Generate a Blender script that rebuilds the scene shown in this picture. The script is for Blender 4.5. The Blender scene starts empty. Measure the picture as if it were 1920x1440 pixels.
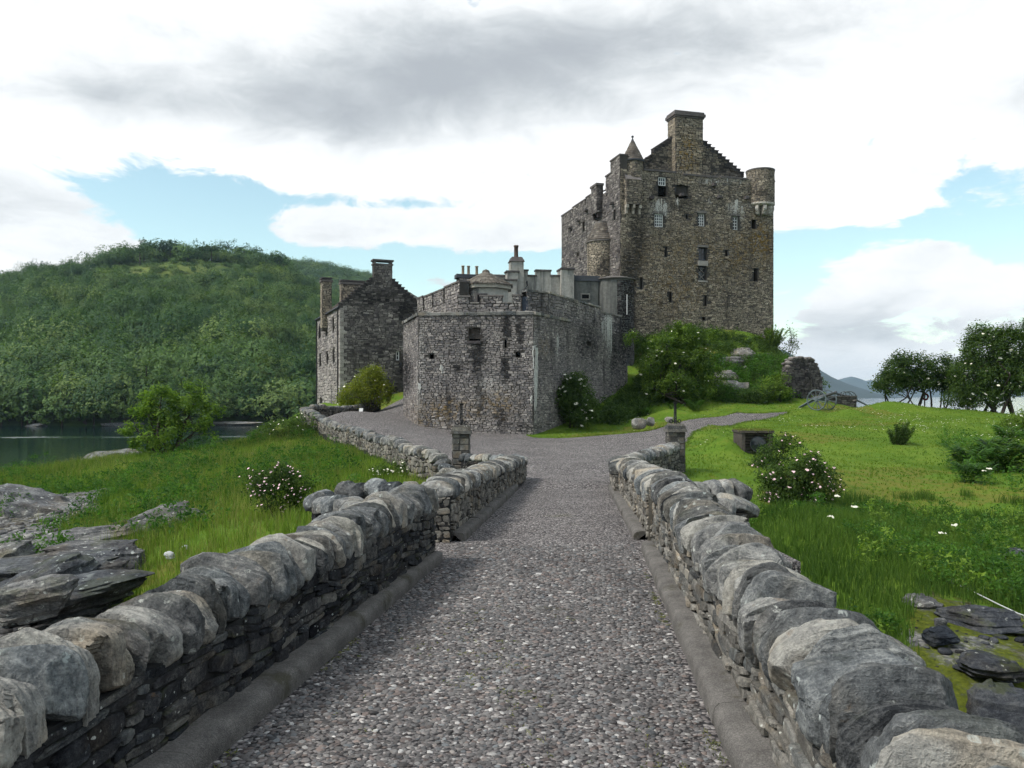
import bpy, bmesh, math, random
import numpy as np
from mathutils import Vector, Matrix

# ---------------------------------------------------------------- camera
HZ = 742.0            # horizon row in the photograph
FP = 1500.0           # focal length in photograph pixels (1920 wide)
EYE = 7.0             # eye height above the water
scene = bpy.context.scene
COL = scene.collection
cam_d = bpy.data.cameras.new('camera')
cam_d.sensor_width = 36.0
cam_d.lens = 36.0 * FP / 1920.0
cam_d.shift_y = (HZ - 720.0) / 1920.0
cam_d.clip_start = 0.05
cam_d.clip_end = 30000
cam = bpy.data.objects.new('camera', cam_d)
cam.location = (0, 0, EYE)
cam.rotation_euler = (math.radians(90), 0, 0)
COL.objects.link(cam)
scene.camera = cam

# ---------------------------------------------------------------- sky and sun
SUN_EL, SUN_AZ = math.radians(50), math.radians(-112)     # azimuth from +Y, negative = to the left
sun_dir = Vector((math.sin(SUN_AZ) * math.cos(SUN_EL), math.cos(SUN_AZ) * math.cos(SUN_EL), math.sin(SUN_EL)))
sd = bpy.data.lights.new('sun', 'SUN')
sd.energy = 2.4
sd.angle = math.radians(14)
sd.color = (1.0, 0.96, 0.90)
sun = bpy.data.objects.new('sun', sd)
sun.rotation_euler = sun_dir.to_track_quat('Z', 'Y').to_euler()
sun.location = (-40, 20, 80)
COL.objects.link(sun)

world = bpy.data.worlds.new('World')
scene.world = world
world.use_nodes = True
wt = world.node_tree
wt.nodes.clear()


class NG:
    """small expression helper for node trees"""
    def __init__(self, tree):
        self.t = tree

    def n(self, kind, **kw):
        nd = self.t.nodes.new(kind)
        for k, v in kw.items():
            setattr(nd, k, v)
        return nd

    def put(self, sock, v):
        if v is None:
            return
        if isinstance(v, bpy.types.NodeSocket):
            self.t.links.new(v, sock)
        else:
            if isinstance(v, (tuple, list)) and len(v) == 3 and sock.type == 'RGBA':
                v = (*v, 1)
            sock.default_value = v

    def m(self, op, a, b=None, c=None, clamp=False):
        nd = self.n('ShaderNodeMath', operation=op)
        nd.use_clamp = clamp
        for i, v in enumerate((a, b, c)):
            if v is not None:
                self.put(nd.inputs[i], v)
        return nd.outputs[0]

    def vm(self, op, a, b=None):
        nd = self.n('ShaderNodeVectorMath', operation=op)
        self.put(nd.inputs[0], a)
        if b is not None:
            self.put(nd.inputs[3] if op == 'SCALE' else nd.inputs[1], b)
        return nd.outputs[1] if op in ('DOT_PRODUCT', 'LENGTH') else nd.outputs[0]

    def sep(self, v):
        nd = self.n('ShaderNodeSeparateXYZ')
        self.put(nd.inputs[0], v)
        return nd.outputs

    def comb(self, x, y, z):
        nd = self.n('ShaderNodeCombineXYZ')
        for i, v in enumerate((x, y, z)):
            self.put(nd.inputs[i], v)
        return nd.outputs[0]

    def noise(self, vec, scale=1.0, detail=4.0, rough=0.55, dist=0.0, color=False):
        nd = self.n('ShaderNodeTexNoise')
        self.put(nd.inputs['Vector'], vec)
        self.put(nd.inputs['Scale'], scale)
        self.put(nd.inputs['Detail'], detail)
        self.put(nd.inputs['Roughness'], rough)
        self.put(nd.inputs['Distortion'], dist)
        return nd.outputs[1 if color else 0]

    def voro(self, vec, scale=1.0, feature='F1', rnd=1.0):
        nd = self.n('ShaderNodeTexVoronoi', feature=feature)
        self.put(nd.inputs['Vector'], vec)
        self.put(nd.inputs['Scale'], scale)
        self.put(nd.inputs['Randomness'], rnd)
        return nd

    def ramp(self, f, stops, interp='LINEAR'):
        nd = self.n('ShaderNodeValToRGB')
        nd.color_ramp.interpolation = interp
        el = nd.color_ramp.elements
        while len(el) < len(stops):
            el.new(0.5)
        for e, (p, c) in zip(el, stops):
            e.position = p
            e.color = (*c, 1) if len(c) == 3 else c
        self.put(nd.inputs[0], f)
        return nd.outputs[0]

    def mix(self, f, a, b, mode='MIX'):
        nd = self.n('ShaderNodeMix', data_type='RGBA', blend_type=mode)
        self.put(nd.inputs[0], f)
        self.put(nd.inputs[6], a)
        self.put(nd.inputs[7], b)
        return nd.outputs[2]

    def sstep(self, v, lo, hi, a=0.0, b=1.0):
        nd = self.n('ShaderNodeMapRange', interpolation_type='SMOOTHSTEP')
        nd.clamp = True
        self.put(nd.inputs[0], v)
        for i, x in enumerate((lo, hi, a, b)):
            nd.inputs[1 + i].default_value = x
        return nd.outputs[0]

    def bump(self, h, strength=0.5, dist=0.02, normal=None):
        nd = self.n('ShaderNodeBump')
        nd.inputs['Strength'].default_value = strength
        nd.inputs['Distance'].default_value = dist
        self.put(nd.inputs['Height'], h)
        if normal is not None:
            self.put(nd.inputs['Normal'], normal)
        return nd.outputs[0]


def build_sky():
    g = NG(wt)
    out = g.n('ShaderNodeOutputWorld')
    bg = g.n('ShaderNodeBackground')
    bg.inputs['Strength'].default_value = 0.1
    sky = g.n('ShaderNodeTexSky', sky_type='NISHITA')
    sky.sun_disc = False
    sky.sun_elevation = SUN_EL
    sky.sun_rotation = SUN_AZ
    sky.air_density = 1.0
    sky.dust_density = 0.6
    sky.ozone_density = 1.2
    tc = g.n('ShaderNodeTexCoord')
    d = tc.outputs['Generated']
    x, y, z = g.sep(d)
    az = g.m('ARCTAN2', x, y)
    el = g.m('ARCSINE', g.m('MINIMUM', g.m('MAXIMUM', z, -1.0), 1.0))
    # warped angular coordinates; clouds flatten towards the horizon
    elc = g.m('POWER', g.m('MAXIMUM', el, 0.0), 0.72)
    base = g.comb(g.m('MULTIPLY', az, 1.0), g.m('MULTIPLY', elc, 2.1), 0.37)
    wob = g.noise(base, 3.2, 3, 0.55, color=True)
    vec = g.vm('ADD', base, g.vm('SCALE', g.vm('SUBTRACT', wob, (0.5, 0.5, 0.5)), 0.22))
    n1 = g.noise(vec, 4.6, 9, 0.62)
    n2 = g.noise(g.vm('ADD', vec, (3.1, 7.7, 0)), 2.1, 6, 0.55)
    n3 = g.noise(g.vm('ADD', vec, (1.7, 2.9, 5)), 11.0, 7, 0.64)

    def blob(px, py, rx, ry, amp):
        a0 = math.atan((px - 960) / FP)
        e0 = math.atan((HZ - py) / FP * math.cos(a0))
        dx = g.m('DIVIDE', g.m('SUBTRACT', az, a0), rx / FP)
        dy = g.m('DIVIDE', g.m('SUBTRACT', el, e0), ry / FP)
        q = g.m('ADD', g.m('MULTIPLY', dx, dx), g.m('MULTIPLY', dy, dy))
        return g.m('MULTIPLY', g.m('EXPONENT', g.m('MULTIPLY', q, -1.0)), amp)

    def total(lst, start):
        s = start
        for b in lst:
            s = g.m('ADD', s, blob(*b))
        return s
    # cover: positive = cloud, negative = gap
    cov = total([
        (400, 430, 170, 55, -0.34), (640, 378, 260, 22, -0.20), (880, 505, 220, 40, -0.36), (1000, 530, 140, 40, -0.22), (620, 500, 130, 40, -0.16),
        (240, 470, 90, 60, -0.10), (1500, 490, 90, 50, -0.26), (1660, 442, 220, 26, -0.24), (1840, 480, 90, 32, -0.26),
        (1760, 300, 120, 70, -0.07), (610, 435, 100, 34, 0.30), (820, 425, 150, 30, 0.28), (90, 450, 220, 70, 0.35),
        (1690, 520, 110, 50, 0.26), (1590, 570, 70, 30, 0.2), (1860, 540, 90, 40, 0.2), (1650, 640, 300, 60, 0.28), (950, 180, 700, 160, 0.28), (200, 200, 400, 160, 0.2),
        (1700, 150, 400, 160, 0.22), (1250, 0, 420, 60, 0.24), (1740, 255, 160, 50, 0.14), (0, 90, 120, 50, 0.2),
    ], g.m('SUBTRACT', g.m('MULTIPLY', n1, 1.5), 0.22))
    cov = g.m('ADD', cov, g.m('MULTIPLY', g.m('SUBTRACT', n3, 0.5), 0.55))
    mask = g.sstep(cov, 0.47, 0.60)
    # grey undersides
    gr = total([
        (720, 160, 300, 75, 0.50), (330, 190, 170, 40, 0.22), (1150, 80, 380, 55, 0.30), (1000, 20, 600, 40, 0.06), (620, 225, 150, 40, 0.2),
        (1640, 615, 200, 34, 0.30), (60, 350, 180, 60, 0.16), (1900, 180, 160, 60, 0.14), (930, 120, 160, 50, 0.12),
        (1600, 60, 300, 60, 0.10), (300, 330, 300, 40, -0.25), (1250, 330, 300, 80, -0.2), (500, 40, 200, 60, -0.1),
    ], g.m('ADD', g.m('MULTIPLY', n2, 0.72), g.m('ADD', g.m('MULTIPLY', n3, 0.50), g.m('MULTIPLY', n1, 0.30))))
    shade = g.sstep(gr, 0.56, 1.32)
    ccol = g.ramp(shade, [(0.0, (1.0, 1.0, 1.0)), (0.30, (0.84, 0.865, 0.88)), (0.65, (0.60, 0.635, 0.66)), (1.0, (0.41, 0.44, 0.475))])
    cscl = g.n('ShaderNodeVectorMath', operation='SCALE')
    g.put(cscl.inputs[0], ccol)
    cscl.inputs[3].default_value = 7.4
    skyc = g.mix(1.0, sky.outputs[0], (1.50, 1.50, 1.18), 'MULTIPLY')
    col = g.mix(mask, skyc, cscl.outputs[0])
    g.put(bg.inputs['Color'], col)
    wt.links.new(bg.outputs[0], out.inputs[0])


build_sky()
world.cycles.sampling_method = 'MANUAL'
world.cycles.sample_map_resolution = 256
vs = scene.view_settings
vs.view_transform = 'Standard'
vs.look = 'None'
vs.exposure = 0.70
vs.gamma = 1.0
vs.use_curve_mapping = False
scene.render.engine = 'CYCLES'
scene.cycles.use_denoising = True
scene.cycles.use_adaptive_sampling = True
scene.cycles.adaptive_threshold = 0.03
scene.cycles.max_bounces = 5
scene.cycles.diffuse_bounces = 3
scene.cycles.glossy_bounces = 3
scene.cycles.transparent_max_bounces = 6
scene.cycles.volume_bounces = 0
scene.cycles.caustics_reflective = False
scene.cycles.caustics_refractive = False

# ---------------------------------------------------------------- helpers
def K(px):
    return (px - 960.0) / FP


def P(px, py, Y):
    return Vector((K(px) * Y, Y, EYE + (HZ - py) / FP * Y))


def ZP(py, Y):
    return EYE + (HZ - py) / FP * Y


def proj(V):
    V = np.asarray(V, float)
    Y = np.maximum(V[..., 1], 0.1)
    return 960 + V[..., 0] / Y * FP, HZ - (V[..., 2] - EYE) / Y * FP


def _h(ix, iy, iz, seed):
    n = (ix * 374761393 + iy * 668265263 + iz * 2147483647 + seed * 974634577) & 0xFFFFFFFF
    n = ((n ^ (n >> 13)) * 1274126177) & 0xFFFFFFFF
    n = (n ^ (n >> 16)) & 0xFFFFFFFF
    return n.astype(np.float64) / 4294967295.0


def vnoise(p, seed=0):
    p = np.asarray(p, float)
    if p.shape[-1] == 2:
        p = np.concatenate([p, np.zeros(p.shape[:-1] + (1,))], -1)
    f = np.floor(p)
    i = f.astype(np.int64) + 100000
    t = p - f
    t = t * t * (3 - 2 * t)
    r = 0
    for dx in (0, 1):
        for dy in (0, 1):
            for dz in (0, 1):
                w = (t[..., 0] if dx else 1 - t[..., 0]) * (t[..., 1] if dy else 1 - t[..., 1]) * (t[..., 2] if dz else 1 - t[..., 2])
                r = r + w * _h(i[..., 0] + dx, i[..., 1] + dy, i[..., 2] + dz, seed)
    return r * 2 - 1


def fbm(p, octv=4, seed=0, gain=0.5):
    p = np.asarray(p, float)
    a, s, r = 1.0, 0.0, 0.0
    for o in range(octv):
        r = r + a * vnoise(p * (2 ** o), seed + o * 17)
        s += a
        a *= gain
    return r / s


class MB:
    """collects polygons; every face carries four wear values (tint, lime, lichen, dark)"""
    def __init__(self):
        self.v, self.n, self.f = [], 0, []

    def add(self, V, F, mat=0, wear=(0.5, 0, 0, 0), smooth=False):
        V = np.asarray(V, float).reshape(-1, 3)
        F = np.asarray(F, np.int64)
        if F.ndim == 1:
            F = F[None]
        self.v.append(V)
        W = np.broadcast_to(np.asarray(wear, float), (len(F), 4)) if np.ndim(wear) == 1 else np.asarray(wear, float)
        self.f.append((F + self.n, mat, W, smooth))
        self.n += len(V)

    def quad(self, a, b, c, d, **kw):
        self.add([a, b, c, d], [[0, 1, 2, 3]], **kw)

    def hexa(self, p8, **kw):
        """p8: four bottom then four top corners, both counter-clockwise"""
        self.add(p8, [[3, 2, 1, 0], [4, 5, 6, 7], [0, 1, 5, 4], [1, 2, 6, 5], [2, 3, 7, 6], [3, 0, 4, 7]], **kw)

    def prism(self, poly, z0, z1, cap=True, **kw):
        n = len(poly)
        V = [(x, y, z0) for x, y in poly] + [(x, y, z1) for x, y in poly]
        self.add(V, [[i, (i + 1) % n, n + (i + 1) % n, n + i] for i in range(n)], **kw)
        if cap:
            self.add(V, [list(range(n - 1, -1, -1))], **kw)
            self.add(V, [list(range(n, 2 * n))], **kw)

    def ring(self, c, prof, seg=16, a0=0.0, a1=2 * math.pi, **kw):
        """lathe about a vertical axis: prof = [(r, z), ...]"""
        full = abs(a1 - a0 - 2 * math.pi) < 1e-6
        na = seg if full else seg + 1
        V = []
        for r, z in prof:
            for i in range(na):
                a = a0 + (a1 - a0) * i / seg
                V.append((c[0] + r * math.cos(a), c[1] + r * math.sin(a), z))
        F = []
        for j in range(len(prof) - 1):
            for i in range(seg):
                i2 = (i + 1) % na
                F.append([j * na + i, j * na + i2, (j + 1) * na + i2, (j + 1) * na + i])
        self.add(V, F, **kw)

    def tube(self, pts, rad, sides=6, **kw):
        pts = np.asarray([tuple(p) for p in pts], float)
        n = len(pts)
        rad = np.broadcast_to(np.asarray(rad, float), (n,))
        V = []
        up = np.array([0.0, 0.0, 1.0])
        for i in range(n):
            t = pts[min(i + 1, n - 1)] - pts[max(i - 1, 0)]
            t = t / (np.linalg.norm(t) + 1e-9)
            a = np.cross(t, up if abs(t[2]) < 0.9 else np.array([1.0, 0, 0]))
            a /= np.linalg.norm(a)
            b = np.cross(t, a)
            for k in range(sides):
                th = 2 * math.pi * k / sides
                V.append(pts[i] + rad[i] * (a * math.cos(th) + b * math.sin(th)))
        F = [[i * sides + k, i * sides + (k + 1) % sides, (i + 1) * sides + (k + 1) % sides, (i + 1) * sides + k]
             for i in range(n - 1) for k in range(sides)]
        kw.setdefault('smooth', True)
        self.add(V, F, **kw)
        self.add([V[k] for k in range(sides)], [list(range(sides))], **{**kw, 'smooth': False})
        self.add([V[(n - 1) * sides + k] for k in range(sides)], [list(range(sides))], **{**kw, 'smooth': False})

    def mesh(self, name, mats, sharp=None):
        V = np.concatenate(self.v) if self.v else np.zeros((0, 3))
        li, ls, mi, wr, sm = [], [], [], [], []
        pos = 0
        for F, m, W, s in self.f:
            k = F.shape[1]
            li.append(F.ravel())
            ls.append(pos + np.arange(len(F)) * k)
            pos += F.size
            mi.append(np.full(len(F), m))
            wr.append(W)
            sm.append(np.full(len(F), s))
        li, ls, mi, wr, sm = map(np.concatenate, (li, ls, mi, wr, sm))
        me = bpy.data.meshes.new(name)
        me.vertices.add(len(V))
        me.vertices.foreach_set('co', V.astype(np.float32).ravel())
        me.loops.add(len(li))
        me.loops.foreach_set('vertex_index', li.astype(np.int32))
        me.polygons.add(len(ls))
        me.polygons.foreach_set('loop_start', ls.astype(np.int32))
        me.polygons.foreach_set('material_index', mi.astype(np.int32))
        me.polygons.foreach_set('use_smooth', sm.astype(bool))
        for m in mats if isinstance(mats, (list, tuple)) else [mats]:
            me.materials.append(m)
        at = me.attributes.new('wear', 'FLOAT_COLOR', 'FACE')
        at.data.foreach_set('color', np.c_[wr[:, :3], np.ones(len(wr))].astype(np.float32).ravel())
        if (wr[:, 3] > 0).any():
            me.attributes.new('grime', 'FLOAT', 'FACE').data.foreach_set('value', wr[:, 3].astype(np.float32))
        me.update(calc_edges=True)
        if sharp:
            me.set_sharp_from_angle(angle=math.radians(sharp))
        return me

    def build(self, name, mats, parent=None, kind=None, sharp=None):
        return link(bpy.data.objects.new(name, self.mesh(name, mats, sharp)), parent, kind)


def link(o, parent=None, kind=None):
    COL.objects.link(o)
    if parent is not None:
        o.parent = parent
        if parent.type == 'EMPTY':
            o.matrix_parent_inverse = Matrix.Translation(-parent.location)
    if kind:
        o['kind'] = kind
    return o


def tag(o, label, cat, group=None):
    o['label'] = label
    o['category'] = cat
    if group:
        o['group'] = group
    return o


def thing(name, label, cat, loc, group=None):
    o = bpy.data.objects.new(name, None)
    o.location = loc
    o.empty_display_size = 0.2
    o['kind'] = 'thing'
    COL.objects.link(o)
    return tag(o, label, cat, group)


def structure(o):
    o['kind'] = 'structure'
    return o
# ---------------------------------------------------------------- materials
def new_mat(name):
    m = bpy.data.materials.new(name)
    m.use_nodes = True
    m.node_tree.nodes.clear()
    g = NG(m.node_tree)
    out = g.n('ShaderNodeOutputMaterial')
    return m, g, out


def pbsdf(g, out, col, rough=0.9, normal=None, spec=0.06, metal=0.0):
    b = g.n('ShaderNodeBsdfPrincipled')
    g.put(b.inputs['Base Color'], col)
    g.put(b.inputs['Roughness'], rough)
    b.inputs['Specular IOR Level'].default_value = spec
    b.inputs['Metallic'].default_value = metal
    if normal is not None:
        g.put(b.inputs['Normal'], normal)
    g.t.links.new(b.outputs[0], out.inputs['Surface'])
    return b


def world_pos(g):
    return g.n('ShaderNodeNewGeometry').outputs['Position']


def wear_in(g):
    a = g.n('ShaderNodeAttribute', attribute_name='wear')
    r = g.sep(a.outputs['Color'])
    return r[0], r[1], r[2], g.n('ShaderNodeAttribute', attribute_name='grime').outputs['Fac']


def mat_masonry(name, stops, streak=0.75, scale=1.0, bump=0.5, lime=(0.62, 0.60, 0.56), grime=(0.016, 0.016, 0.018), seed=0.0):
    """rubble stone: per-stone tint, grain, run-off stains and lichen with shapes of their own"""
    m, g, out = new_mat(name)
    p = g.vm('ADD', world_pos(g), (seed, seed * 1.7, 0))
    t, lm, lc, dk = wear_in(g)
    n_f = g.noise(p, 9.0 * scale, 5, 0.62)
    n_m = g.noise(p, 1.7 * scale, 4, 0.6)
    f = g.m('ADD', g.m('MULTIPLY', t, 0.78), g.m('MULTIPLY', g.m('SUBTRACT', n_f, 0.5), 0.55))
    n_l = g.noise(p, 0.30, 4, 0.6)
    f = g.m('ADD', f, g.m('ADD', g.m('MULTIPLY', g.m('SUBTRACT', n_m, 0.5), 0.45), 0.11))
    f = g.m('ADD', f, g.m('MULTIPLY', g.m('SUBTRACT', n_l, 0.5), 0.55), clamp=True)
    col = g.ramp(f, stops)
    x, y, z = g.sep(p)
    sv = g.comb(g.m('MULTIPLY', x, 1.15), g.m('MULTIPLY', y, 1.15), g.m('MULTIPLY', z, 0.11))
    s1 = g.noise(sv, 1.0, 5, 0.62)
    s2 = g.noise(p, 0.35, 3, 0.5)
    sm = g.m('MULTIPLY', g.sstep(g.m('ADD', s1, g.m('MULTIPLY', s2, 0.35)), 0.73, 0.93), streak)
    dk = g.m('MULTIPLY', dk, g.sstep(g.m('ADD', n_f, g.m('MULTIPLY', s1, 0.6)), 0.50, 0.85, 0.35, 1.0), clamp=True)
    sm = g.m('MAXIMUM', sm, g.sstep(dk, 0.10, 0.62))
    col = g.mix(sm, col, g.mix(0.10, grime, col))
    sl = g.m('MULTIPLY', g.sstep(n_f, 0.36, 0.56), g.m('MULTIPLY', lm, 1.5), clamp=True)
    col = g.mix(sl, col, lime)
    lf = g.m('MULTIPLY', g.sstep(g.noise(p, 3.3, 4, 0.6), 0.40, 0.60), lc)
    col = g.mix(lf, col, (0.24, 0.15, 0.035))
    nf2 = g.noise(p, 26.0 * scale, 4, 0.6)
    pbsdf(g, out, col, 0.92, g.bump(g.m('ADD', n_f, g.m('MULTIPLY', nf2, 0.5)), bump, 0.03 / scale))
    return m


def mat_rock(name, dark=(0.045, 0.047, 0.05), mid=(0.17, 0.165, 0.155), light=(0.34, 0.33, 0.31), moss=0.25, lichen=0.5, scale=1.0, layer=0.0,
             rust=0.12, bump=0.7, bedded=False):
    m, g, out = new_mat(name)
    tc = g.n('ShaderNodeTexCoord')
    geo = g.n('ShaderNodeNewGeometry')
    oi = g.n('ShaderNodeObjectInfo')
    p = g.vm('ADD', geo.outputs['Position'], g.comb(g.m('MULTIPLY', oi.outputs['Random'], 37.0), g.m('MULTIPLY', oi.outputs['Random'], 11.0), 0.0))
    t, lm, lc, dk = wear_in(g)
    pl = p
    if layer:
        x, y, z = g.sep(p)
        pl = g.comb(x, g.m('MULTIPLY', y, 1.0), g.m('MULTIPLY', z, layer))
    n1 = g.noise(pl, 3.0 * scale, 8, 0.65, 0.4)
    n2 = g.noise(pl, 22.0 * scale, 6, 0.7)
    n3 = g.noise(p, 0.9 * scale, 4, 0.55)
    n4 = g.noise(p, 95.0 * scale, 3, 0.7)
    f = g.m('ADD', g.m('MULTIPLY', n1, 0.80), g.m('ADD', g.m('MULTIPLY', g.m('SUBTRACT', n2, 0.5), 0.70), g.m('MULTIPLY', g.m('SUBTRACT', n4, 0.5), 0.45)))
    f = g.m('ADD', f, g.m('ADD', g.m('MULTIPLY', oi.outputs['Random'], 0.20), g.m('MULTIPLY', g.m('SUBTRACT', t, 0.5), 0.5)))
    oc = g.sep(tc.outputs['Object'])
    bed = g.noise(g.comb(g.m('MULTIPLY', oc[0], 9.0), g.m('MULTIPLY', oc[1], 1.2), g.m('MULTIPLY', oc[2], 1.6)), 1.0, 6, 0.65, 0.5) if bedded else n1
    f = g.m('ADD', f, g.m('MULTIPLY', g.m('SUBTRACT', bed, 0.5), 0.5 if bedded else 0.0))
    f = g.m('SUBTRACT', f, 0.03)
    col = g.ramp(f, [(0.16, dark), (0.46, mid), (0.80, light)])
    warm = g.mix(g.sstep(g.noise(p, 1.7 * scale, 3, 0.5), 0.5, 0.68), col, g.mix(1.0, col, (1.0, 0.90, 0.78), 'MULTIPLY'))
    # white and pale green lichen discs
    v = g.voro(g.vm('ADD', p, g.vm('SCALE', g.noise(p, 12.0, 3, 0.6, color=True), 0.05)), 15.0 * scale)
    sel = g.sep(v.outputs['Color'])[0]
    disc = g.m('MULTIPLY', g.sstep(v.outputs['Distance'], 0.36, 0.26), g.sstep(sel, 1.0 - 0.30 * lichen, 1.02 - 0.30 * lichen))
    disc = g.m('MULTIPLY', disc, g.sstep(g.noise(p, 34.0 * scale, 5, 0.7), 0.42, 0.56))
    col = g.mix(g.m('MULTIPLY', disc, 0.85), warm, (0.50, 0.51, 0.47))
    pale = g.m('MULTIPLY', g.sstep(g.noise(p, 2.4 * scale, 6, 0.7), 0.60, 0.70), 0.5 * lichen)
    col = g.mix(pale, col, (0.36, 0.37, 0.34))
    ru = g.m('MULTIPLY', g.sstep(g.noise(g.vm('ADD', p, (9, 4, 2)), 3.6 * scale, 5, 0.65), 0.66, 0.74), rust * 4)
    col = g.mix(ru, col, (0.20, 0.115, 0.045))
    nz = g.sep(geo.outputs['Normal'])[2]
    mo = g.m('MULTIPLY', g.sstep(g.m('ADD', g.noise(p, 2.0 * scale, 5, 0.65), g.m('MULTIPLY', nz, 0.10)), 0.60, 0.72), moss)
    col = g.mix(mo, col, (0.055, 0.065, 0.016))
    ck = g.voro(g.vm('ADD', p, g.vm('SCALE', g.noise(p, 5.0 * scale, 4, 0.6, color=True), 0.16)), 4.2 * scale, 'DISTANCE_TO_EDGE')
    crk = g.m('MULTIPLY', g.sstep(ck.outputs['Distance'], 0.045, 0.0), g.sstep(n3, 0.46, 0.62))
    col = g.mix(g.m('MULTIPLY', crk, 0.22), col, dark)
    tone = g.ramp(oi.outputs['Random'], [(0.0, (0.93, 1.0, 1.05)), (0.5, (1.0, 1.0, 1.0)), (1.0, (1.02, 0.995, 0.95))])
    col = g.mix(1.0, col, tone, 'MULTIPLY')
    h = g.m('ADD', g.m('MULTIPLY', n1, 1.0), g.m('ADD', g.m('MULTIPLY', n2, 0.50), g.m('MULTIPLY', n4, 0.12)))
    h = g.m('ADD', h, g.m('ADD', g.m('MULTIPLY', bed, 0.5 if bedded else 0.0), g.m('MULTIPLY', crk, -0.18)))
    pbsdf(g, out, col, 0.9, g.bump(h, bump, 0.05 / scale))
    return m


def mat_leaf(name, dark, light, trans=0.45, vary=0.25):
    m, g, out = new_mat(name)
    t, lm, lc, dk = wear_in(g)
    oi = g.n('ShaderNodeObjectInfo')
    f = g.m('ADD', t, g.m('MULTIPLY', g.m('SUBTRACT', oi.outputs['Random'], 0.5), vary), clamp=True)
    col = g.ramp(f, [(0.0, dark), (0.55, tuple((a + b) / 2 for a, b in zip(dark, light))), (1.0, light)])
    b = g.n('ShaderNodeBsdfPrincipled')
    g.put(b.inputs['Base Color'], col)
    b.inputs['Roughness'].default_value = 0.55
    b.inputs['Specular IOR Level'].default_value = 0.12
    tr = g.n('ShaderNodeBsdfTranslucent')
    g.put(tr.inputs[0], g.mix(1.0, col, (1.35, 1.5, 0.7), 'MULTIPLY'))
    mx = g.n('ShaderNodeMixShader')
    mx.inputs[0].default_value = trans
    g.t.links.new(b.outputs[0], mx.inputs[1])
    g.t.links.new(tr.outputs[0], mx.inputs[2])
    g.t.links.new(mx.outputs[0], out.inputs[0])
    return m


def mat_plain(name, col, rough=0.7, var=0.25, scale=8.0, bump=0.2, metal=0.0, spec=0.08, stain=None):
    m, g, out = new_mat(name)
    p = world_pos(g)
    n = g.noise(p, scale, 6, 0.62)
    a = tuple(c * (1 - var) for c in col)
    b = tuple(min(1, c * (1 + var)) for c in col)
    c = g.ramp(n, [(0.25, a), (0.75, b)])
    if stain:
        x, y, z = g.sep(p)
        s = g.noise(g.comb(g.m('MULTIPLY', x, 1.6), g.m('MULTIPLY', y, 1.6), g.m('MULTIPLY', z, 0.16)), 1.0, 5, 0.65)
        c = g.mix(g.m('MULTIPLY', g.sstep(s, 0.46, 0.68), stain[1]), c, stain[0])
    pbsdf(g, out, c, rough, g.bump(n, bump, 0.02), spec, metal)
    return m


def mat_ground():
    m, g, out = new_mat('turf_and_shore')
    p = world_pos(g)
    t, shore, dry, dk = wear_in(g)
    n1 = g.noise(p, 0.35, 5, 0.6)
    n2 = g.noise(p, 2.2, 6, 0.65)
    n3 = g.noise(p, 14.0, 5, 0.7)
    f = g.m('ADD', g.m('MULTIPLY', n1, 0.5), g.m('ADD', g.m('MULTIPLY', n2, 0.35), g.m('MULTIPLY', n3, 0.35)))
    grass = g.ramp(f, [(0.36, (0.034, 0.066, 0.010)), (0.56, (0.076, 0.140, 0.016)), (0.78, (0.145, 0.195, 0.028))])
    dryc = g.ramp(n3, [(0.3, (0.075, 0.075, 0.016)), (0.7, (0.19, 0.155, 0.04))])
    grass = g.mix(g.m('MULTIPLY', g.sstep(g.m('ADD', n2, g.m('MULTIPLY', dry, 0.4)), 0.56, 0.76), 0.65), grass, dryc)
    # shingle of the foreshore
    v = g.voro(p, 7.0)
    vf = g.voro(p, 19.0)
    cs = g.mix(0.5, g.sep(v.outputs['Color'])[0], g.sep(vf.outputs['Color'])[1])
    sh = g.ramp(cs, [(0.1, (0.045, 0.045, 0.048)), (0.55, (0.13, 0.13, 0.13)), (0.95, (0.30, 0.29, 0.27))])
    weed = g.sstep(g.noise(p, 1.1, 5, 0.65), 0.52, 0.66)
    sh = g.mix(g.m('MULTIPLY', weed, 0.75), sh, (0.050, 0.042, 0.010))
    px_ = g.sep(p)[0]
    mossy = g.m('MULTIPLY', g.sstep(px_, 2.0, 3.5), g.sstep(g.m('ADD', g.noise(p, 0.8, 5, 0.65), g.m('MULTIPLY', n3, 0.25)), 0.52, 0.66))
    sh = g.mix(mossy, sh, g.ramp(n3, [(0.3, (0.035, 0.050, 0.008)), (0.7, (0.11, 0.125, 0.018))]))
    sm = g.sstep(g.m('ADD', shore, g.m('MULTIPLY', g.m('SUBTRACT', n2, 0.5), 0.7)), 0.40, 0.60)
    col = g.mix(sm, grass, sh)
    h = g.m('ADD', g.m('MULTIPLY', n3, 0.5), g.m('MULTIPLY', g.m('MULTIPLY', v.outputs['Distance'], sm), -1.0))
    pbsdf(g, out, col, 0.95, g.bump(h, 0.7, 0.08), 0.05)
    return m


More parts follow.
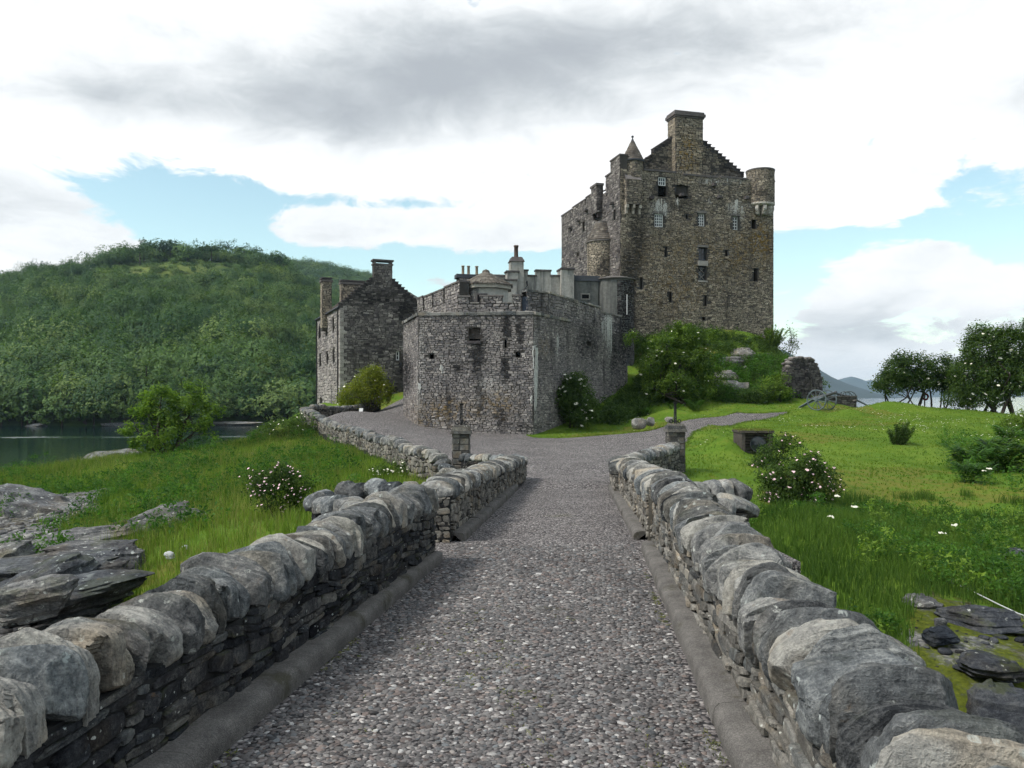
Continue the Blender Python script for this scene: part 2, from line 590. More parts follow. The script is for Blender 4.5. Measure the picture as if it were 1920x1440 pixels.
def mat_gravel(name, size, seed=0.0, mossy=0.3):
    m, g, out = new_mat(name)
    p = g.vm('ADD', world_pos(g), (seed, 0, 0))
    v = g.voro(p, 1.0 / size)
    c3 = g.sep(v.outputs['Color'])
    col = g.ramp(c3[0], [(0.0, (0.060, 0.057, 0.057)), (0.35, (0.150, 0.143, 0.142)), (0.75, (0.235, 0.224, 0.218)), (1.0, (0.46, 0.445, 0.42))])
    col = g.mix(g.m('MULTIPLY', c3[1], 0.25), col, (0.22, 0.17, 0.145))
    col = g.mix(g.sstep(v.outputs['Distance'], 0.42, 0.75), col, (0.028, 0.027, 0.028))
    big = g.noise(p, 0.8, 5, 0.6)
    col = g.mix(1.0, col, g.ramp(big, [(0.3, (0.78, 0.77, 0.78)), (0.7, (1.12, 1.1, 1.1))]), 'MULTIPLY')
    mo = g.m('MULTIPLY', g.sstep(g.noise(g.vm('ADD', p, (4, 9, 1)), 0.9, 5, 0.68), 0.63, 0.74), mossy)
    col = g.mix(mo, col, (0.075, 0.075, 0.022))
    pbsdf(g, out, col, 0.8, g.bump(g.m('MULTIPLY', v.outputs['Distance'], -1.0), 0.8, size * 0.5), 0.12)
    return m


def mat_water():
    m, g, out = new_mat('loch_water')
    p = world_pos(g)
    x, y, z = g.sep(p)
    n1 = g.noise(g.comb(g.m('MULTIPLY', x, 0.5), y, 0.0), 0.55, 4, 0.55)
    n2 = g.noise(g.comb(g.m('MULTIPLY', x, 0.30), y, 3.0), 2.6, 3, 0.5)
    h = g.m('ADD', n1, g.m('MULTIPLY', n2, 0.25))
    b = pbsdf(g, out, (0.004, 0.017, 0.017), 0.06, g.bump(h, 0.10, 0.5), 0.5)
    b.inputs['IOR'].default_value = 1.33
    return m


def mat_wood_floor():
    m, g, out = new_mat('hill_ground')
    p = world_pos(g)
    n1 = g.noise(p, 0.018, 5, 0.6)
    n2 = g.noise(p, 0.15, 6, 0.65)
    t, bare, moor, dk = wear_in(g)
    c = g.ramp(g.m('ADD', g.m('MULTIPLY', n1, 0.5), g.m('MULTIPLY', n2, 0.5)), [(0.35, (0.020, 0.042, 0.014)), (0.65, (0.060, 0.105, 0.026))])
    c = g.mix(bare, c, g.ramp(n2, [(0.3, (0.085, 0.125, 0.028)), (0.7, (0.20, 0.215, 0.06))]))
    c = g.mix(moor, c, g.ramp(n2, [(0.3, (0.040, 0.034, 0.024)), (0.7, (0.075, 0.06, 0.036))]))
    pbsdf(g, out, c, 0.95, g.bump(n2, 0.5, 2.0), 0.1)
    return m


def mat_kerb():
    m, g, out = new_mat('kerb_concrete')
    p = world_pos(g)
    sp = g.voro(p, 150.0)
    c = g.ramp(g.sep(sp.outputs['Color'])[0], [(0.0, (0.105, 0.099, 0.094)), (0.5, (0.135, 0.128, 0.121)), (1.0, (0.19, 0.18, 0.17))])
    n = g.noise(p, 5.0, 6, 0.65)
    c = g.mix(1.0, c, g.ramp(n, [(0.3, (0.62, 0.61, 0.60)), (0.7, (1.2, 1.18, 1.15))]), 'MULTIPLY')
    mo = g.sstep(g.noise(g.vm('ADD', p, (3, 1, 7)), 2.6, 6, 0.7), 0.56, 0.70)
    c = g.mix(g.m('MULTIPLY', mo, 0.7), c, (0.050, 0.047, 0.024))
    pbsdf(g, out, c, 0.95, g.bump(g.m('ADD', n, g.m('MULTIPLY', sp.outputs['Distance'], -0.3)), 0.7, 0.02), 0.2)
    return m


M = {}
M['keep'] = mat_masonry('keep_rubble', [(0.0, (0.054, 0.050, 0.047)), (0.28, (0.164, 0.143, 0.119)), (0.62, (0.290, 0.250, 0.192)), (1.0, (0.492, 0.428, 0.333))], 0.75)
M['bastion'] = mat_masonry('bastion_rubble', [(0.0, (0.064, 0.062, 0.065)), (0.28, (0.159, 0.148, 0.148)), (0.62, (0.255, 0.232, 0.218)), (1.0, (0.456, 0.419, 0.383))], 0.85, seed=31.0)
M['house'] = mat_masonry('house_rubble', [(0.0, (0.043, 0.038, 0.043)), (0.28, (0.111, 0.101, 0.099)), (0.62, (0.206, 0.188, 0.174)), (1.0, (0.433, 0.398, 0.359))], 0.65, seed=57.0)
M['house_side'] = M['house']
M['mortar'] = mat_masonry('wall_mortar', [(0.0, (0.030, 0.028, 0.028)), (0.5, (0.065, 0.060, 0.055)), (1.0, (0.13, 0.12, 0.105))], 0.6, seed=11.0)
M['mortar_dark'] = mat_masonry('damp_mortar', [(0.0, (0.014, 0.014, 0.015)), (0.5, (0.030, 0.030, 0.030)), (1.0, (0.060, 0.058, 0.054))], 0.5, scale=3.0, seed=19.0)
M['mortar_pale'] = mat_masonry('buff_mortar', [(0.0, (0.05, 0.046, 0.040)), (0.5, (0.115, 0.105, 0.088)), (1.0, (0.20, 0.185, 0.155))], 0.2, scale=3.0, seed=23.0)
M['harl'] = mat_plain('grey_harling', (0.36, 0.35, 0.315), 0.95, 0.22, 5.0, 0.5, stain=((0.06, 0.062, 0.062), 0.85))
M['harl_dark'] = mat_plain('stained_harling', (0.135, 0.138, 0.128), 0.95, 0.3, 4.0, 0.5, stain=((0.045, 0.046, 0.047), 0.55))
M['dressed'] = mat_masonry('dressed_stone', [(0.0, (0.084, 0.079, 0.074)), (0.5, (0.204, 0.192, 0.178)), (1.0, (0.408, 0.384, 0.348))], 0.6, seed=71.0)
M['coping_slab'] = mat_rock('ledge_stone', moss=0.5, lichen=0.7, scale=1.0)
M['roof'] = mat_masonry('stone_slate', [(0.0, (0.050, 0.045, 0.042)), (0.5, (0.12, 0.105, 0.09)), (1.0, (0.25, 0.225, 0.19))], 0.3, seed=83.0)
M['black'] = mat_plain('dark_interior', (0.008, 0.008, 0.009), 0.9, 0.1)
M['white'] = mat_plain('white_paint', (0.72, 0.72, 0.70), 0.6, 0.06)
M['glass'] = mat_plain('window_glass', (0.018, 0.022, 0.028), 0.08, 0.1, bump=0.0, spec=0.6)
M['iron'] = mat_plain('wrought_iron', (0.014, 0.014, 0.015), 0.55, 0.3, spec=0.4)
M['lead'] = mat_plain('lead_grey', (0.07, 0.075, 0.085), 0.6, 0.2)
M['pot'] = mat_plain('clay_pot', (0.30, 0.235, 0.17), 0.85, 0.2)
M['potdark'] = mat_plain('sooty_clay_pot', (0.10, 0.072, 0.060), 0.85, 0.3)
M['cope_near'] = mat_rock('coping_stone', dark=(0.030, 0.032, 0.035), mid=(0.140, 0.141, 0.140), light=(0.42, 0.41, 0.38), moss=0.16, lichen=0.6, scale=1.0, rust=0.10, bump=1.0, bedded=True)
M['face_dark'] = mat_rock('damp_wall_stone', dark=(0.010, 0.010, 0.012), mid=(0.044, 0.044, 0.047), light=(0.17, 0.165, 0.15), moss=0.35, lichen=0.30, scale=2.2, rust=0.12)  # damp, mossy; the shade on this side is put into the colour too
M['face_pale'] = mat_rock('dry_wall_stone', dark=(0.040, 0.039, 0.039), mid=(0.130, 0.124, 0.114), light=(0.33, 0.31, 0.275), moss=0.12, lichen=0.3, scale=2.2, rust=0.14)  # paler copy for the side facing the light, brightness put into the colour
M['face_mid'] = mat_rock('wall_stone', dark=(0.025, 0.025, 0.027), mid=(0.10, 0.096, 0.090), light=(0.29, 0.275, 0.245), moss=0.2, lichen=0.3, scale=2.0)
M['shore_rock'] = mat_rock('shore_rock', dark=(0.030, 0.030, 0.034), mid=(0.105, 0.106, 0.110), light=(0.33, 0.325, 0.31), moss=0.3, lichen=0.9, scale=0.55, layer=2.6, rust=0.14, bump=1.0)
M['wet_rock'] = mat_rock('wet_rock', dark=(0.012, 0.013, 0.016), mid=(0.038, 0.042, 0.050), light=(0.12, 0.125, 0.13), moss=0.5, lichen=0.15, scale=0.9, layer=1.6)
M['crag'] = mat_rock('mossy_crag', dark=(0.035, 0.034, 0.034), mid=(0.15, 0.145, 0.135), light=(0.42, 0.41, 0.38), moss=0.9, lichen=0.8, scale=0.7)
M['kerb'] = mat_kerb()
M['ground'] = mat_ground()
M['gravel'] = mat_gravel('fine_gravel', 0.045, 5.0, 0.25)
M['deck'] = mat_gravel('packed_pebble_bed', 0.030, 0.0, 0.35)
M['water'] = mat_water()
M['hill'] = mat_wood_floor()
M['bark'] = mat_plain('bark', (0.055, 0.045, 0.036), 0.95, 0.4, 20.0, 0.6)
M['timber'] = mat_plain('weathered_timber', (0.075, 0.065, 0.058), 0.9, 0.35, 12.0, 0.4)
M['grey_paint'] = mat_plain('weathered_grey_paint', (0.11, 0.135, 0.145), 0.7, 0.2)
M['gun'] = mat_plain('gun_metal', (0.05, 0.055, 0.06), 0.5, 0.2, spec=0.5)
M['rope'] = mat_plain('pale_rope', (0.42, 0.43, 0.42), 0.9, 0.2)
M['red'] = mat_plain('faded_red', (0.16, 0.016, 0.022), 0.7, 0.15)
M['petal_white'] = mat_plain('cream_blossom', (0.72, 0.70, 0.56), 0.8, 0.1)
M['petal_pink'] = mat_plain('pale_pink_blossom', (0.70, 0.50, 0.52), 0.8, 0.2, 30.0)
M['leaf_elder'] = mat_leaf('elder_leaf', (0.038, 0.08, 0.016), (0.19, 0.28, 0.048))
M['leaf_elder_dark'] = mat_leaf('dark_elder_leaf', (0.022, 0.05, 0.016), (0.105, 0.165, 0.042))
M['leaf_yellow'] = mat_leaf('yellowing_leaf', (0.08, 0.11, 0.016), (0.28, 0.3, 0.04))
M['leaf_ash'] = mat_leaf('ash_leaf', (0.05, 0.105, 0.02), (0.21, 0.31, 0.052))
M['leaf_fern'] = mat_leaf('fern_leaf', (0.024, 0.072, 0.014), (0.105, 0.215, 0.036))
M['leaf_rose'] = mat_leaf('rose_leaf', (0.024, 0.052, 0.014), (0.105, 0.165, 0.04))
M['leaf_wood'] = mat_leaf('wood_leaf', (0.024, 0.066, 0.026), (0.112, 0.185, 0.052), 0.25, 0.85)
M['leaf_wood_pale'] = mat_leaf('pale_wood_leaf', (0.056, 0.104, 0.03), (0.175, 0.24, 0.07), 0.25, 0.85)
M['needle'] = mat_leaf('conifer_needle', (0.014, 0.046, 0.025), (0.066, 0.12, 0.046), 0.25, 0.85)
M['blade'] = mat_leaf('grass_blade', (0.066, 0.125, 0.014), (0.195, 0.265, 0.040), 0.4)
M['blade_long'] = mat_leaf('long_grass_blade', (0.04, 0.088, 0.012), (0.18, 0.26, 0.038), 0.4)
M['blade_dry'] = mat_leaf('seeding_grass_blade', (0.075, 0.105, 0.018), (0.3, 0.29, 0.1), 0.4)
M['blade_lush'] = mat_leaf('lush_grass_blade', (0.03, 0.07, 0.014), (0.125, 0.205, 0.036), 0.4)
# ---------------------------------------------------------------- terrain of the island
def deck_z(Y):
    return EYE - 1.75 - 0.0273 * Y


CTRL = []
def cp(px, py, Y):
    p = P(px, py, Y)
    CTRL.append((p.x, p.y, p.z))
def cz(*pts):
    CTRL.extend(pts)

# right lawn
for q in [(1300, 800, 47), (1420, 860, 30), (1600, 872, 32), (1500, 946, 22.5), (1680, 822, 40), (1840, 905, 26.5), (1450, 955, 19.5),
          (1550, 1010, 17), (1750, 1010, 18.5), (1600, 1085, 14), (1800, 1110, 13.3), (1880, 1250, 10.4), (1910, 1160, 12.8), (1920, 1050, 17),
          (1500, 767, 61), (1600, 767, 62), (1700, 767, 62), (1800, 768, 61), (1870, 776, 57), (1500, 790, 52), (1650, 790, 52), (1800, 795, 50),
          (1700, 850, 36), (1900, 830, 40), (1400, 800, 48), (1200, 800, 55), (1250, 780, 58), (1350, 775, 60), (1340, 880, 26)]:
    cp(*q)
# plaza and ramp
cz((0.6, 20.5, 4.66), (2.2, 20.5, 4.64), (1.2, 25, 4.56), (5.4, 25.5, 4.66), (-1.5, 25, 4.52), (-3, 30, 4.5), (3, 32, 4.52), (7, 36, 4.66),
   (0, 40, 4.5), (-5, 40, 4.62), (-3, 50, 4.55), (1, 50, 4.45), (5, 49, 4.52), (9, 53, 4.8), (-9, 46, 5.0), (-11.5, 51, 5.45), (-9, 54, 5.45),
   (-12, 57, 5.85), (-9, 62, 6.0), (-10, 67, 6.2), (-12, 74, 6.45), (-7.5, 58, 5.6), (-16, 73, 6.2), (-22, 85, 5.5))
# left bank outside the curved wall
for q in [(600, 832, 45), (700, 865, 33.5), (790, 890, 27.5), (500, 905, 28), (450, 965, 21.5), (640, 960, 18.5), (520, 978, 18.5),
          (330, 852, 44), (240, 862, 47), (120, 886, 48.5), (0, 908, 50), (420, 870, 38), (300, 905, 33), (150, 915, 36), (480, 830, 46),
          (300, 1030, 17.5), (380, 985, 19.5), (200, 960, 26), (60, 990, 24)]:
    cp(*q)
cz((-9, 16, 2.95), (-7, 12, 2.9), (-13, 19, 2.75), (-16, 24, 2.8), (-22, 28, 2.6), (-5.5, 13.5, 3.3), (-6, 8, 2.6), (-12, 8, 2.2), (-20, 14, 2.0),
   (-28, 22, 1.9), (-36, 35, 1.5), (-4, 3, 2.4), (-30, 8, 0.9), (-45, 20, -0.6), (-48, 45, -0.6), (-38, 58, -0.8), (-28, 62, -0.6), (-22, 64, 0.2),
   (-18, 58, 2.4), (-17, 52, 3.6), (-20, 52, 2.6), (-24, 55, 1.0), (-34, 54, 0.2), (-26, 74, -0.5), (-30, 95, -1))
# under and beside the bridge
cz((0, 3, 2.2), (0.5, 9, 2.5), (1, 14, 3.3), (1.2, 17.5, 4.2), (-2, 14, 3.5), (-2.2, 18, 4.0), (-1.6, 21.5, 4.25), (4, 15, 3.6), (4.2, 19, 4.1), (5, 10, 3.25),
   (5, 6, 2.4), (9, 7, 2.5), (4, 2, 2.0), (12, 9, 2.7), (20, 12, 2.3), (18, 18, 3.3), (28, 20, 2.6), (25, 30, 3.9), (35, 35, 3.4), (45, 45, 2.6),
   (0, -6, 2.5), (-12, -4, 1.6), (14, -3, 1.4), (40, 20, 0.4), (55, 40, -0.5), (30, 2, 0.3))
# crag under the keep and the slopes about it
cz((10.5, 73.5, 11.6), (16, 73.8, 12.2), (21, 75, 12.2), (25.5, 77, 11.7), (28.5, 80, 9.0), (16, 85, 12.5), (24, 88, 11), (8, 80, 12), (5, 70, 10.5),
   (11, 66.5, 8.0), (14, 64, 6.6), (19, 65, 6.9), (22, 67, 8.2), (24.5, 70, 9.2), (27.5, 70, 7.0), (29.0, 66, 5.75), (27.0, 63.5, 5.95), (30.0, 64, 5.9), (12, 61, 5.5), (17, 61, 5.8), (8.5, 60, 5.5),
   (6, 56, 4.9), (10.5, 69.5, 9.3), (18, 69.5, 9.2), (15, 71.2, 10.4), (22, 71.5, 10.2), (0, 62, 9), (0, 75, 11), (-5, 70, 8), (-4, 85, 9), (10, 100, 6), (30, 90, 5))
# far sides fall to the water
cz((33, 66.5, 5.2), (38, 66, 4.6), (44, 60, 3.5), (30, 72, 4.2), (31.5, 68.5, 4.8), (36, 74, 1.5), (45, 70, 0.2), (55, 60, -0.6), (34, 82, 0.0), (44, 85, -1.2),
   (36, 100, -1.2), (20, 115, -1.0), (0, 115, -1), (-20, 110, -1.2), (60, 80, -1.6), (70, 30, -1.5), (-60, 60, -1.5), (-60, 10, -1.5), (-45, 90, -1.6), (-45, -10, -0.8), (50, -10, -0.8))
CTRL = np.array(CTRL)


def tps_fit(C, lam=0.02):
    n = len(C)
    d = np.linalg.norm(C[:, None, :2] - C[None, :, :2], axis=-1)
    Kk = np.where(d > 0, d * d * np.log(np.maximum(d, 1e-9)), 0) + lam * np.eye(n) * 10
    Pm = np.c_[np.ones(n), C[:, :2]]
    A = np.block([[Kk, Pm], [Pm.T, np.zeros((3, 3))]])
    return np.linalg.solve(A, np.r_[C[:, 2], 0, 0, 0])


TW = tps_fit(CTRL)
BUMPS = [(P(1420, 850, 31).x, 33.2, 1.7, 1.3, 0.80), (P(1420, 850, 31).x - 1.15, 31.4, 0.62, 0.9, 0.72), (P(1420, 850, 31).x + 1.15, 31.4, 0.62, 0.9, 0.60), (P(1592, 755, 57).x, 57, 1.1, 1.0, 0.42), (P(1668, 755, 60).x, 60, 2.2, 1.4, 0.75),
         (P(1265, 770, 57).x, 58.0, 1.9, 0.8, 0.60), (P(1370, 770, 58).x, 58.5, 1.1, 0.8, 0.35)]


def ground_z(X, Y):
    X, Y = np.asarray(X, float), np.asarray(Y, float)
    sh = X.shape
    x, y = X.ravel(), Y.ravel()
    z = np.empty_like(x)
    for s in range(0, len(x), 20000):
        xs, ys = x[s:s + 20000], y[s:s + 20000]
        d2 = (xs[:, None] - CTRL[None, :, 0]) ** 2 + (ys[:, None] - CTRL[None, :, 1]) ** 2
        z[s:s + 20000] = 0.5 * (d2 * np.log(np.maximum(d2, 1e-9))) @ TW[:len(CTRL)] + TW[-3] + TW[-2] * xs + TW[-1] * ys
    r = np.c_[x, y]
    # keep the plaza smooth, the rest hummocky
    q = np.minimum(1, np.maximum(0, np.abs(x - 1.5) / 5 - 0.4) + np.maximum(0, (y - 66) / 6))
    q = np.where((x < 2) & (x > -14) & (y > 22) & (y < 80), np.minimum(q, 0.08), q)
    rough = 0.05 + 0.05 * fbm(r * 0.15, 2, 5)
    z = z + q * (fbm(r * 0.22, 3, 1) * 0.16 + fbm(r * 0.9, 3, 2) * rough)
    crag = np.exp(-(((x - 17) / 12) ** 2 + ((y - 68.5) / 6) ** 2))
    z = z + crag * fbm(r * 0.45, 4, 9) * 0.8
    for bx, by, rx, ry, a in BUMPS:
        z = z + a * np.exp(-(((x - bx) / rx) ** 2 + ((y - by) / ry) ** 2))
    return z.reshape(sh)


def gz(x, y):
    return float(ground_z(np.array([x]), np.array([y]))[0])


# curved boundary wall (inner face line) and gravel outline
CURVE_WALL = [(-1.35, 22.6), (-1.95, 24.2), (-2.9, 26.2), (-4.6, 32), (-7.1, 39), (-10.4, 46), (-12.2, 49.2), (-13.3, 51.5), (-13.9, 54.5), (-13.7, 57.5),
              (-13.0, 60.5), (-11.9, 63.2), (-10.6, 65.8)]
PLAZA = [(-0.1, 19.4), (0.40, 23.0), (-1.35, 24.4), (-1.35, 22.6)] + CURVE_WALL[1:] + [(-10.4, 70), (-9.6, 78), (-4, 80), (-5.5, 60), (-3, 53), (0.9, 52.5),
         (0.95, 49.6), (3.2, 48.2), (6.2, 49.2), (9.2, 52.8), (12.2, 55.5), (17.0, 58.6), (20.9, 60.4), (20.4, 58.8), (15.6, 53.0), (10.4, 44.8),
         (8.2, 38.0), (6.6, 31.0), (5.6, 26.0), (5.1, 25.0), (2.72, 21.0), (2.55, 19.4)]
PLAZA = np.array(PLAZA)


def smooth_poly(pts, it=1):
    for _ in range(it):
        n = len(pts)
        pts = np.concatenate([[0.75 * pts[i] + 0.25 * pts[(i + 1) % n], 0.25 * pts[i] + 0.75 * pts[(i + 1) % n]] for i in range(n)])
    return pts


def inside(poly, x, y):
    r = np.zeros(x.shape, bool)
    n = len(poly)
    for i in range(n):
        x0, y0 = poly[i]
        x1, y1 = poly[(i + 1) % n]
        c = ((y0 > y) != (y1 > y)) & (x < (x1 - x0) * (y - y0) / (y1 - y0 + 1e-12) + x0)
        r ^= c
    return r


def near_poly(poly, x, y):
    best = np.full(x.shape, 1e9)
    bx, by = x.copy(), y.copy()
    n = len(poly)
    for i in range(n):
        a, b = poly[i], poly[(i + 1) % n]
        ab = b - a
        t = np.clip(((x - a[0]) * ab[0] + (y - a[1]) * ab[1]) / (ab @ ab + 1e-12), 0, 1)
        qx, qy = a[0] + t * ab[0], a[1] + t * ab[1]
        d = np.hypot(x - qx, y - qy)
        m = d < best
        best = np.where(m, d, best)
        bx, by = np.where(m, qx, bx), np.where(m, qy, by)
    return best, bx, by


PLAZA_S = smooth_poly(PLAZA, 2)
gx = np.concatenate([np.arange(-66, -20, 0.8), np.arange(-20, 26, 0.36), np.arange(26, 74, 0.7)])
gy = np.concatenate([np.arange(-12, 0, 0.8), np.arange(0, 70, 0.36), np.arange(70, 122, 1.0)])
GX, GY = np.meshgrid(gx, gy, indexing='ij')
dist, BX, BY = near_poly(PLAZA_S, GX, GY)
snap = dist < 0.20
jit = 0.06 * fbm(np.stack([GX * 1.3, GY * 1.3], -1), 2, 77)
GX, GY = np.where(snap, BX + jit, GX), np.where(snap, BY + jit, GY)
GZ = ground_z(GX, GY)
nx, ny = GX.shape
ii = np.arange(nx * ny).reshape(nx, ny)
quads = np.stack([ii[:-1, :-1], ii[1:, :-1], ii[1:, 1:], ii[:-1, 1:]], -1).reshape(-1, 4)
GV = np.stack([GX, GY, GZ], -1).reshape(-1, 3)
tri = np.concatenate([quads[:, [0, 1, 2]], quads[:, [0, 2, 3]]])
cen = GV[tri].mean(1)
isg = inside(PLAZA_S, cen[:, 0], cen[:, 1])


def shore_amount(x, y, z):
    """bare foreshore: below the turf line on both sides of the bridge"""
    left = np.clip((3.30 - z) / 0.30, 0, 1) * (x < -3) * (y < 34)
    edge = 10.2 + 3.2 * np.clip((x - 4.2) / 2.6, 0, 1) + 0.9 * fbm(np.stack([x * 0.5, y * 0.5], -1), 2, 91)
    right = np.clip((edge - y) / 1.2, 0, 1) * (x > 2.5)
    low = np.clip((0.7 - z) / 0.3, 0, 1)
    mid = ((x >= -3) & (x <= 2.5) & (y < 12)) * 1.0
    return np.clip(left + right + low + mid, 0, 1)


def sub_mesh(V, T):
    u, inv = np.unique(T.ravel(), return_inverse=True)
    return V[u], inv.reshape(T.shape)


mb = MB()
V_, T_ = sub_mesh(GV, tri[~isg])
c_ = V_[T_].mean(1)
crag = np.exp(-(((c_[:, 0] - 20) / 9) ** 2 + ((c_[:, 1] - 68) / 5) ** 2))
W_ = np.stack([np.full(len(T_), 0.5), shore_amount(c_[:, 0], c_[:, 1], c_[:, 2]), np.clip(crag * 0.6 + 0.5 * (fbm(c_[:, :2] * 0.2, 3, 44) > 0.25), 0, 1), np.zeros(len(T_))], -1)
mb.add(V_, T_, wear=W_, smooth=True)
ground = structure(mb.build('ground', M['ground']))
mb = MB()
V_, T_ = sub_mesh(GV, tri[isg])
mb.add(V_, T_, smooth=True)
structure(mb.build('gravel_path', M['gravel']))

# ---------------------------------------------------------------- water
mb = MB()
R_ = 8200.0
mb.quad((-R_, -R_, 0), (R_, -R_, 0), (R_, R_, 0), (-R_, R_, 0))
structure(mb.build('water', M['water']))
# low bow waves left by a passing boat
mb = MB()
for (y0, hgt, wid) in ((134, 0.10, 0.9), (137.5, 0.06, 0.7), (131, 0.05, 0.8)):
    xs = np.linspace(-135, -34, 60)
    ys = y0 + 0.05 * (xs + 80) + 0.15 * np.sin(xs * 0.21)
    prof = np.linspace(-1, 1, 9)
    zz = hgt * np.cos(prof * math.pi / 2) ** 2 + 0.004
    V = np.stack([np.repeat(xs, 9), np.repeat(ys, 9) + np.tile(prof * wid, 60), np.tile(zz, 60) * np.repeat(0.75 + 0.25 * np.sin(xs * 0.37), 9) + 0.004], -1)
    idx = np.arange(540).reshape(60, 9)
    F = np.stack([idx[:-1, :-1], idx[1:, :-1], idx[1:, 1:], idx[:-1, 1:]], -1).reshape(-1, 4)
    mb.add(V, F, smooth=True)
structure(mb.build('water_wake', M['water']))

# ---------------------------------------------------------------- wooded hill across the loch
def curve(pts):
    a = np.array(pts, float)
    return lambda x: np.interp(x, a[:, 0], a[:, 1])


RIDGE = curve([(-900, 640), (-500, 600), (-200, 560), (0, 538), (60, 520), (150, 512), (200, 492), (330, 486), (420, 490), (480, 497), (540, 515), (620, 560), (700, 610), (800, 660),
               (900, 700), (1000, 735), (1060, 741)])
RIDGE_Y = curve([(-900, 330), (0, 400), (330, 430), (560, 450), (800, 420), (1060, 330)])
SHORE_Y = curve([(-900, 200), (0, 186), (300, 184), (560, 200), (800, 230), (1060, 290)])


def hill_pt(px, t, seed=3):
    """px column (direction), t 0 shore .. 1 ridge .. 1.6 behind"""
    px, t = np.asarray(px, float), np.asarray(t, float)
    ys, yr = SHORE_Y(px), RIDGE_Y(px)
    zr = EYE + (HZ - RIDGE(px)) / FP * yr
    Y = ys + (yr - ys) * t
    X = (px - 960) / FP * Y
    prof = np.where(t < 1, 0.10 * t + 0.90 * (1 - (1 - np.clip(t, 0, 1)) ** 1.45) * (0.55 + 0.45 * t), 1 - (t - 1) ** 2 * 1.2)
    Z = zr * prof + fbm(np.stack([X * 0.03, Y * 0.03], -1), 3, seed) * 3.0 * np.clip(t * 2, 0, 1) * np.clip((1.05 - t) * 4, 0.15, 1)
    return X, Y, np.maximum(Z + 0.2, -0.5) - 1.0 * (t <= 0)


px_ = np.linspace(-900, 1060, 150)
t_ = np.linspace(0, 1.6, 70)
PX, TT = np.meshgrid(px_, t_, indexing='ij')
HX, HY, HZ_ = hill_pt(PX, TT)
idx = np.arange(PX.size).reshape(PX.shape)
F = np.stack([idx[:-1, :-1], idx[1:, :-1], idx[1:, 1:], idx[:-1, 1:]], -1).reshape(-1, 4)
V = np.stack([HX, HY, HZ_], -1).reshape(-1, 3)
fc_px, fc_t = PX.ravel()[F].mean(1), TT.ravel()[F].mean(1)


def bare_amount(px, t):
    a = np.exp(-(((px - 330) / 190) ** 2 + ((t - 0.80) / 0.10) ** 2)) * 0.85
    return np.clip(a + 0.5 * fbm(np.stack([np.asarray(px) * 0.012, np.asarray(t) * 9], -1), 3, 8) * (a > 0.15) - 0.15, 0, 1)


mb = MB()
mb.add(V, F, wear=np.stack([np.full(len(F), 0.5), bare_amount(fc_px, fc_t), np.zeros(len(F)), np.zeros(len(F))], -1), smooth=True)
structure(mb.build('hill', M['hill']))
# the moorland shoulder behind it
RIDGE2 = curve([(300, 700), (420, 560), (520, 484), (560, 486), (620, 497), (690, 514), (760, 540), (860, 600), (980, 680), (1100, 738)])
px2 = np.linspace(300, 1100, 60)
t2 = np.linspace(0, 1.5, 30)
PX, TT = np.meshgrid(px2, t2, indexing='ij')
Y2 = 520 + 430 * TT
zr = EYE + (HZ - RIDGE2(PX)) / FP * 950
Z2 = zr * np.where(TT < 1, TT ** 0.8, 1 - (TT - 1) ** 2) + fbm(np.stack([PX * 0.02, TT * 4], -1), 3, 4) * 3 * np.clip(1 - TT, 0, 1)
V = np.stack([(PX - 960) / FP * Y2, Y2, Z2 - 1.0], -1).reshape(-1, 3)
idx = np.arange(PX.size).reshape(PX.shape)
F = np.stack([idx[:-1, :-1], idx[1:, :-1], idx[1:, 1:], idx[:-1, 1:]], -1).reshape(-1, 4)
ft = TT.ravel()[F].mean(1)
mb = MB()
mb.add(V, F, wear=np.stack([np.full(len(F), 0.5), np.zeros(len(F)), np.clip((ft - 0.80) * 8, 0, 1), np.zeros(len(F))], -1), smooth=True)
structure(mb.build('moorland_hill', M['hill']))

# ---------------------------------------------------------------- blue mountains far down the loch
M['mountain'] = mat_plain('mountain_heath', (0.040, 0.055, 0.052), 0.95, 0.35, 0.01, 0.3)


def mountain(name, ridge, Y0, depth, seed):
    rr = curve(ridge)
    pxs = np.linspace(ridge[0][0], ridge[-1][0], 120)
    ts = np.linspace(0, 2, 25)
    A, T = np.meshgrid(pxs, ts, indexing='ij')
    Yr = Y0 + depth
    Y = Y0 + depth * T
    zr = np.maximum(EYE + (HZ - rr(A)) / FP * Yr, 0)
    prof = np.where(T < 1, T ** 0.9, np.maximum(0, 2 - T))
    nz = fbm(np.stack([A * 0.03, T * 3.0], -1), 4, seed)
    Z = zr * prof * (1 + 0.22 * nz * (1 - np.abs(T - 1)) * (np.abs(T - 1) > 0.02)) - 2
    V = np.stack([K(A) * Y, Y, Z], -1).reshape(-1, 3)
    idx = np.arange(A.size).reshape(A.shape)
    F = np.stack([idx[:-1, :-1], idx[1:, :-1], idx[1:, 1:], idx[:-1, 1:]], -1).reshape(-1, 4)
    mb = MB()
    mb.add(V, F, smooth=True)
    structure(mb.build(name, M['mountain']))


mountain('mountain', [(900, 738), (1200, 700), (1400, 650), (1470, 655), (1530, 690), (1560, 706), (1590, 719), (1640, 735), (1668, 742), (1700, 744), (1740, 745)], 2300, 700, 3)
mountain('distant_mountain', [(1300, 742), (1420, 728), (1560, 715), (1580, 709), (1597, 705), (1612, 709), (1622, 714), (1635, 711), (1650, 716), (1700, 724), (1800, 735), (1900, 736), (2100, 732), (2400, 740)], 4700, 1200, 6)
mountain('farthest_mountain', [(1500, 738), (1600, 728), (1700, 732), (1790, 727), (1900, 734), (2100, 728), (2600, 740)], 6500, 900, 12)
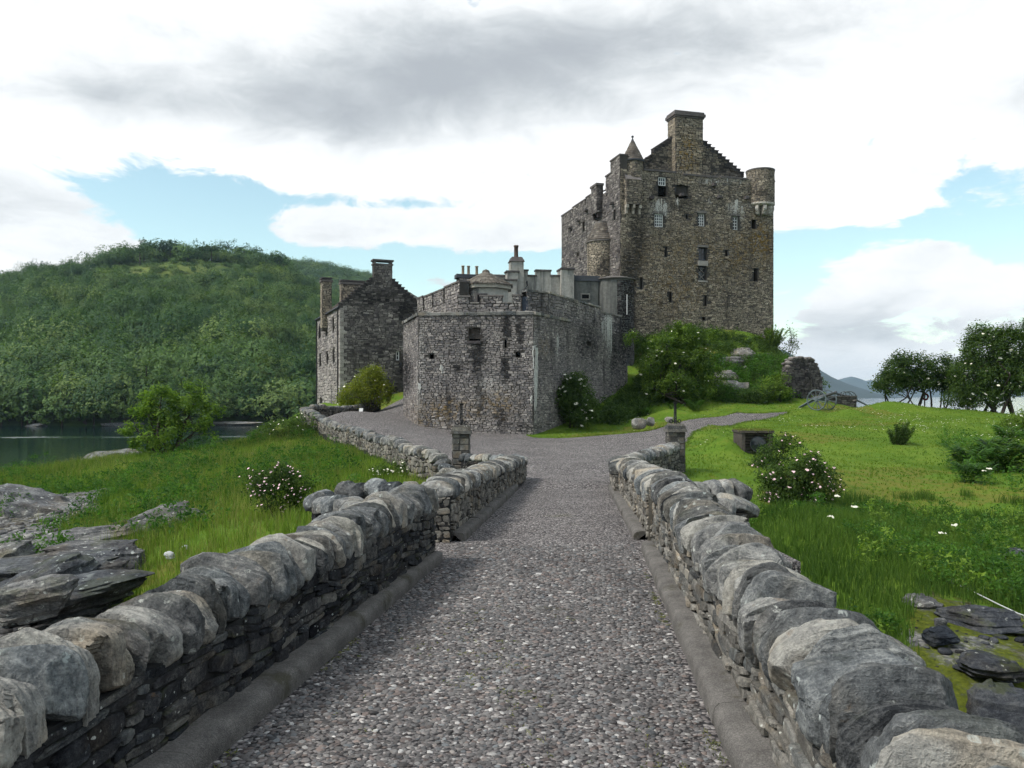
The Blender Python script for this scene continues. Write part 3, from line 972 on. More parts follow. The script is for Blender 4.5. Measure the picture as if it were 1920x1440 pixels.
# ---------------------------------------------------------------- loose stones as meshes
def cube_sphere(n):
    """points on a cube surface grid, quads"""
    a = np.linspace(-1, 1, n + 1)
    key, V, F = {}, [], []
    def vid(p):
        k = tuple(np.round(p, 5))
        if k not in key:
            key[k] = len(V)
            V.append(p)
        return key[k]
    for ax in range(3):
        for sg in (-1, 1):
            for i in range(n):
                for j in range(n):
                    q = []
                    for di, dj in ((0, 0), (1, 0), (1, 1), (0, 1)):
                        p = np.zeros(3)
                        p[ax] = sg
                        p[(ax + 1) % 3] = a[i + di]
                        p[(ax + 2) % 3] = a[j + dj]
                        q.append(vid(p))
                    F.append(q if sg > 0 else q[::-1])
    return np.array(V), np.array(F)


CS = {n: cube_sphere(n) for n in (2, 3, 5, 8, 14, 20, 28)}


def boulder_shape(n, seed, pw=3.0, cuts=7, amp=0.09, cutd=(0.62, 0.92)):
    """unit boulder: rounded block with cut faces and weathered relief"""
    V, F = CS[n]
    r = np.random.default_rng(seed)
    nrm = (np.abs(V) ** pw).sum(1) ** (1 / pw)
    Q = V / nrm[:, None]
    for _ in range(cuts):
        d = r.normal(size=3)
        d /= np.linalg.norm(d)
        h = r.uniform(*cutd) * np.abs(d).sum() ** 0.5
        e = np.maximum(0, Q @ d - h)
        Q = Q - (e * 0.9)[:, None] * d
    u = Q / np.linalg.norm(Q, axis=1)[:, None]
    off = r.uniform(0, 50, 3)
    Q = Q + u * (fbm(Q * 1.3 + off, 3, seed) * amp * 1.5 + fbm(Q * 4 + off, 3, seed + 5) * amp * 0.6)[:, None]
    return Q, F


def coping_mesh(name, n, seed, mat):
    """upright coping slab: x along the wall, y across it, z up; unit size, base at z = 0"""
    r = np.random.default_rng(seed)
    V, F = CS[n]
    pw = r.uniform(3.2, 7.0)
    Q = V / ((np.abs(V) ** pw).sum(1) ** (1 / pw))[:, None]
    # arched or skewed outline across the wall
    y, z = Q[:, 1].copy(), Q[:, 2].copy()
    k0, k1, ex = r.uniform(0.20, 0.60), r.uniform(-0.30, 0.30), r.uniform(1.6, 3.2)
    arch = 1 - k0 * np.abs(y - k1 * 0.5) ** ex + k1 * y * 0.35
    z = np.where(z > -0.3, (z + 0.3) * arch - 0.3, z)
    Q[:, 2] = z
    # split faces: oblique cuts, mostly shaving edges and the broad sides
    for _ in range(int(r.integers(7, 12))):
        d = r.normal(size=3) * np.array([1.0, 0.8, 0.9])
        d /= np.linalg.norm(d)
        h = (Q @ d).max() * r.uniform(0.66, 0.94)
        e = np.maximum(0, Q @ d - h)
        Q = Q - (e * r.uniform(0.9, 1.0))[:, None] * d
    # slabs broken away at the corners
    for _ in range(int(r.integers(1, 4))):
        d1 = r.normal(size=3) * np.array([0.15, 1.0, 1.0])
        d1 /= np.linalg.norm(d1)
        a1 = (Q @ d1).max() * r.uniform(0.45, 0.8)
        sx, x0 = r.choice([-1, 1]), r.uniform(0.15, 0.6)
        mk = (Q @ d1 > a1) & (Q[:, 0] * sx > x0)
        Q[mk, 0] = sx * (x0 + (Q[mk, 0] * sx - x0) * 0.12)
    off = r.uniform(0, 50, 3)
    # rough cleavage: ledges along the bedding, finer pitting
    bed = Q[:, 0] * 1.0 + 0.25 * fbm(Q * 1.2 + off, 2, seed)
    led = np.abs(((bed * r.uniform(2.0, 3.6)) % 1.0) - 0.5) * 2
    amp = 0.045 * np.clip((Q[:, 2] + 0.4), 0, 1)
    u = Q / (np.linalg.norm(Q, axis=1)[:, None] + 1e-6)
    rid = 1 - np.abs(fbm(Q * 2.1 + off, 3, seed + 2)) * 2
    Q = Q + u * (amp * (led - 0.5) + 0.060 * fbm(Q * 1.4 + off, 3, seed) + 0.030 * rid + 0.030 * fbm(Q * 6 + off, 3, seed + 5))[:, None]
    Q[:, 0] *= 1 - r.uniform(0.0, 0.25) * (Q[:, 2] + 1) * 0.5
    lo, hi = Q.min(0), Q.max(0)
    Q = (Q - (lo + hi) / 2) / (hi - lo)
    Q[:, 2] += 0.5
    mb = MB()
    mb.add(Q, F, wear=(r.uniform(0.15, 0.85), 0, 0, 0), smooth=True)
    return mb.mesh(name, mat, 26)


COPE_HI = [coping_mesh('coping_stone', 28, 100 + i, M['cope_near']) for i in range(16)]
COPE_MID = [coping_mesh('coping_stone', 8, 200 + i, M['cope_near']) for i in range(9)]
COPE_LOW = [coping_mesh('coping_stone', 5, 300 + i, M['cope_near']) for i in range(7)]


class Line:
    """a polyline walked by arc length, with a sideways normal (right of travel, times side)"""
    def __init__(self, pts, side=1):
        self.p = np.array(pts, float)
        d = np.diff(self.p, axis=0)
        self.l = np.hypot(d[:, 0], d[:, 1])
        self.s = np.r_[0, np.cumsum(self.l)]
        self.t = d / self.l[:, None]
        self.L = self.s[-1]
        self.side = side

    def at(self, s):
        i = int(np.clip(np.searchsorted(self.s, s, 'right') - 1, 0, len(self.l) - 1))
        q = self.p[i] + self.t[i] * (s - self.s[i])
        t = self.t[i]
        return q, t, np.array([t[1], -t[0]]) * self.side


def rubble_layout(rng, L, H, hr, wr, undul=0.3, seed=0):
    """irregular courses: list of four-corner stones in (s, z/H-space metres)"""
    out, z = [], 0.0
    rows = []
    while z < H - 0.3 * hr[0]:
        h = rng.uniform(*hr)
        rows.append((z, min(z + h, H)))
        z += h
    for z0, z1 in rows:
        s = -rng.uniform(0, wr[1] * 0.6)
        while s < L:
            w = rng.uniform(*wr) * (1.25 if rng.random() < 0.12 else 1)
            a, b = max(s, 0), min(s + w, L)
            if b - a > 0.25 * wr[0]:
                if rng.random() < 0.14 and (z1 - z0) > 0.6 * hr[1]:
                    zm = z0 + (z1 - z0) * rng.uniform(0.4, 0.6)
                    out.append((a, b, z0, zm))
                    out.append((a, b, zm, z1))
                else:
                    out.append((a, b, z0, z1))
            s += w
    a = np.array(out)
    # corner positions, warped by a smooth field so that courses wander
    c = np.stack([np.stack([a[:, 0], a[:, 2]], -1), np.stack([a[:, 1], a[:, 2]], -1), np.stack([a[:, 1], a[:, 3]], -1), np.stack([a[:, 0], a[:, 3]], -1)], 1)
    f = np.stack([fbm(c / (wr[1] * 1.7), 2, seed + 1), fbm(c / (wr[1] * 1.7), 2, seed + 2)], -1)
    c = c + f * np.array([wr[1] * 0.35, hr[1] * undul * 1.6])
    c = c + rng.uniform(-1, 1, c.shape) * np.array([wr[0] * 0.22, hr[0] * 0.24])
    c[..., 0] = np.clip(c[..., 0], 0, L)
    c[..., 1] = np.clip(c[..., 1], -0.02, H)
    return c


def stone_poly(rng, c4, joint, proud):
    """eight-sided pillow stone from four corners: returns local (s, z, n) verts and faces"""
    m = c4.mean(0)
    pts = []
    for i in range(4):
        a, b = c4[i], c4[(i + 1) % 4]
        pv = c4[i - 1]
        k1, k2 = rng.uniform(0.16, 0.38), rng.uniform(0.16, 0.38)
        pts.append(a + (pv - a) * k1 * 0.6)
        pts.append(a + (b - a) * k2)
    o = np.array(pts)
    d = m - o
    ln = np.linalg.norm(d, axis=1)[:, None] + 1e-6
    o = o + d / ln * np.minimum(joint, ln * 0.4)
    i_ = o + d * rng.uniform(0.06, 0.20, (8, 1))
    n0 = np.full((8, 1), -0.03)
    tilt = rng.normal(0, 0.10, 2)
    nf = proud * rng.uniform(0.75, 1.1, (8, 1)) + ((i_ - m) @ tilt)[:, None] * 0.6
    no = nf * 0.62
    V = np.concatenate([np.c_[o, n0], np.c_[o, no], np.c_[i_, nf], [[m[0], m[1], float(nf.mean()) * 1.05]]])
    F4 = [[i, (i + 1) % 8, 8 + (i + 1) % 8, 8 + i] for i in range(8)] + [[8 + i, 8 + (i + 1) % 8, 16 + (i + 1) % 8, 16 + i] for i in range(8)]
    F3 = [[16 + i, 16 + (i + 1) % 8, 24] for i in range(8)]
    return V, np.array(F4), np.array(F3)


def parapet(name, label, pts, side, z_of, h_of, thick, seed, stone=None, cope=None, face_mat='face_mid', body_mat='mortar_dark', both=False,
            single=False, foot=1.0, cat='wall', group=None, cope_over=0.06, skip_end=0.0):
    """a rubble wall: body, face stones, upright coping stones. pts is the seen face; the body lies on the other side of it."""
    ln = Line(pts, side)
    rng = np.random.default_rng(seed)
    q0, t0, n0 = ln.at(0)
    root = thing(name, label, cat, (q0[0], q0[1], z_of(0)), group)
    # body
    ss = np.unique(np.r_[ln.s, np.arange(0, ln.L, 0.8), ln.L])
    A = []
    for i, s in enumerate(ss):
        q, t, n = ln.at(min(s, ln.L - 1e-6))
        if s in ln.s[1:-1]:
            k = int(np.where(ln.s == s)[0][0])
            tt = ln.t[k - 1] + ln.t[k]
            tt /= np.linalg.norm(tt)
            n = np.array([tt[1], -tt[0]]) * side
        zb, zt = z_of(s) - foot, z_of(s) + h_of(s)
        b = q - n * thick
        A += [(q[0], q[1], zb), (q[0], q[1], zt), (b[0], b[1], zt), (b[0], b[1], zb)]
    m = len(ss)
    F = [[i * 4 + k, i * 4 + (k + 1) % 4, (i + 1) * 4 + (k + 1) % 4, (i + 1) * 4 + k] for i in range(m - 1) for k in range(4)]
    mb = MB()
    mb.add(A, F)
    mb.add(A[:4], [[0, 1, 2, 3]])
    mb.add(A[-4:], [[0, 1, 2, 3]])
    mb.build('mortar_core', M[body_mat], root)
    # face stones
    if stone:
        joined = MB()
        for back in ((False, True) if both else (False,)):
            H = max(h_of(s) for s in ss)
            cs = rubble_layout(rng, ln.L, H, stone['h'], stone['w'], 0.6, seed=seed + 50 * back)
            cs = sorted(cs, key=lambda c: -abs((c[2] - c[0])[0] * (c[2] - c[0])[1]))
            placed = 0
            for c4 in cs:
                mid = c4.mean(0)
                if mid[1] > h_of(mid[0]) + 0.02:
                    continue
                V, F4, F3 = stone_poly(rng, c4, stone['joint'], rng.uniform(*stone['proud']))
                W = []
                for (s, z, n_) in V:
                    q, t, n = ln.at(min(max(s, 0), ln.L - 1e-6))
                    p = (q - n * thick - n * n_) if back else (q + n * n_)
                    W.append((p[0], p[1], z_of(s) + z))
                wear = (float(np.clip(rng.normal(0.5, 0.22), 0, 1)), 0, 0, 0)
                placed += 1
                if single and not back and placed <= 300:
                    one = MB()
                    one.add(W, F4, wear=wear)
                    one.add(W, F3, wear=wear)
                    one.build('stone', M[face_mat], root)
                else:
                    joined.add(W, F4, wear=wear)
                    joined.add(W, F3, wear=wear)
        for (s_e, sg) in ((0.0, -1), (ln.L - 1e-6, 1)):
            q, t, n = ln.at(s_e)
            He = h_of(s_e)
            if He < 0.25:
                continue
            for c4 in rubble_layout(rng, thick, He, stone['h'], (stone['w'][0], min(stone['w'][1], thick)), 0.3, seed=seed + 9):
                V, F4, F3 = stone_poly(rng, c4, stone['joint'], rng.uniform(*stone['proud']))
                W = [(*(q - n * a + t * sg * b), z_of(s_e) + z) for (a, z, b) in V]
                wear = (float(np.clip(rng.normal(0.5, 0.22), 0, 1)), 0, 0, 0)
                joined.add(W, F4, wear=wear)
                joined.add(W, F3, wear=wear)
        if joined.n:
            joined.build('stonework', M[face_mat], root, 'stuff')
    # coping
    if cope:
        s = cope.get('s0', 0.0)
        k = seed
        while s < ln.L - skip_end:
            w = rng.uniform(*cope['t'])
            if rng.random() < 0.18:
                w *= 1.45
            q, t, n = ln.at(min(s + w / 2, ln.L - 1e-6))
            me = cope['meshes'][(k * 7 + rng.integers(0, 3)) % len(cope['meshes'])]
            k += 1
            o = bpy.data.objects.new('coping_stone', me)
            hh = rng.uniform(*cope['hh'])
            wid = (thick + 2 * cope_over) * rng.uniform(0.92, 1.10)
            c = q - n * (thick / 2 + rng.normal(0, 0.02))
            lean = rng.normal(cope.get('lean', 0.0), 0.13)
            yaw = math.atan2(t[1], t[0]) + rng.normal(0, 0.07) + (math.pi if rng.random() < 0.5 else 0)
            Mx = Matrix.Translation((c[0], c[1], z_of(s) + h_of(s + w / 2) - 0.05)) @ Matrix.Rotation(yaw, 4, 'Z') @ Matrix.Rotation(lean, 4, 'Y') \
                @ Matrix.Rotation(rng.normal(0, 0.05), 4, 'X') @ Matrix.Diagonal((w * 1.08, wid, hh + 0.05, 1))
            link(o, root)
            o.matrix_basis = Mx
            s += w
    return root


def const(v):
    return lambda s: v


# ---------------------------------------------------------------- bridge deck
LW = lambda Y: -2.30 + 0.14 * Y          # left parapet, seen face
RW = lambda Y: 0.93 + 0.09 * Y           # right parapet, seen face
LW2 = lambda Y: -0.86 + 0.105 * (Y - 11.2)
RW2 = lambda Y: 1.93 + 0.069 * (Y - 11.3)
D0, D1 = -2.5, 19.7
mb = MB()
ys = np.r_[np.linspace(D0, 9.6, 14), np.linspace(9.7, 11.2, 4), np.linspace(11.3, D1, 10)]
for a, b in zip(ys[:-1], ys[1:]):
    def edge(y):
        if y <= 9.65:
            return LW(y) - 0.1, RW(y) + 0.1
        if y < 11.25:
            return -2.55, 3.5
        return LW2(y) - 0.1, RW2(y) + 0.1
    l0, r0 = edge(a + 1e-3)
    l1, r1 = edge(b - 1e-3)
    za, zb = deck_z(a), deck_z(b)
    mb.hexa([(l0, a, 1.0), (r0, a, 1.0), (r1, b, 1.0), (l1, b, 1.0), (l0, a, za), (r0, a, za), (r1, b, zb), (l1, b, zb)])
deck = structure(mb.build('bridge_path', M['deck']))

# pebbles bedded in the deck, real stones where they can be told apart
def pebbles(y0, y1, size, seed, lo=0.0):
    r = np.random.default_rng(seed)
    pts = []
    for y in np.arange(y0, y1, size * 0.86):
        l, rr = -1.90 + 0.105 * y + 0.03, RW(y) - 0.24
        xs = np.arange(l, rr, size * 1.12)
        pts.append(np.c_[xs + r.uniform(-0.42, 0.42, len(xs)) * size, np.full(len(xs), y) + r.uniform(-0.40, 0.40, len(xs)) * size])
    p = np.concatenate(pts)
    n = len(p)
    keep = r.random(n) < 0.96 - 0.5 * np.clip(fbm(p * 2.2, 3, 3) - 0.25, 0, 1)
    p = p[keep]
    n = len(p)
    sx = size * r.uniform(0.36, 0.72, n) * (1 + 0.5 * (r.random(n) < 0.06))
    sy = sx * r.uniform(0.55, 0.95, n)
    hz = np.minimum(sx, sy) * r.uniform(0.28, 0.5, n)
    an = r.uniform(0, math.pi, n)
    th = np.arange(6) * 2 * math.pi / 6
    rad = 1 + r.uniform(-0.16, 0.16, (n, 6))
    tilt = r.normal(0, 0.12, (n, 2))
    rings = []
    for (k, hh) in ((1.0, -0.004), (0.92, 0.45), (0.58, 0.92)):
        lx, ly = np.cos(th) * rad * k * sx[:, None], np.sin(th) * rad * k * sy[:, None]
        x = lx * np.cos(an)[:, None] - ly * np.sin(an)[:, None]
        y = lx * np.sin(an)[:, None] + ly * np.cos(an)[:, None]
        z = hh * hz[:, None] + x * tilt[:, :1] + y * tilt[:, 1:]
        rings.append(np.stack([p[:, :1] + x, p[:, 1:] + y, deck_z(p[:, 1:] + y) + z], -1))
    top = np.stack([p[:, 0], p[:, 1], deck_z(p[:, 1]) + hz], -1)[:, None]
    V = np.concatenate(rings + [top], 1)             # n, 19, 3
    base = (np.arange(n) * 19)[:, None, None]
    i = np.arange(6)
    j = (i + 1) % 6
    F4 = np.concatenate([np.stack([i, j, j + 6, i + 6], -1), np.stack([i + 6, j + 6, j + 12, i + 12], -1)])[None] + base
    F3 = np.stack([i + 12, j + 12, np.full(6, 18)], -1)[None] + base
    t = np.clip(r.beta(2.1, 2.6, n), 0, 1)
    W = np.stack([t, (r.random(n) < 0.035) * r.uniform(0.3, 1, n), r.random(n), np.zeros(n)], -1)
    return V.reshape(-1, 3), F4.reshape(-1, 4), np.repeat(W, 12, 0), F3.reshape(-1, 3), np.repeat(W, 6, 0)


def mat_pebble():
    m, g, out = new_mat('bedded_pebble')
    p = world_pos(g)
    t, wh, hue, dk = wear_in(g)
    col = g.ramp(t, [(0.0, (0.038, 0.036, 0.036)), (0.4, (0.115, 0.110, 0.108)), (0.8, (0.195, 0.187, 0.181)), (1.0, (0.33, 0.318, 0.30))])
    col = g.mix(g.sstep(hue, 0.72, 0.95, 0, 0.55), col, g.mix(1.0, col, (1.30, 0.98, 0.86), 'MULTIPLY'))
    col = g.mix(g.sstep(hue, 0.20, 0.02, 0, 0.6), col, g.mix(1.0, col, (0.82, 1.0, 1.12), 'MULTIPLY'))
    col = g.mix(wh, col, (0.55, 0.54, 0.52))
    n = g.noise(p, 70.0, 4, 0.6)
    col = g.mix(1.0, col, g.ramp(n, [(0.25, (0.72, 0.72, 0.72)), (0.75, (1.2, 1.2, 1.2))]), 'MULTIPLY')
    xx, yy, zz_ = g.sep(p)
    b = g.noise(g.comb(g.m('SUBTRACT', g.m('MULTIPLY', xx, 1.6), g.m('MULTIPLY', yy, 0.16)), g.m('MULTIPLY', yy, 0.45), 0.0), 1.0, 5, 0.6)
    col = g.mix(1.0, col, g.ramp(b, [(0.3, (0.66, 0.65, 0.66)), (0.7, (1.18, 1.16, 1.14))]), 'MULTIPLY')
    pbsdf(g, out, col, 0.6, g.bump(n, 0.25, 0.006), 0.2)
    return m


M['pebble'] = mat_pebble()
mb = MB()
for (a, b, s, sd_) in ((1.9, 4.6, 0.032, 1), (4.6, 7.6, 0.036, 2), (7.6, 11.0, 0.046, 3)):
    V, F4, W4, F3, W3 = pebbles(a, b, s, sd_)
    mb.add(V, F4, wear=W4, smooth=True)
    mb.add(V, F3, wear=W3, smooth=True)
mb.build('pebbles', M['pebble'], deck, 'stuff')

# kerbs: lengths of rounded concrete laid against each parapet
def kerb_run(xa, ya, xb, yb, side, w0, w1, n, gap=0.003, hgt=0.13, seed=1):
    """xa.. line of the wall face; the kerb sticks out by w towards the path"""
    r = np.random.default_rng(seed)
    cuts = np.linspace(0, 1, n + 1)
    cuts[1:-1] += r.uniform(-0.15, 0.15, n - 1) / n
    for a, b in zip(cuts[:-1], cuts[1:]):
        mb = MB()
        m = 8
        prof = [(0.0, 1.04), (0.60, 1.0), (0.84, 0.94), (0.95, 0.76), (1.0, 0.45), (1.0, -0.3)]
        V = []
        for i in range(m + 1):
            t = a + (b - a) * i / m
            e = gap if i in (0,) else 0
            y = ya + (yb - ya) * t + (gap if i == 0 else -gap if i == m else 0)
            x = xa + (xb - xa) * t
            w = w0 + (w1 - w0) * t
            hh = hgt * (0.97 if i in (0, m) else 1.0) + r.normal(0, 0.004)
            for (u, z) in prof:
                V.append((x - side * (u * w * (0.99 if i in (0, m) else 1) + r.normal(0, 0.004) - 0.02), y, deck_z(y) + z * hh))
        k = len(prof)
        F = [[i * k + j, i * k + j + 1, (i + 1) * k + j + 1, (i + 1) * k + j] for i in range(m) for j in range(k - 1)]
        mb.add(V, F, smooth=True)
        mb.add(V[:k], [list(range(k))])
        mb.add(V[-k:], [list(range(k))])
        mb.build('kerb', M['kerb'], deck)


kerb_run(LW(-2), -2, LW(9.75), 9.75, -1, 0.36, 0.11, 4, seed=4)
kerb_run(RW(-2), -2, RW(10.55), 10.55, 1, 0.23, 0.20, 4, seed=5)
kerb_run(LW2(11.3), 11.3, LW2(19.6), 19.6, -1, 0.20, 0.16, 5, seed=6, gap=0.03)
kerb_run(RW2(11.4), 11.4, RW2(19.6), 19.6, 1, 0.22, 0.18, 3, seed=7, gap=0.03)

# ---------------------------------------------------------------- bridge parapets
NEAR_S = dict(h=(0.040, 0.105), w=(0.09, 0.36), joint=0.006, proud=(0.008, 0.045))
NEAR_C = dict(meshes=COPE_HI, t=(0.10, 0.21), hh=(0.24, 0.35))
zd = lambda ln0, ln1: (lambda Y: deck_z(Y))


def along(pts):
    """height of the deck under a polyline, by arc length"""
    ln = Line(pts)
    return lambda s: deck_z(ln.at(min(max(s, 0), ln.L - 1e-6))[0][1])


pl = [(LW(0.4), 0.4), (LW(9.7), 9.7)]
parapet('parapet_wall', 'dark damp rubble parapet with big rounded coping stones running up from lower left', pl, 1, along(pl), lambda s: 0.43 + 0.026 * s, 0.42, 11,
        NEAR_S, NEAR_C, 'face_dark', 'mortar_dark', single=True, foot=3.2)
pr = [(RW(0.2), 0.2), (RW(10.6), 10.6)]
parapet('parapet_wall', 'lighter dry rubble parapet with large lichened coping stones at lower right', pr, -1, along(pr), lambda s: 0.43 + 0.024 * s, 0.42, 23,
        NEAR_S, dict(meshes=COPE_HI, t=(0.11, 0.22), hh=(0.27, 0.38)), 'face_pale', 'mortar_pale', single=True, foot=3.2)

MID_S = dict(h=(0.06, 0.12), w=(0.10, 0.26), joint=0.010, proud=(0.010, 0.040))
MID_C = dict(meshes=COPE_MID, t=(0.13, 0.24), hh=(0.20, 0.30))
# pointed refuge bays between the two lengths
BAY_C = dict(meshes=COPE_MID, t=(0.2, 0.32), hh=(0.24, 0.34))
pl = [(-0.92, 11.22), (-2.45, 11.50)]
parapet('refuge_wall', 'bay wall jutting left from the path behind the dark parapet, dark end face', pl, -1, const(deck_z(11.3)), const(0.55), 0.42, 31, MID_S,
        BAY_C, 'face_dark', 'mortar_dark', both=True, foot=3)
pl = [(LW(9.7) - 0.45, 9.78), (-2.40, 11.0)]
parapet('refuge_wall', 'near side of the pointed bay on the grassy left bank', pl, 1, const(deck_z(10.4)), const(0.50), 0.38, 33, MID_S,
        dict(BAY_C, hh=(0.2, 0.27)), 'face_dark', 'mortar_dark', both=True, foot=3)
pr = [(2.0, 11.3), (3.42, 11.60)]
parapet('refuge_wall', 'bay wall jutting right with rounded stones in front of the lawn', pr, 1, const(deck_z(11.4)), const(0.55), 0.42, 35, MID_S,
        BAY_C, 'face_mid', 'mortar', both=True, foot=3)
pr = [(RW(10.6) + 0.48, 10.66), (3.0, 11.2)]
parapet('refuge_wall', 'short near side of the pointed bay on the lawn side', pr, -1, const(deck_z(10.9)), const(0.46), 0.36, 37, MID_S,
        dict(BAY_C, hh=(0.2, 0.26)), 'face_mid', 'mortar', both=True, foot=3)
# second lengths and the flares out to the gate piers
pl = [(LW2(11.2), 11.2), (LW2(17.0), 17.0), (0.40, 23.0)]
parapet('parapet_wall', 'far parapet of thin upright coping stones left of the path, ending at the gravel', pl, 1, along(pl),
        lambda s: 0.64 - 0.016 * s, 0.42, 41, MID_S, MID_C, 'face_mid', 'mortar_dark', foot=2.5)
pl = [(0.40, 23.05), (-0.35, 23.9), (-1.35, 24.45)]
parapet('flare_wall', 'short low wall curving back to the gate pier with iron finial before the bastion', pl, 1, const(4.60), const(0.44), 0.38, 43, MID_S,
        dict(meshes=COPE_MID, t=(0.13, 0.22), hh=(0.18, 0.25)), 'face_dark', 'mortar_dark', both=True, foot=1.2)
pr = [(RW2(11.3), 11.3), (RW2(17.5), 17.5)]
parapet('parapet_wall', 'middle length of parapet right of the path beyond the bay wall', pr, -1, along(pr), lambda s: 0.66 - 0.01 * s, 0.45, 47, MID_S,
        dict(meshes=COPE_MID, t=(0.15, 0.27), hh=(0.23, 0.31)), 'face_pale', 'mortar_pale', foot=2.5)
pr = [(RW2(17.5) - 0.10, 17.55), (2.60, 21.1)]
parapet('parapet_wall', 'farthest low end of the parapet right of the path', pr, -1, along(pr), const(0.52), 0.45, 49, MID_S,
        dict(meshes=COPE_MID, t=(0.14, 0.24), hh=(0.20, 0.27)), 'face_pale', 'mortar_pale', foot=2.0)
pr = [(2.60, 21.15), (3.4, 22.6), (4.85, 24.9)]
parapet('flare_wall', 'low wall sloping out to the gate pier beside the lawn', pr, -1, const(4.62), lambda s: 0.45 + 0.06 * s, 0.4, 51, MID_S,
        dict(meshes=COPE_MID, t=(0.15, 0.26), hh=(0.20, 0.28)), 'face_mid', 'mortar_dark', both=True, foot=1.2)

# curved boundary wall of the forecourt
cw = np.array(CURVE_WALL)
s_in = np.r_[0, np.cumsum(np.hypot(*np.diff(cw, axis=0).T))]
sq = np.arange(0, s_in[-1], 1.0)
cw = np.c_[np.interp(sq, s_in, cw[:, 0]), np.interp(sq, s_in, cw[:, 1])]
for _ in range(3):
    cw[1:-1] = (cw[:-2] + 2 * cw[1:-1] + cw[2:]) / 4
_zl = Line(cw)
_zs = np.array([ground_z(np.array([q[0] + 0.5]), np.array([q[1]]))[0] for q in cw])
zc = lambda s: float(np.interp(s, _zl.s, _zs))
parapet('boundary_wall', 'long low wall with rounded coping curving round the gravel forecourt to the house', cw, 1, zc,
        lambda s: float(np.interp(s, [0, 0.6, 2.2, 6, 100], [0.05, 0.18, 0.60, 0.66, 0.66])), 0.42, 61,
        dict(h=(0.10, 0.2), w=(0.18, 0.42), joint=0.014, proud=(0.015, 0.05)), dict(meshes=COPE_LOW, t=(0.26, 0.46), hh=(0.26, 0.36)), 'face_mid', 'mortar_dark',
        both=True, foot=1.2)


# ---------------------------------------------------------------- gate piers with wrought-iron finials
def gate_pier(px, Y, ztop_py, label, seed):
    r = np.random.default_rng(seed)
    c = P(px, 742, Y)
    zb = gz(c.x, c.y) - 0.2
    zt = ZP(ztop_py, Y)
    root = thing('gate_pier', label, 'gate pier', (c.x, c.y, zb + 0.2), 'gate piers at the end of the bridge')
    w = 0.25
    mb = MB()
    mb.prism([(c.x - w, c.y - w), (c.x + w, c.y - w), (c.x + w, c.y + w), (c.x - w, c.y + w)], zb, zt - 0.26)
    mb.build('pier_core', M['mortar'], root)
    z = zb
    # dressed blocks, alternating long and short
    row = 0
    while z < zt - 0.27:
        h = min(r.uniform(0.14, 0.24), zt - 0.26 - z)
        for (nx_, ny_) in ((0, -1), (1, 0), (-1, 0), (0, 1)):
            f = r.uniform(0.35, 0.65)
            for a, b in ((-w, -w + 2 * w * f), (-w + 2 * w * f, w)):
                one = MB()
                g_, pr_ = 0.008, r.uniform(0.012, 0.03)
                tx, ty = -ny_, nx_
                def pt(u, n_, zz):
                    return (c.x + tx * u + nx_ * (w + n_), c.y + ty * u + ny_ * (w + n_), zz)
                i_ = 0.012
                one.hexa([pt(a + g_, -0.01, z + g_), pt(b - g_, -0.01, z + g_), pt(b - g_ - i_, pr_, z + g_ + i_), pt(a + g_ + i_, pr_, z + g_ + i_),
                          pt(a + g_, -0.01, z + h - g_), pt(b - g_, -0.01, z + h - g_), pt(b - g_ - i_, pr_, z + h - g_ - i_), pt(a + g_ + i_, pr_, z + h - g_ - i_)],
                         wear=(r.uniform(0.2, 0.8), 0, 0, 0))
                one.build('stone', M['face_mid'], root)
        z += h
        row += 1
    for (e, z0, z1) in ((0.07, zt - 0.26, zt - 0.17), (0.03, zt - 0.17, zt - 0.06), (-0.02, zt - 0.06, zt)):
        one = MB()
        s0, s1 = w + e, w + e - 0.015
        one.hexa([(c.x - s0, c.y - s0, z0), (c.x + s0, c.y - s0, z0), (c.x + s0, c.y + s0, z0), (c.x - s0, c.y + s0, z0),
                  (c.x - s1, c.y - s1, z1), (c.x + s1, c.y - s1, z1), (c.x + s1, c.y + s1, z1), (c.x - s1, c.y + s1, z1)], wear=(0.4, 0, 0, 0))
        one.build('cap_stone', M['face_mid'], root)
    # finial: four uprights gathered under a collar, scrolls curling out at the foot, a small crown
    mb = MB()
    H = 0.66
    for k in range(4):
        a = math.pi / 4 + k * math.pi / 2
        dx, dy = math.cos(a), math.sin(a)
        pts = [(c.x + dx * q, c.y + dy * q, zt + z_) for q, z_ in ((0.035, 0.0), (0.04, 0.12), (0.032, 0.3), (0.028, H - 0.06), (0.06, H))]
        mb.tube(pts, 0.017, 6)
    for k in range(4):
        a = k * math.pi / 2
        dx, dy = math.cos(a), math.sin(a)
        pts = []
        for i in range(15):
            th = -math.pi * 0.5 + i / 14 * math.pi * 1.7
            rr = 0.062 * (1 - 0.45 * i / 14)
            pts.append((c.x + dx * (0.125 + rr * math.cos(th)), c.y + dy * (0.125 + rr * math.cos(th)), zt + 0.075 + rr * math.sin(th)))
        pts = [(c.x + dx * 0.03, c.y + dy * 0.03, zt + 0.17), (c.x + dx * 0.045, c.y + dy * 0.045, zt + 0.07)] + pts
        mb.tube(pts, 0.017, 6)
    fin = mb.build('finial', M['iron'], root)
    mb = MB()
    mb.ring((c.x, c.y), [(0.0, zt + 0.335), (0.052, zt + 0.335), (0.052, zt + 0.36), (0.0, zt + 0.36)], 10)
    mb.build('collar', M['iron'], fin)
    mb = MB()
    mb.ring((c.x, c.y), [(0.0, zt + H - 0.05), (0.045, zt + H - 0.05), (0.07, zt + H), (0.075, zt + H + 0.012), (0.0, zt + H + 0.012)], 10)
    mb.build('crown_disc', M['iron'], fin)
    return root


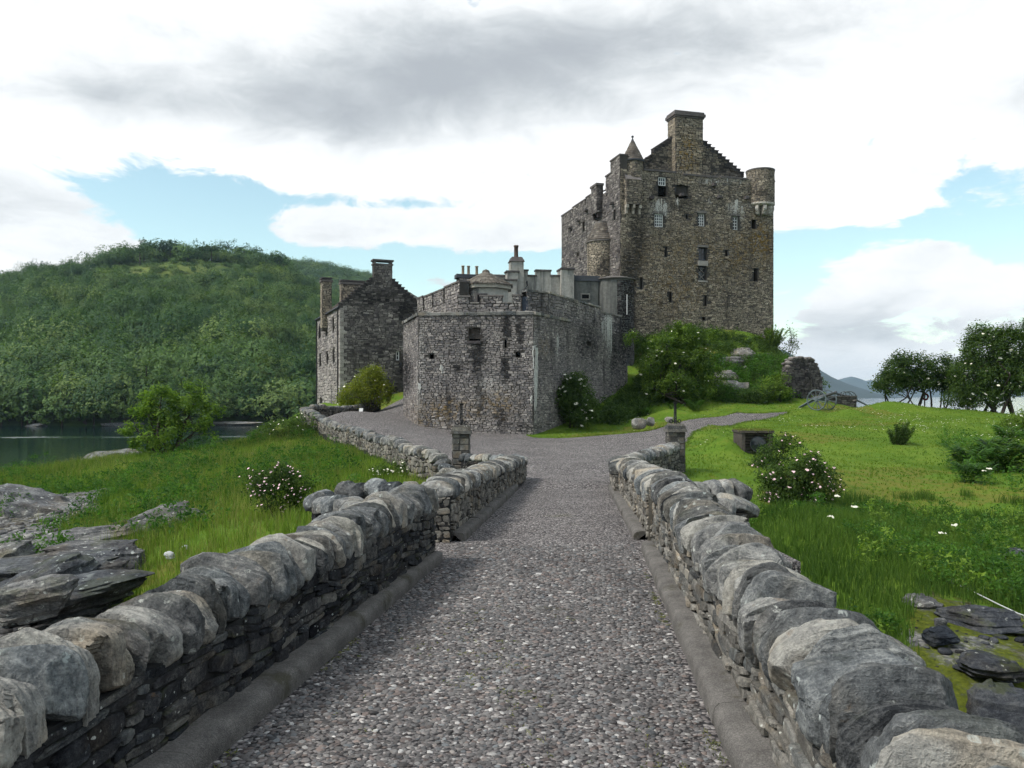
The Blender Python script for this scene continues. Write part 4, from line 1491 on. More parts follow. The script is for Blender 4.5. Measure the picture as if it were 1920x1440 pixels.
gate_pier(865, 24.7, 797, 'square stone gate pier with iron scroll finial in front of the bastion', 3)
gate_pier(1266, 25.2, 794, 'square stone gate pier with iron scroll finial beside the lawn', 9)

# ---------------------------------------------------------------- castle masonry helpers
class Frame:
    """a vertical wall plane: origin, horizontal direction u, outward normal n (towards the viewer's side)"""
    def __init__(self, O, A):
        self.O = np.array(O, float)
        d = np.array(A, float) - self.O
        self.L = float(np.hypot(*d))
        self.u = d / self.L
        self.n = np.array([self.u[1], -self.u[0]])

    def w(self, u, z, n=0.0):
        q = self.O + self.u * u + self.n * n
        return (q[0], q[1], z)

    def W(self, A):
        """rows of (u, z, n)"""
        A = np.asarray(A, float)
        q = self.O + A[:, :1] * self.u + A[:, 2:] * self.n
        return np.c_[q, A[:, 1]]

    def up(self, px, n=0.0):
        k = K(px)
        O = self.O + self.n * n
        return (k * O[1] - O[0]) / (self.u[0] - k * self.u[1])

    def Y(self, u, n=0.0):
        return (self.O + self.u * u + self.n * n)[1]

    def zp(self, px, py, n=0.0):
        return ZP(py, self.Y(self.up(px, n), n))

    def rect(self, x0, x1, y0, y1, n=0.0):
        u0, u1 = self.up(x0, n), self.up(x1, n)
        Y = self.Y((u0 + u1) / 2, n)
        return [u0, u1, ZP(y1, Y), ZP(y0, Y)]

    def box(self, mb, u0, u1, z0, z1, n0, n1, **kw):
        """solid from depth n0 (inner) to n1 (outer)"""
        mb.hexa([self.w(u0, z0, n1), self.w(u1, z0, n1), self.w(u1, z0, n0), self.w(u0, z0, n0),
                 self.w(u0, z1, n1), self.w(u1, z1, n1), self.w(u1, z1, n0), self.w(u0, z1, n0)], **kw)


WEAR = []     # (px, py, rx, ry, kind 1 lime / 2 lichen / 3 dark, amount)


def wear_at(px, py, rng):
    w = [0, 0, 0]
    for (x, y, rx, ry, k, a) in WEAR:
        d = ((px - x) / (rx if k == 1 else rx * 1.05 + 1.0)) ** 2 + ((py - y) / ry) ** 2
        if d < 4:
            w[k - 1] = max(w[k - 1], a * (0.75 if k == 1 else 1.35) * math.exp(-d * 1.1) * rng.uniform(0.5, 1.2))
    return [min(1, v) for v in w]


def wall_body(mb, fr, u0, u1, z0, z1, holes=(), depth=0.45, mat=0, n=0.0, void=None):
    """flat wall with real rectangular openings, reveals and (when void is given) a dark back"""
    us = sorted({u0, u1, *[h[0] for h in holes], *[h[1] for h in holes]})
    zs = sorted({z0, z1, *[h[2] for h in holes], *[h[3] for h in holes]})
    for a, b in zip(us[:-1], us[1:]):
        for c, d in zip(zs[:-1], zs[1:]):
            mu, mz = (a + b) / 2, (c + d) / 2
            if any(h[0] < mu < h[1] and h[2] < mz < h[3] for h in holes):
                continue
            mb.quad(fr.w(a, c, n), fr.w(b, c, n), fr.w(b, d, n), fr.w(a, d, n), mat=mat)
    for h in holes:
        a, b, c, d = h[:4]
        for p, q in (((a, c), (b, c)), ((b, c), (b, d)), ((b, d), (a, d)), ((a, d), (a, c))):
            mb.quad(fr.w(*p, n), fr.w(*q, n), fr.w(*q, n - depth), fr.w(*p, n - depth), mat=mat)
        if void is not None:
            mb.quad(fr.w(a, c, n - depth), fr.w(b, c, n - depth), fr.w(b, d, n - depth), fr.w(a, d, n - depth), mat=void)


def stone_skin(mb, fr, u0, u1, z0, z1, hr, wr, seed, holes=(), top=None, bot=None, n=0.0, proud=(0.015, 0.055), tint=(0.5, 0.26), mat=0, map_fn=None, big=0.05):
    """proud rubble stones over a wall plane"""
    rng = np.random.default_rng(seed)
    cs = rubble_layout(rng, u1 - u0, z1 - z0, hr, wr, 0.22, seed)
    cs = cs + np.array([u0, z0])
    ctr = cs.mean(1)
    ok = np.ones(len(cs), bool)
    if top is not None:
        ok &= np.array([c[:, 1].max() <= top(c[:, 0].mean()) + 0.03 for c in cs])
    if bot is not None:
        ok &= ctr[:, 1] > np.array([bot(x) for x in ctr[:, 0]])
    for h in holes:
        lo, hi = cs.min(1), cs.max(1)
        ok &= ~((lo[:, 0] < h[1] - 0.02) & (hi[:, 0] > h[0] + 0.02) & (lo[:, 1] < h[3] - 0.02) & (hi[:, 1] > h[2] + 0.02))
    cs = cs[ok]
    N = len(cs)
    m = cs.mean(1, keepdims=True)
    jt = rng.uniform(0.84, 0.97, (N, 1, 1))
    cs = cs + rng.normal(0, 1, cs.shape) * np.array([wr[0] * 0.10, hr[0] * 0.16])
    o = m + (cs - m) * jt
    i_ = m + (cs - m) * rng.uniform(0.66, 0.86, (N, 4, 1))
    pr = rng.uniform(*proud, (N, 1)) * np.where(rng.random((N, 1)) < big, 1.8, 1)
    po = np.concatenate([o, np.full((N, 4, 1), n - 0.02)], -1)
    pi = np.concatenate([i_, (n + pr * rng.uniform(0.6, 1.2, (N, 4)))[..., None]], -1)
    A = np.concatenate([po, pi], 1).reshape(-1, 3)
    V = map_fn(A) if map_fn else fr.W(A)
    base = (np.arange(N) * 8)[:, None, None]
    F = np.array([[0, 1, 5, 4], [1, 2, 6, 5], [2, 3, 7, 6], [3, 0, 4, 7], [4, 5, 6, 7]])[None] + base
    ctr = V.reshape(N, 8, 3).mean(1)
    px, py = proj(ctr)
    T = np.clip(rng.normal(*tint, N), 0, 1)
    W = np.array([[T[k]] + wear_at(px[k], py[k], rng) for k in range(N)])
    mb.add(V, F.reshape(-1, 4), mat=mat, wear=np.repeat(W, 5, 0))


def part_box(root, name, fr, u0, u1, z0, z1, n0, n1, mat, tint=0.5):
    mb = MB()
    fr.box(mb, u0, u1, z0, z1, n0, n1, wear=(tint, 0, 0, 0))
    return mb.build(name, mat, root)


def sash_window(root, fr, rect, n, cols, rows, frame=0.07, bar=0.035, name='window', mat='white'):
    """timber sash: frame with glazing bars, one glass pane behind each light"""
    u0, u1, z0, z1 = rect
    mb = MB()
    d = 0.06
    for (a, b, c, e) in ((u0, u0 + frame, z0, z1), (u1 - frame, u1, z0, z1), (u0 + frame, u1 - frame, z0, z0 + frame), (u0 + frame, u1 - frame, z1 - frame, z1)):
        fr.box(mb, a, b, c, e, n - d, n)
    iu0, iu1, iz0, iz1 = u0 + frame, u1 - frame, z0 + frame, z1 - frame
    for i in range(1, cols):
        x = iu0 + (iu1 - iu0) * i / cols
        fr.box(mb, x - bar / 2, x + bar / 2, iz0, iz1, n - d + 0.01, n - 0.01)
    for j in range(1, rows):
        z = iz0 + (iz1 - iz0) * j / rows
        fr.box(mb, iu0, iu1, z - bar / 2, z + bar / 2, n - d + 0.013, n - 0.013)
    w = mb.build(name, M[mat], root)
    for i in range(cols):
        for j in range(rows):
            one = MB()
            a, b = iu0 + (iu1 - iu0) * i / cols, iu0 + (iu1 - iu0) * (i + 1) / cols
            c, e = iz0 + (iz1 - iz0) * j / rows, iz0 + (iz1 - iz0) * (j + 1) / rows
            one.quad(fr.w(a, c, n - 0.035), fr.w(b, c, n - 0.035), fr.w(b, e, n - 0.035), fr.w(a, e, n - 0.035))
            one.build('pane', M['glass'], w)
    return w


def round_skin(mb, c, r, z0, z1, a0, a1, hr, wr, seed, holes=(), mat=0, tint=(0.5, 0.2), proud=(0.012, 0.045)):
    L = r * (a1 - a0)
    def mp(A):
        th = a0 + A[:, 0] / r
        rr = r + A[:, 2]
        return np.c_[c[0] + rr * np.cos(th), c[1] + rr * np.sin(th), A[:, 1]]
    stone_skin(mb, None, 0, L, z0, z1, hr, wr, seed, holes=holes, map_fn=mp, mat=mat, tint=tint, proud=proud)


def roof_tiles(root, name, c, prof, seg, rows, a0=0, a1=2 * math.pi, mat='roof', seed=1, tiles=True):
    """cone or pyramid of overlapping stone slates; prof (r0, z0) eave -> (r1, z1) top"""
    r = np.random.default_rng(seed)
    (r0, z0), (r1, z1) = prof
    mb = MB()
    mb.ring(c, [(r0 * 0.97, z0), (r1 * 0.97 if r1 else 0.01, z1 - 0.02)], seg, a0, a1)
    for j in range(rows):
        t0, t1 = j / rows, min(1, (j + 1.25) / rows)
        ra, rb = r0 + (r1 - r0) * t0, r0 + (r1 - r0) * t1
        za, zb = z0 + (z1 - z0) * t0, z0 + (z1 - z0) * t1
        n = max(5, int((a1 - a0) * max(ra, 0.25) / 0.30))
        off = r.uniform(0, 1)
        for i in range(n):
            b0 = a0 + (a1 - a0) * (i + 0.02) / n
            b1 = a0 + (a1 - a0) * (i + 0.98) / n
            lift = 0.035 + r.uniform(0, 0.02)
            V = []
            for (rr, zz, e) in ((ra + 0.02, za - 0.02, lift), (rb, zb, 0.012)):
                for b in (b0, b1):
                    V.append((c[0] + (rr + e * 0.5) * math.cos(b), c[1] + (rr + e * 0.5) * math.sin(b), zz + e))
            low = [(c[0] + ra * 0.985 * math.cos(b), c[1] + ra * 0.985 * math.sin(b), za - 0.02) for b in (b0, b1)]
            mb.add(V + low, [[0, 1, 3, 2], [4, 5, 1, 0]], wear=(float(np.clip(r.normal(0.5, 0.22), 0, 1)), 0, 0, 0))
    return mb.build(name, M[mat], root)


def crow_steps(root, fr, u_lo, z_lo, u_hi, z_hi, n, d0, d1, seed=1, size=None):
    """stepped gable stones from (u_lo, z_lo) at the eave up to (u_hi, z_hi)"""
    r = np.random.default_rng(seed)
    for i in range(n):
        ua, ub = u_lo + (u_hi - u_lo) * i / n, u_lo + (u_hi - u_lo) * (i + 1) / n
        z1 = z_lo + (z_hi - z_lo) * (i + 1) / n
        z0 = z_lo + (z_hi - z_lo) * i / n - 0.16
        a, b = min(ua, ub) - 0.03, max(ua, ub) + 0.05
        mb = MB()
        fr.box(mb, a, b, z0, z1 + r.uniform(-0.02, 0.03), d0, d1 + r.uniform(0.0, 0.03), wear=(r.uniform(0.1, 0.5), 0, 0, 0.5))
        fr.box(mb, a - 0.04, b + 0.04, z1 + 0.031, z1 + 0.10, d0 - 0.02, d1 + 0.07, wear=(r.uniform(0.2, 0.6), 0, 0, 0.4))
        mb.build('crow_step', M['house'], root)


WEAR += [(1237, 392, 16, 14, 1, 1.0), (1242, 405, 8, 18, 1, .6), (1378, 392, 11, 14, 1, .9), (1390, 405, 4, 14, 1, .8), (1270, 378, 3, 8, 1, .9), (1330, 378, 3, 6, 1, .8),
         (1340, 340, 40, 7, 1, .35), (1425, 386, 26, 4, 1, .7), (1380, 336, 30, 6, 1, .4),
         (1425, 455, 18, 45, 2, .9), (1385, 470, 22, 50, 2, .55), (1290, 290, 18, 40, 2, .7), (1270, 540, 60, 60, 2, .4), (1300, 480, 100, 60, 2, .35),
         (1195, 450, 22, 90, 3, .55), (1180, 520, 20, 70, 3, .7), (1265, 385, 50, 18, 3, .4), (1240, 360, 22, 16, 3, .6), (1370, 310, 30, 24, 3, .6), (1230, 300, 26, 22, 3, .55),
         (1425, 360, 26, 16, 3, .4), (1172, 600, 18, 90, 3, .85), (1130, 500, 14, 26, 3, .5),
         (1003, 700, 4, 75, 1, 1.0), (1001, 655, 5, 14, 1, .7), (830, 690, 4, 16, 1, .7), (915, 720, 20, 14, 1, .5), (1045, 650, 3, 26, 1, .7), (1142, 610, 5, 60, 1, .9),
         (1136, 600, 5, 30, 1, .5), (790, 690, 5, 100, 1, .35), (785, 740, 4, 40, 1, .5), (930, 735, 40, 22, 1, .25),
         (950, 615, 9, 30, 3, .95), (975, 620, 5, 36, 3, .8), (895, 660, 14, 50, 3, .75), (900, 740, 12, 70, 3, .5), (948, 690, 7, 36, 3, .8), (940, 780, 14, 40, 3, .5), (870, 600, 40, 10, 3, .3),
         (860, 690, 20, 14, 3, .5), (1100, 640, 30, 50, 3, .45), (1150, 660, 16, 60, 3, .5), (980, 800, 60, 14, 3, .4), (1060, 610, 40, 24, 3, .3),
         (840, 770, 60, 24, 2, .5), (935, 755, 30, 24, 2, .5), (1020, 650, 12, 20, 2, .25), (800, 790, 30, 14, 2, .4),
         (700, 560, 60, 22, 3, .5), (760, 580, 20, 40, 3, .6), (690, 520, 26, 30, 3, .4), (760, 700, 16, 50, 3, .6), (740, 730, 30, 20, 3, .5)]

# ---------------------------------------------------------------- keep
KL, KN, KR = (5.64, 91.0), (10.15, 75.0), (25.95, 79.4)
fF = Frame(KN, KR)
fS = Frame(KL, KN)
ZB = 9.0
Z_PAR = 28.3
keep = thing('keep_tower', 'tall brown stone keep with stepped gable, big chimney and corner turrets', 'tower', (KN[0], KN[1], ZB))
win = {k: fF.rect(*v) for k, v in dict(
    sash_a=(1227.5, 1243.5, 401, 425.5), sash_b=(1234.5, 1248.5, 332, 348), sash_c=(1309, 1321.5, 400, 424), sash_d=(1374, 1384.5, 405, 431),
    big_up=(1310, 1325.5, 464, 489), big_low=(1310, 1324, 499, 526), slit_a=(1286, 1290, 402, 411), slit_b=(1410, 1417, 412, 429), slit_c=(1246.5, 1250.5, 463, 482),
    slit_d=(1360, 1364, 469, 481), slit_e=(1413, 1420.5, 503, 527), slit_f=(1200.5, 1204.5, 520, 542), slit_g=(1255, 1259, 547, 567), slit_h=(1321, 1325, 554, 573),
    hole=(1317, 1322, 594, 600), niche=(1268, 1290, 347, 372), recess=(1234, 1250, 349, 369)).items()}
voidw = [win[k] for k in win if k.startswith('slit') or k in ('hole', 'niche', 'recess')]
allw = list(win.values())
mb = MB()
wall_body(mb, fF, 0, fF.L, ZB, Z_PAR, allw, 0.5, 0, void=1)
# side and rear walls, wall-walk floor
sw = [fS.rect(*v) for v in ((1092.5, 1096, 416, 434), (1069.5, 1072, 427, 434), (1150.5, 1154, 393, 413), (1082, 1085, 474, 480))]
ZS = 26.95
wall_body(mb, fS, 0, fS.L, ZB, ZS, sw, 0.5, 0, void=1)
rb = np.array(KR) + (np.array(KL) - np.array(KN))
fR = Frame(KR, rb)
wall_body(mb, fR, 0, fR.L, ZB, 27.0, (), 0.4)
fB = Frame(rb, KL)
wall_body(mb, fB, 0, fB.L, ZB, 27.0, (), 0.4)
mb.add([(*KL, 26.2), (*KN, 26.2), (*KR, 26.2), (*rb, 26.2)], [[0, 1, 2, 3]])
body = mb.build('wall_core', [M['mortar'], M['black']], keep)
# front parapet thickness (returns behind the front wall head)
part_box(keep, 'parapet', fF, 0.02, fF.L - 0.02, 26.2, Z_PAR - 0.01, -0.75, -0.52, M['mortar'])
mb = MB()
mb.quad(fF.w(0, Z_PAR, 0), fF.w(fF.L, Z_PAR, 0), fF.w(fF.L, Z_PAR, -0.75), fF.w(0, Z_PAR, -0.75))
mb.build('parapet_top', M['house'], keep)
mb = MB()
stone_skin(mb, fF, 0, fF.L, ZB, Z_PAR, (0.07, 0.15), (0.14, 0.48), 1, holes=allw, proud=(0.015, 0.055))
mb.build('stonework', M['keep'], keep, 'stuff')
mb = MB()
stone_skin(mb, fS, 0, fS.L, 12, ZS, (0.14, 0.30), (0.22, 0.62), 2, holes=sw, tint=(0.46, 0.2))
mb.build('stonework', M['house'], keep, 'stuff')
# windows
sash_window(keep, fF, win['sash_a'], -0.10, 4, 4, 0.09, 0.05)
sash_window(keep, fF, win['sash_b'], -0.08, 3, 2, 0.09, 0.05)
sash_window(keep, fF, win['sash_c'], -0.14, 3, 4, 0.08, 0.05)
sash_window(keep, fF, win['sash_d'], -0.18, 2, 4, 0.08, 0.05)
sash_window(keep, fF, win['big_up'], -0.30, 2, 2, 0.07, 0.05, mat='lead')
sash_window(keep, fF, win['big_low'], -0.30, 1, 1, 0.07, 0.05, mat='lead')
u0, u1, z0, z1 = win['big_low']
mb = MB()
for (a, b) in (((u0 + .1, z0 + .75), (u1 - .1, z0 + 1.28)), ((u0 + .1, z0 + 1.28), (u1 - .1, z0 + .75)), ((u0 + .1, z0 + .12), (u1 - .1, z0 + .62)), ((u0 + .1, z0 + .62), (u1 - .1, z0 + .12))):
    mb.tube([fF.w(a[0], a[1], -0.24), fF.w(b[0], b[1], -0.24)], 0.05, 6)
mb.build('window_tracery', M['dressed'], keep, 'stuff')
r_ = win['big_low']
part_box(keep, 'window_sill', fF, r_[0] - 0.12, r_[1] + 0.12, r_[3] + 0.02, win['big_up'][2] - 0.02, -0.3, 0.16, M['dressed'], 0.8)
part_box(keep, 'window_sill', fF, r_[0] - 0.1, r_[1] + 0.1, r_[2] - 0.16, r_[2] - 0.01, -0.3, 0.12, M['dressed'], 0.8)
for k in ('sash_a', 'sash_c', 'sash_d', 'big_up'):
    r_ = win[k]
    part_box(keep, 'lintel', fF, r_[0] - 0.15, r_[1] + 0.15, r_[3] + 0.01, r_[3] + 0.24, -0.2, 0.07, M['dressed'], 0.3)
# water spouts
for (px, py) in ((1220, 372), (1337, 347), (1347, 370), (1397, 372), (1276, 366)):
    u, z = fF.up(px), fF.zp(px, py)
    part_box(keep, 'water_spout', fF, u - 0.16, u + 0.16, z - 0.14, z + 0.12, -0.1, 0.45, M['house'], 0.1)
# string course under the wall head, stepping with the merlons
for (x0, x1, py) in ((1207, 1268, 322), (1281, 1345, 331), (1350, 1400, 335)):
    u0, u1 = fF.up(x0), fF.up(x1)
    z = fF.zp((x0 + x1) / 2, py)
    part_box(keep, 'string_course', fF, u0, u1, z - 0.02, z + 0.16, -0.35, 0.10, M['house'], 0.25)
# gable of the cap-house, set back behind the wall-walk
GN = -1.0
gu0, gu1 = fF.up(1206, GN), fF.up(1396, GN)
gz0 = fF.zp(1206, 300, GN)
gl_top = (fF.up(1266, GN), fF.zp(1266, 258, GN))
gr_top = (fF.up(1318, GN), fF.zp(1318, 262, GN))
gr_lo = (fF.up(1392, GN), fF.zp(1392, 329, GN))
gl_lo = (fF.up(1207, GN), fF.zp(1207, 298, GN))
mb = MB()
poly = [(gl_lo[0], 26.2), (gr_lo[0], 26.2), gr_lo, gr_top, gl_top, gl_lo]
V = [fF.w(u, z, GN) for u, z in poly] + [fF.w(u, z, GN - 0.6) for u, z in poly]
n = len(poly)
mb.add(V, [list(range(n))])
mb.add(V, [list(range(2 * n - 1, n - 1, -1))])
mb.add(V, [[i, (i + 1) % n, n + (i + 1) % n, n + i] for i in range(n)])
mb.build('gable', M['mortar'], keep)
mb = MB()
gtop = lambda u: np.interp(u, [gl_lo[0], gl_top[0], gr_top[0], gr_lo[0]], [gl_lo[1], gl_top[1], gr_top[1], gr_lo[1]])
stone_skin(mb, fF, gl_lo[0], gr_lo[0], 26.3, gl_top[1], (0.12, 0.22), (0.2, 0.55), 4, top=gtop, n=GN, tint=(0.38, 0.2))
mb.build('stonework', M['keep'], keep, 'stuff')
crow_steps(keep, fF, gr_lo[0] + 0.1, gr_lo[1], gr_top[0], gr_top[1] - 0.2, 11, GN - 0.65, GN + 0.02, 5)
crow_steps(keep, fF, gl_lo[0] + 1.1, gl_lo[1] + 0.85, gl_top[0] - 0.1, gl_top[1] - 0.05, 6, GN - 0.65, GN + 0.02, 6)
# roof of the cap-house running back from the gable
mb = MB()
rl = 12.0
ap = ((gl_top[0] + gr_top[0]) / 2, gl_top[1] - 0.1)
for (a, b) in ((gl_lo, ap), (ap, gr_lo)):
    mb.quad(fF.w(a[0], a[1] - 0.5, GN - 0.6), fF.w(b[0], b[1] - 0.5, GN - 0.6), fF.w(b[0], b[1] - 0.5, GN - rl), fF.w(a[0], a[1] - 0.5, GN - rl))
mb.build('roof', M['roof'], keep)
# chimney stack
cu0, cu1 = fF.up(1266.5, -0.3), fF.up(1318, -0.3)
cz1 = fF.zp(1290, 221, -0.3)
mb = MB()
fF.box(mb, cu0, cu1, 26.3, cz1, -1.9, -0.3)
ch = mb.build('chimney', M['mortar'], keep)
mb = MB()
stone_skin(mb, fF, cu0, cu1, Z_PAR - 0.3, cz1, (0.12, 0.22), (0.2, 0.6), 7, n=-0.3, tint=(0.52, 0.2))
fcs = Frame(fF.w(cu0, 0, -1.9)[:2], fF.w(cu0, 0, -0.3)[:2])
stone_skin(mb, fcs, 0, 1.6, Z_PAR - 0.3, cz1, (0.12, 0.24), (0.25, 0.6), 8, tint=(0.6, 0.15))
mb.build('stonework', M['keep'], ch, 'stuff')
for (e, za, zb) in ((0.10, cz1, cz1 + 0.16), (0.20, cz1 + 0.161, cz1 + 0.42), (0.10, cz1 + 0.421, cz1 + 0.62)):
    mb = MB()
    fF.box(mb, cu0 - e, cu1 + e, za, zb, -1.9 - e, -0.3 + e, wear=(0.35, 0, 0, 0.2))
    mb.build('chimney_cap', M['house'], ch)
# round turret with conical stone roof at the near corner
def cyl(root, name, c, r, z0, z1, seed, mat='keep', a0=math.pi * 0.72, a1=math.pi * 2.1, hr=(0.12, 0.2), wr=(0.2, 0.45), tint=(0.5, 0.2), core='mortar', holes=()):
    mb = MB()
    mb.ring(c, [(0, z0), (r, z0), (r, z1), (0, z1)], 28, smooth=False)
    p = mb.build(name, M[core], root)
    mb = MB()
    round_skin(mb, c, r, z0, z1, a0, a1, hr, wr, seed, mat=0, tint=tint, holes=holes)
    mb.build('stonework', M[mat], p, 'stuff')
    return p


tc_ = fF.w(fF.up(1186, -0.75), 0, -0.75)
tz0, tz1, tz2 = ZP(336, tc_[1]), ZP(303, tc_[1]), ZP(264, tc_[1])
cyl(keep, 'turret', tc_, 0.98, tz0 - 2.0, tz1, 11)
roof_tiles(keep, 'turret_roof', tc_, ((1.08, tz1), (0.12, tz2)), 22, 9, seed=2)
mb = MB()
mb.ring(tc_, [(1.1, tz1 - 0.16), (1.14, tz1 - 0.08), (1.1, tz1 + 0.02), (0.9, tz1 + 0.03)], 24)
mb.ring(tc_, [(0.17, tz2 - 0.05), (0.05, tz2 + 0.22), (0.04, tz2 + 0.26), (0.12, tz2 + 0.33), (0.13, tz2 + 0.40), (0.08, tz2 + 0.48), (0.0, tz2 + 0.50)], 12, smooth=True)
mb.build('finial', M['lead'], keep, 'stuff')
# square parapet blocks stepping along the flank
for (x0, x1, py, dz) in ((1145, 1164, 297, 2.2), (1136, 1149, 328, 1.6)):
    u0, u1 = fS.up(x0), min(fS.up(x1), fS.L)
    z = fS.zp((x0 + x1) / 2, py)
    o = part_box(keep, 'parapet_block', fS, u0, u1, ZS - 0.5, z, -0.7, 0.02, M['mortar'])
    mb = MB()
    stone_skin(mb, fS, u0, u1, ZS - 0.4, z, (0.14, 0.26), (0.22, 0.5), 70, n=0.02)
    mb.build('stonework', M['house'], o, 'stuff')
    part_box(o, 'cap_stone', fS, u0 - 0.06, u1 + 0.06, z + 0.002, z + 0.14, -0.76, 0.10, M['house'], 0.3)
# wall-head coping of the flank, three stepped lengths
for (x0, x1, dz) in ((1053, 1073, 0.0), (1074, 1098, 0.14), (1099, 1120, 0.26)):
    u0, u1 = fS.up(x0), fS.up(x1)
    o = part_box(keep, 'merlon', fS, u0, u1, ZS - 0.3, ZS + 0.42 + dz, -0.6, 0.015, M['mortar'])
    mb = MB()
    stone_skin(mb, fS, u0, u1, ZS - 0.3, ZS + 0.40 + dz, (0.14, 0.26), (0.22, 0.5), 71, n=0.015)
    mb.build('stonework', M['house'], o, 'stuff')
    part_box(o, 'cap_stone', fS, u0 - 0.04, u1 + 0.04, ZS + 0.421 + dz, ZS + 0.54 + dz, -0.66, 0.09, M['house'], 0.3)
# box machicolation on the flank
u0, u1 = fS.up(1119), fS.up(1130)
za, zb = fS.zp(1124, 402), fS.zp(1124, 352)
o = part_box(keep, 'box_machicolation', fS, u0, u1, za, zb, -0.05, 0.62, M['mortar'])
mb = MB()
stone_skin(mb, fS, u0, u1, za, zb, (0.14, 0.26), (0.22, 0.5), 72, n=0.62)
fbm_ = Frame(fS.w(u1, 0, 0.62)[:2], fS.w(u1, 0, 0)[:2])
stone_skin(mb, fbm_, 0, 0.62, za, zb, (0.14, 0.26), (0.22, 0.5), 73, tint=(0.3, 0.2))
mb.build('stonework', M['house'], o, 'stuff')
part_box(o, 'cap_stone', fS, u0 - 0.1, u1 + 0.1, zb + 0.002, zb + 0.22, -0.1, 0.72, M['house'], 0.3)
for uu in (u0 + 0.1, u1 - 0.3):
    part_box(o, 'corbel', fS, uu, uu + 0.22, za - 0.45, za - 0.002, -0.05, 0.5, M['house'], 0.2)
for (px, py) in ((1087, 414), (1102, 394), (1071, 427), (1150, 381)):
    u, z = fS.up(px), fS.zp(px, py)
    part_box(keep, 'water_spout', fS, u - 0.25, u + 0.25, z - 0.12, z + 0.06, -0.05, 0.4, M['house'], 0.2)
# box machicolation on the front, on three corbels
u0, u1 = fF.up(1175, 0.5), fF.up(1204, 0.5)
za, zb = fF.zp(1190, 383, 0.5), fF.zp(1190, 336, 0.5)
o = part_box(keep, 'box_machicolation', fF, u0, u1, za, zb, -0.05, 0.5, M['mortar'])
mb = MB()
stone_skin(mb, fF, u0, u1, za, zb, (0.12, 0.2), (0.22, 0.5), 74, n=0.5, tint=(0.42, 0.2))
fl = Frame(fF.w(u0, 0, 0)[:2], fF.w(u0, 0, 0.5)[:2])
stone_skin(mb, fl, 0, 0.5, za, zb, (0.12, 0.2), (0.22, 0.5), 75)
mb.build('stonework', M['keep'], o, 'stuff')
mb = MB()
mb.hexa([fF.w(u0, zb, 0.52), fF.w(u1, zb, 0.52), fF.w(u1, zb, -0.1), fF.w(u0, zb, -0.1), fF.w(u0, zb + 0.05, 0.4), fF.w(u1, zb + 0.05, 0.4), fF.w(u1, zb + 0.6, -0.05), fF.w(u0, zb + 0.6, -0.05)])
mb.build('cap_stone', M['house'], o)
for t in (0.0, 0.42, 0.84):
    uu = u0 + (u1 - u0) * t
    mb = MB()
    fF.box(mb, uu, uu + 0.24, za - 0.32, za - 0.002, -0.05, 0.48, wear=(0.6, 0.3, 0, 0))
    fF.box(mb, uu + 0.01, uu + 0.23, za - 0.85, za - 0.322, -0.05, 0.26, wear=(0.5, 0.2, 0, 0))
    mb.build('corbel', M['keep'], o)
# round bartizan at the far corner, carried on rounded corbels
bc = fF.w(fF.L - 1.22, 0, -0.42)
bz0, bz1 = ZP(384, bc[1]), ZP(323, bc[1])
bt = cyl(keep, 'bartizan', bc, 1.34, bz0, bz1, 13, a0=math.pi * 0.95, a1=math.pi * 2.35, tint=(0.42, 0.2), wr=(0.15, 0.35))
mb = MB()
mb.ring(bc, [(1.0, bz1 - 0.02), (1.40, bz1 - 0.0), (1.42, bz1 + 0.12), (0.9, bz1 + 0.14)], 28)
mb.build('cap_stone', M['house'], bt)
mb = MB()
mb.ring(bc, [(0.9, bz0 - 0.30), (1.30, bz0 - 0.24), (1.40, bz0 - 0.12), (1.40, bz0 - 0.002), (1.0, bz0)], 28, wear=(0.7, 0.5, 0, 0))
mb.build('string_course', M['keep'], bt)
for k in range(7):
    a = math.pi * (1.12 + k * 0.2)
    cx, cy = bc[0] + 1.18 * math.cos(a), bc[1] + 1.18 * math.sin(a)
    mb = MB()
    ca, sa = math.cos(a), math.sin(a)
    prof = [(-0.55, bz0 - 0.31), (0.14, bz0 - 0.31), (0.14, bz0 - 0.62), (0.02, bz0 - 0.85), (-0.12, bz0 - 1.12), (-0.55, bz0 - 1.2)]
    V = []
    for s_ in (-0.15, 0.15):
        V += [(cx + ca * q - sa * s_, cy + sa * q + ca * s_, z) for q, z in prof]
    m_ = len(prof)
    mb.add(V, [list(range(m_))], wear=(0.55, 0.4, 0, 0.1))
    mb.add(V, [list(range(2 * m_ - 1, m_ - 1, -1))], wear=(0.55, 0.4, 0, 0.1))
    mb.add(V, [[i, (i + 1) % m_, m_ + (i + 1) % m_, m_ + i] for i in range(m_)], wear=(0.45, 0.5, 0, 0.1))
    mb.build('corbel', M['keep'], bt)
# round stair tower against the flank, cut cone of stone slates
su = fS.up(1134)
sc_ = fS.w(su, 0, 0.35)
sz0, sz1, sz2 = 12.0, ZP(456, sc_[1]), ZP(419, sc_[1])
st = thing('stair_tower', 'round buff stone stair tower with cut conical slate roof against the keep', 'tower', (sc_[0], sc_[1], sz0))
cyl(st, 'drum', sc_, 1.36, sz0, sz1, 17, mat='keep', a0=math.pi * 0.9, a1=math.pi * 2.15, tint=(0.62, 0.17), wr=(0.18, 0.45))
mb = MB()
mb.ring(sc_, [(1.2, sz1 - 0.02), (1.50, sz1), (1.52, sz1 + 0.14), (1.2, sz1 + 0.16)], 28)
mb.build('eave_course', M['house'], st)
roof_tiles(st, 'roof', sc_, ((1.48, sz1 + 0.16), (0.58, sz2)), 24, 8, seed=3)
mb = MB()
mb.ring(sc_, [(0.62, sz2 - 0.05), (0.64, sz2 + 0.12), (0.0, sz2 + 0.14)], 16)
mb.build('roof_cap', M['house'], st)
mb = MB()
ax = fF.up(1153)
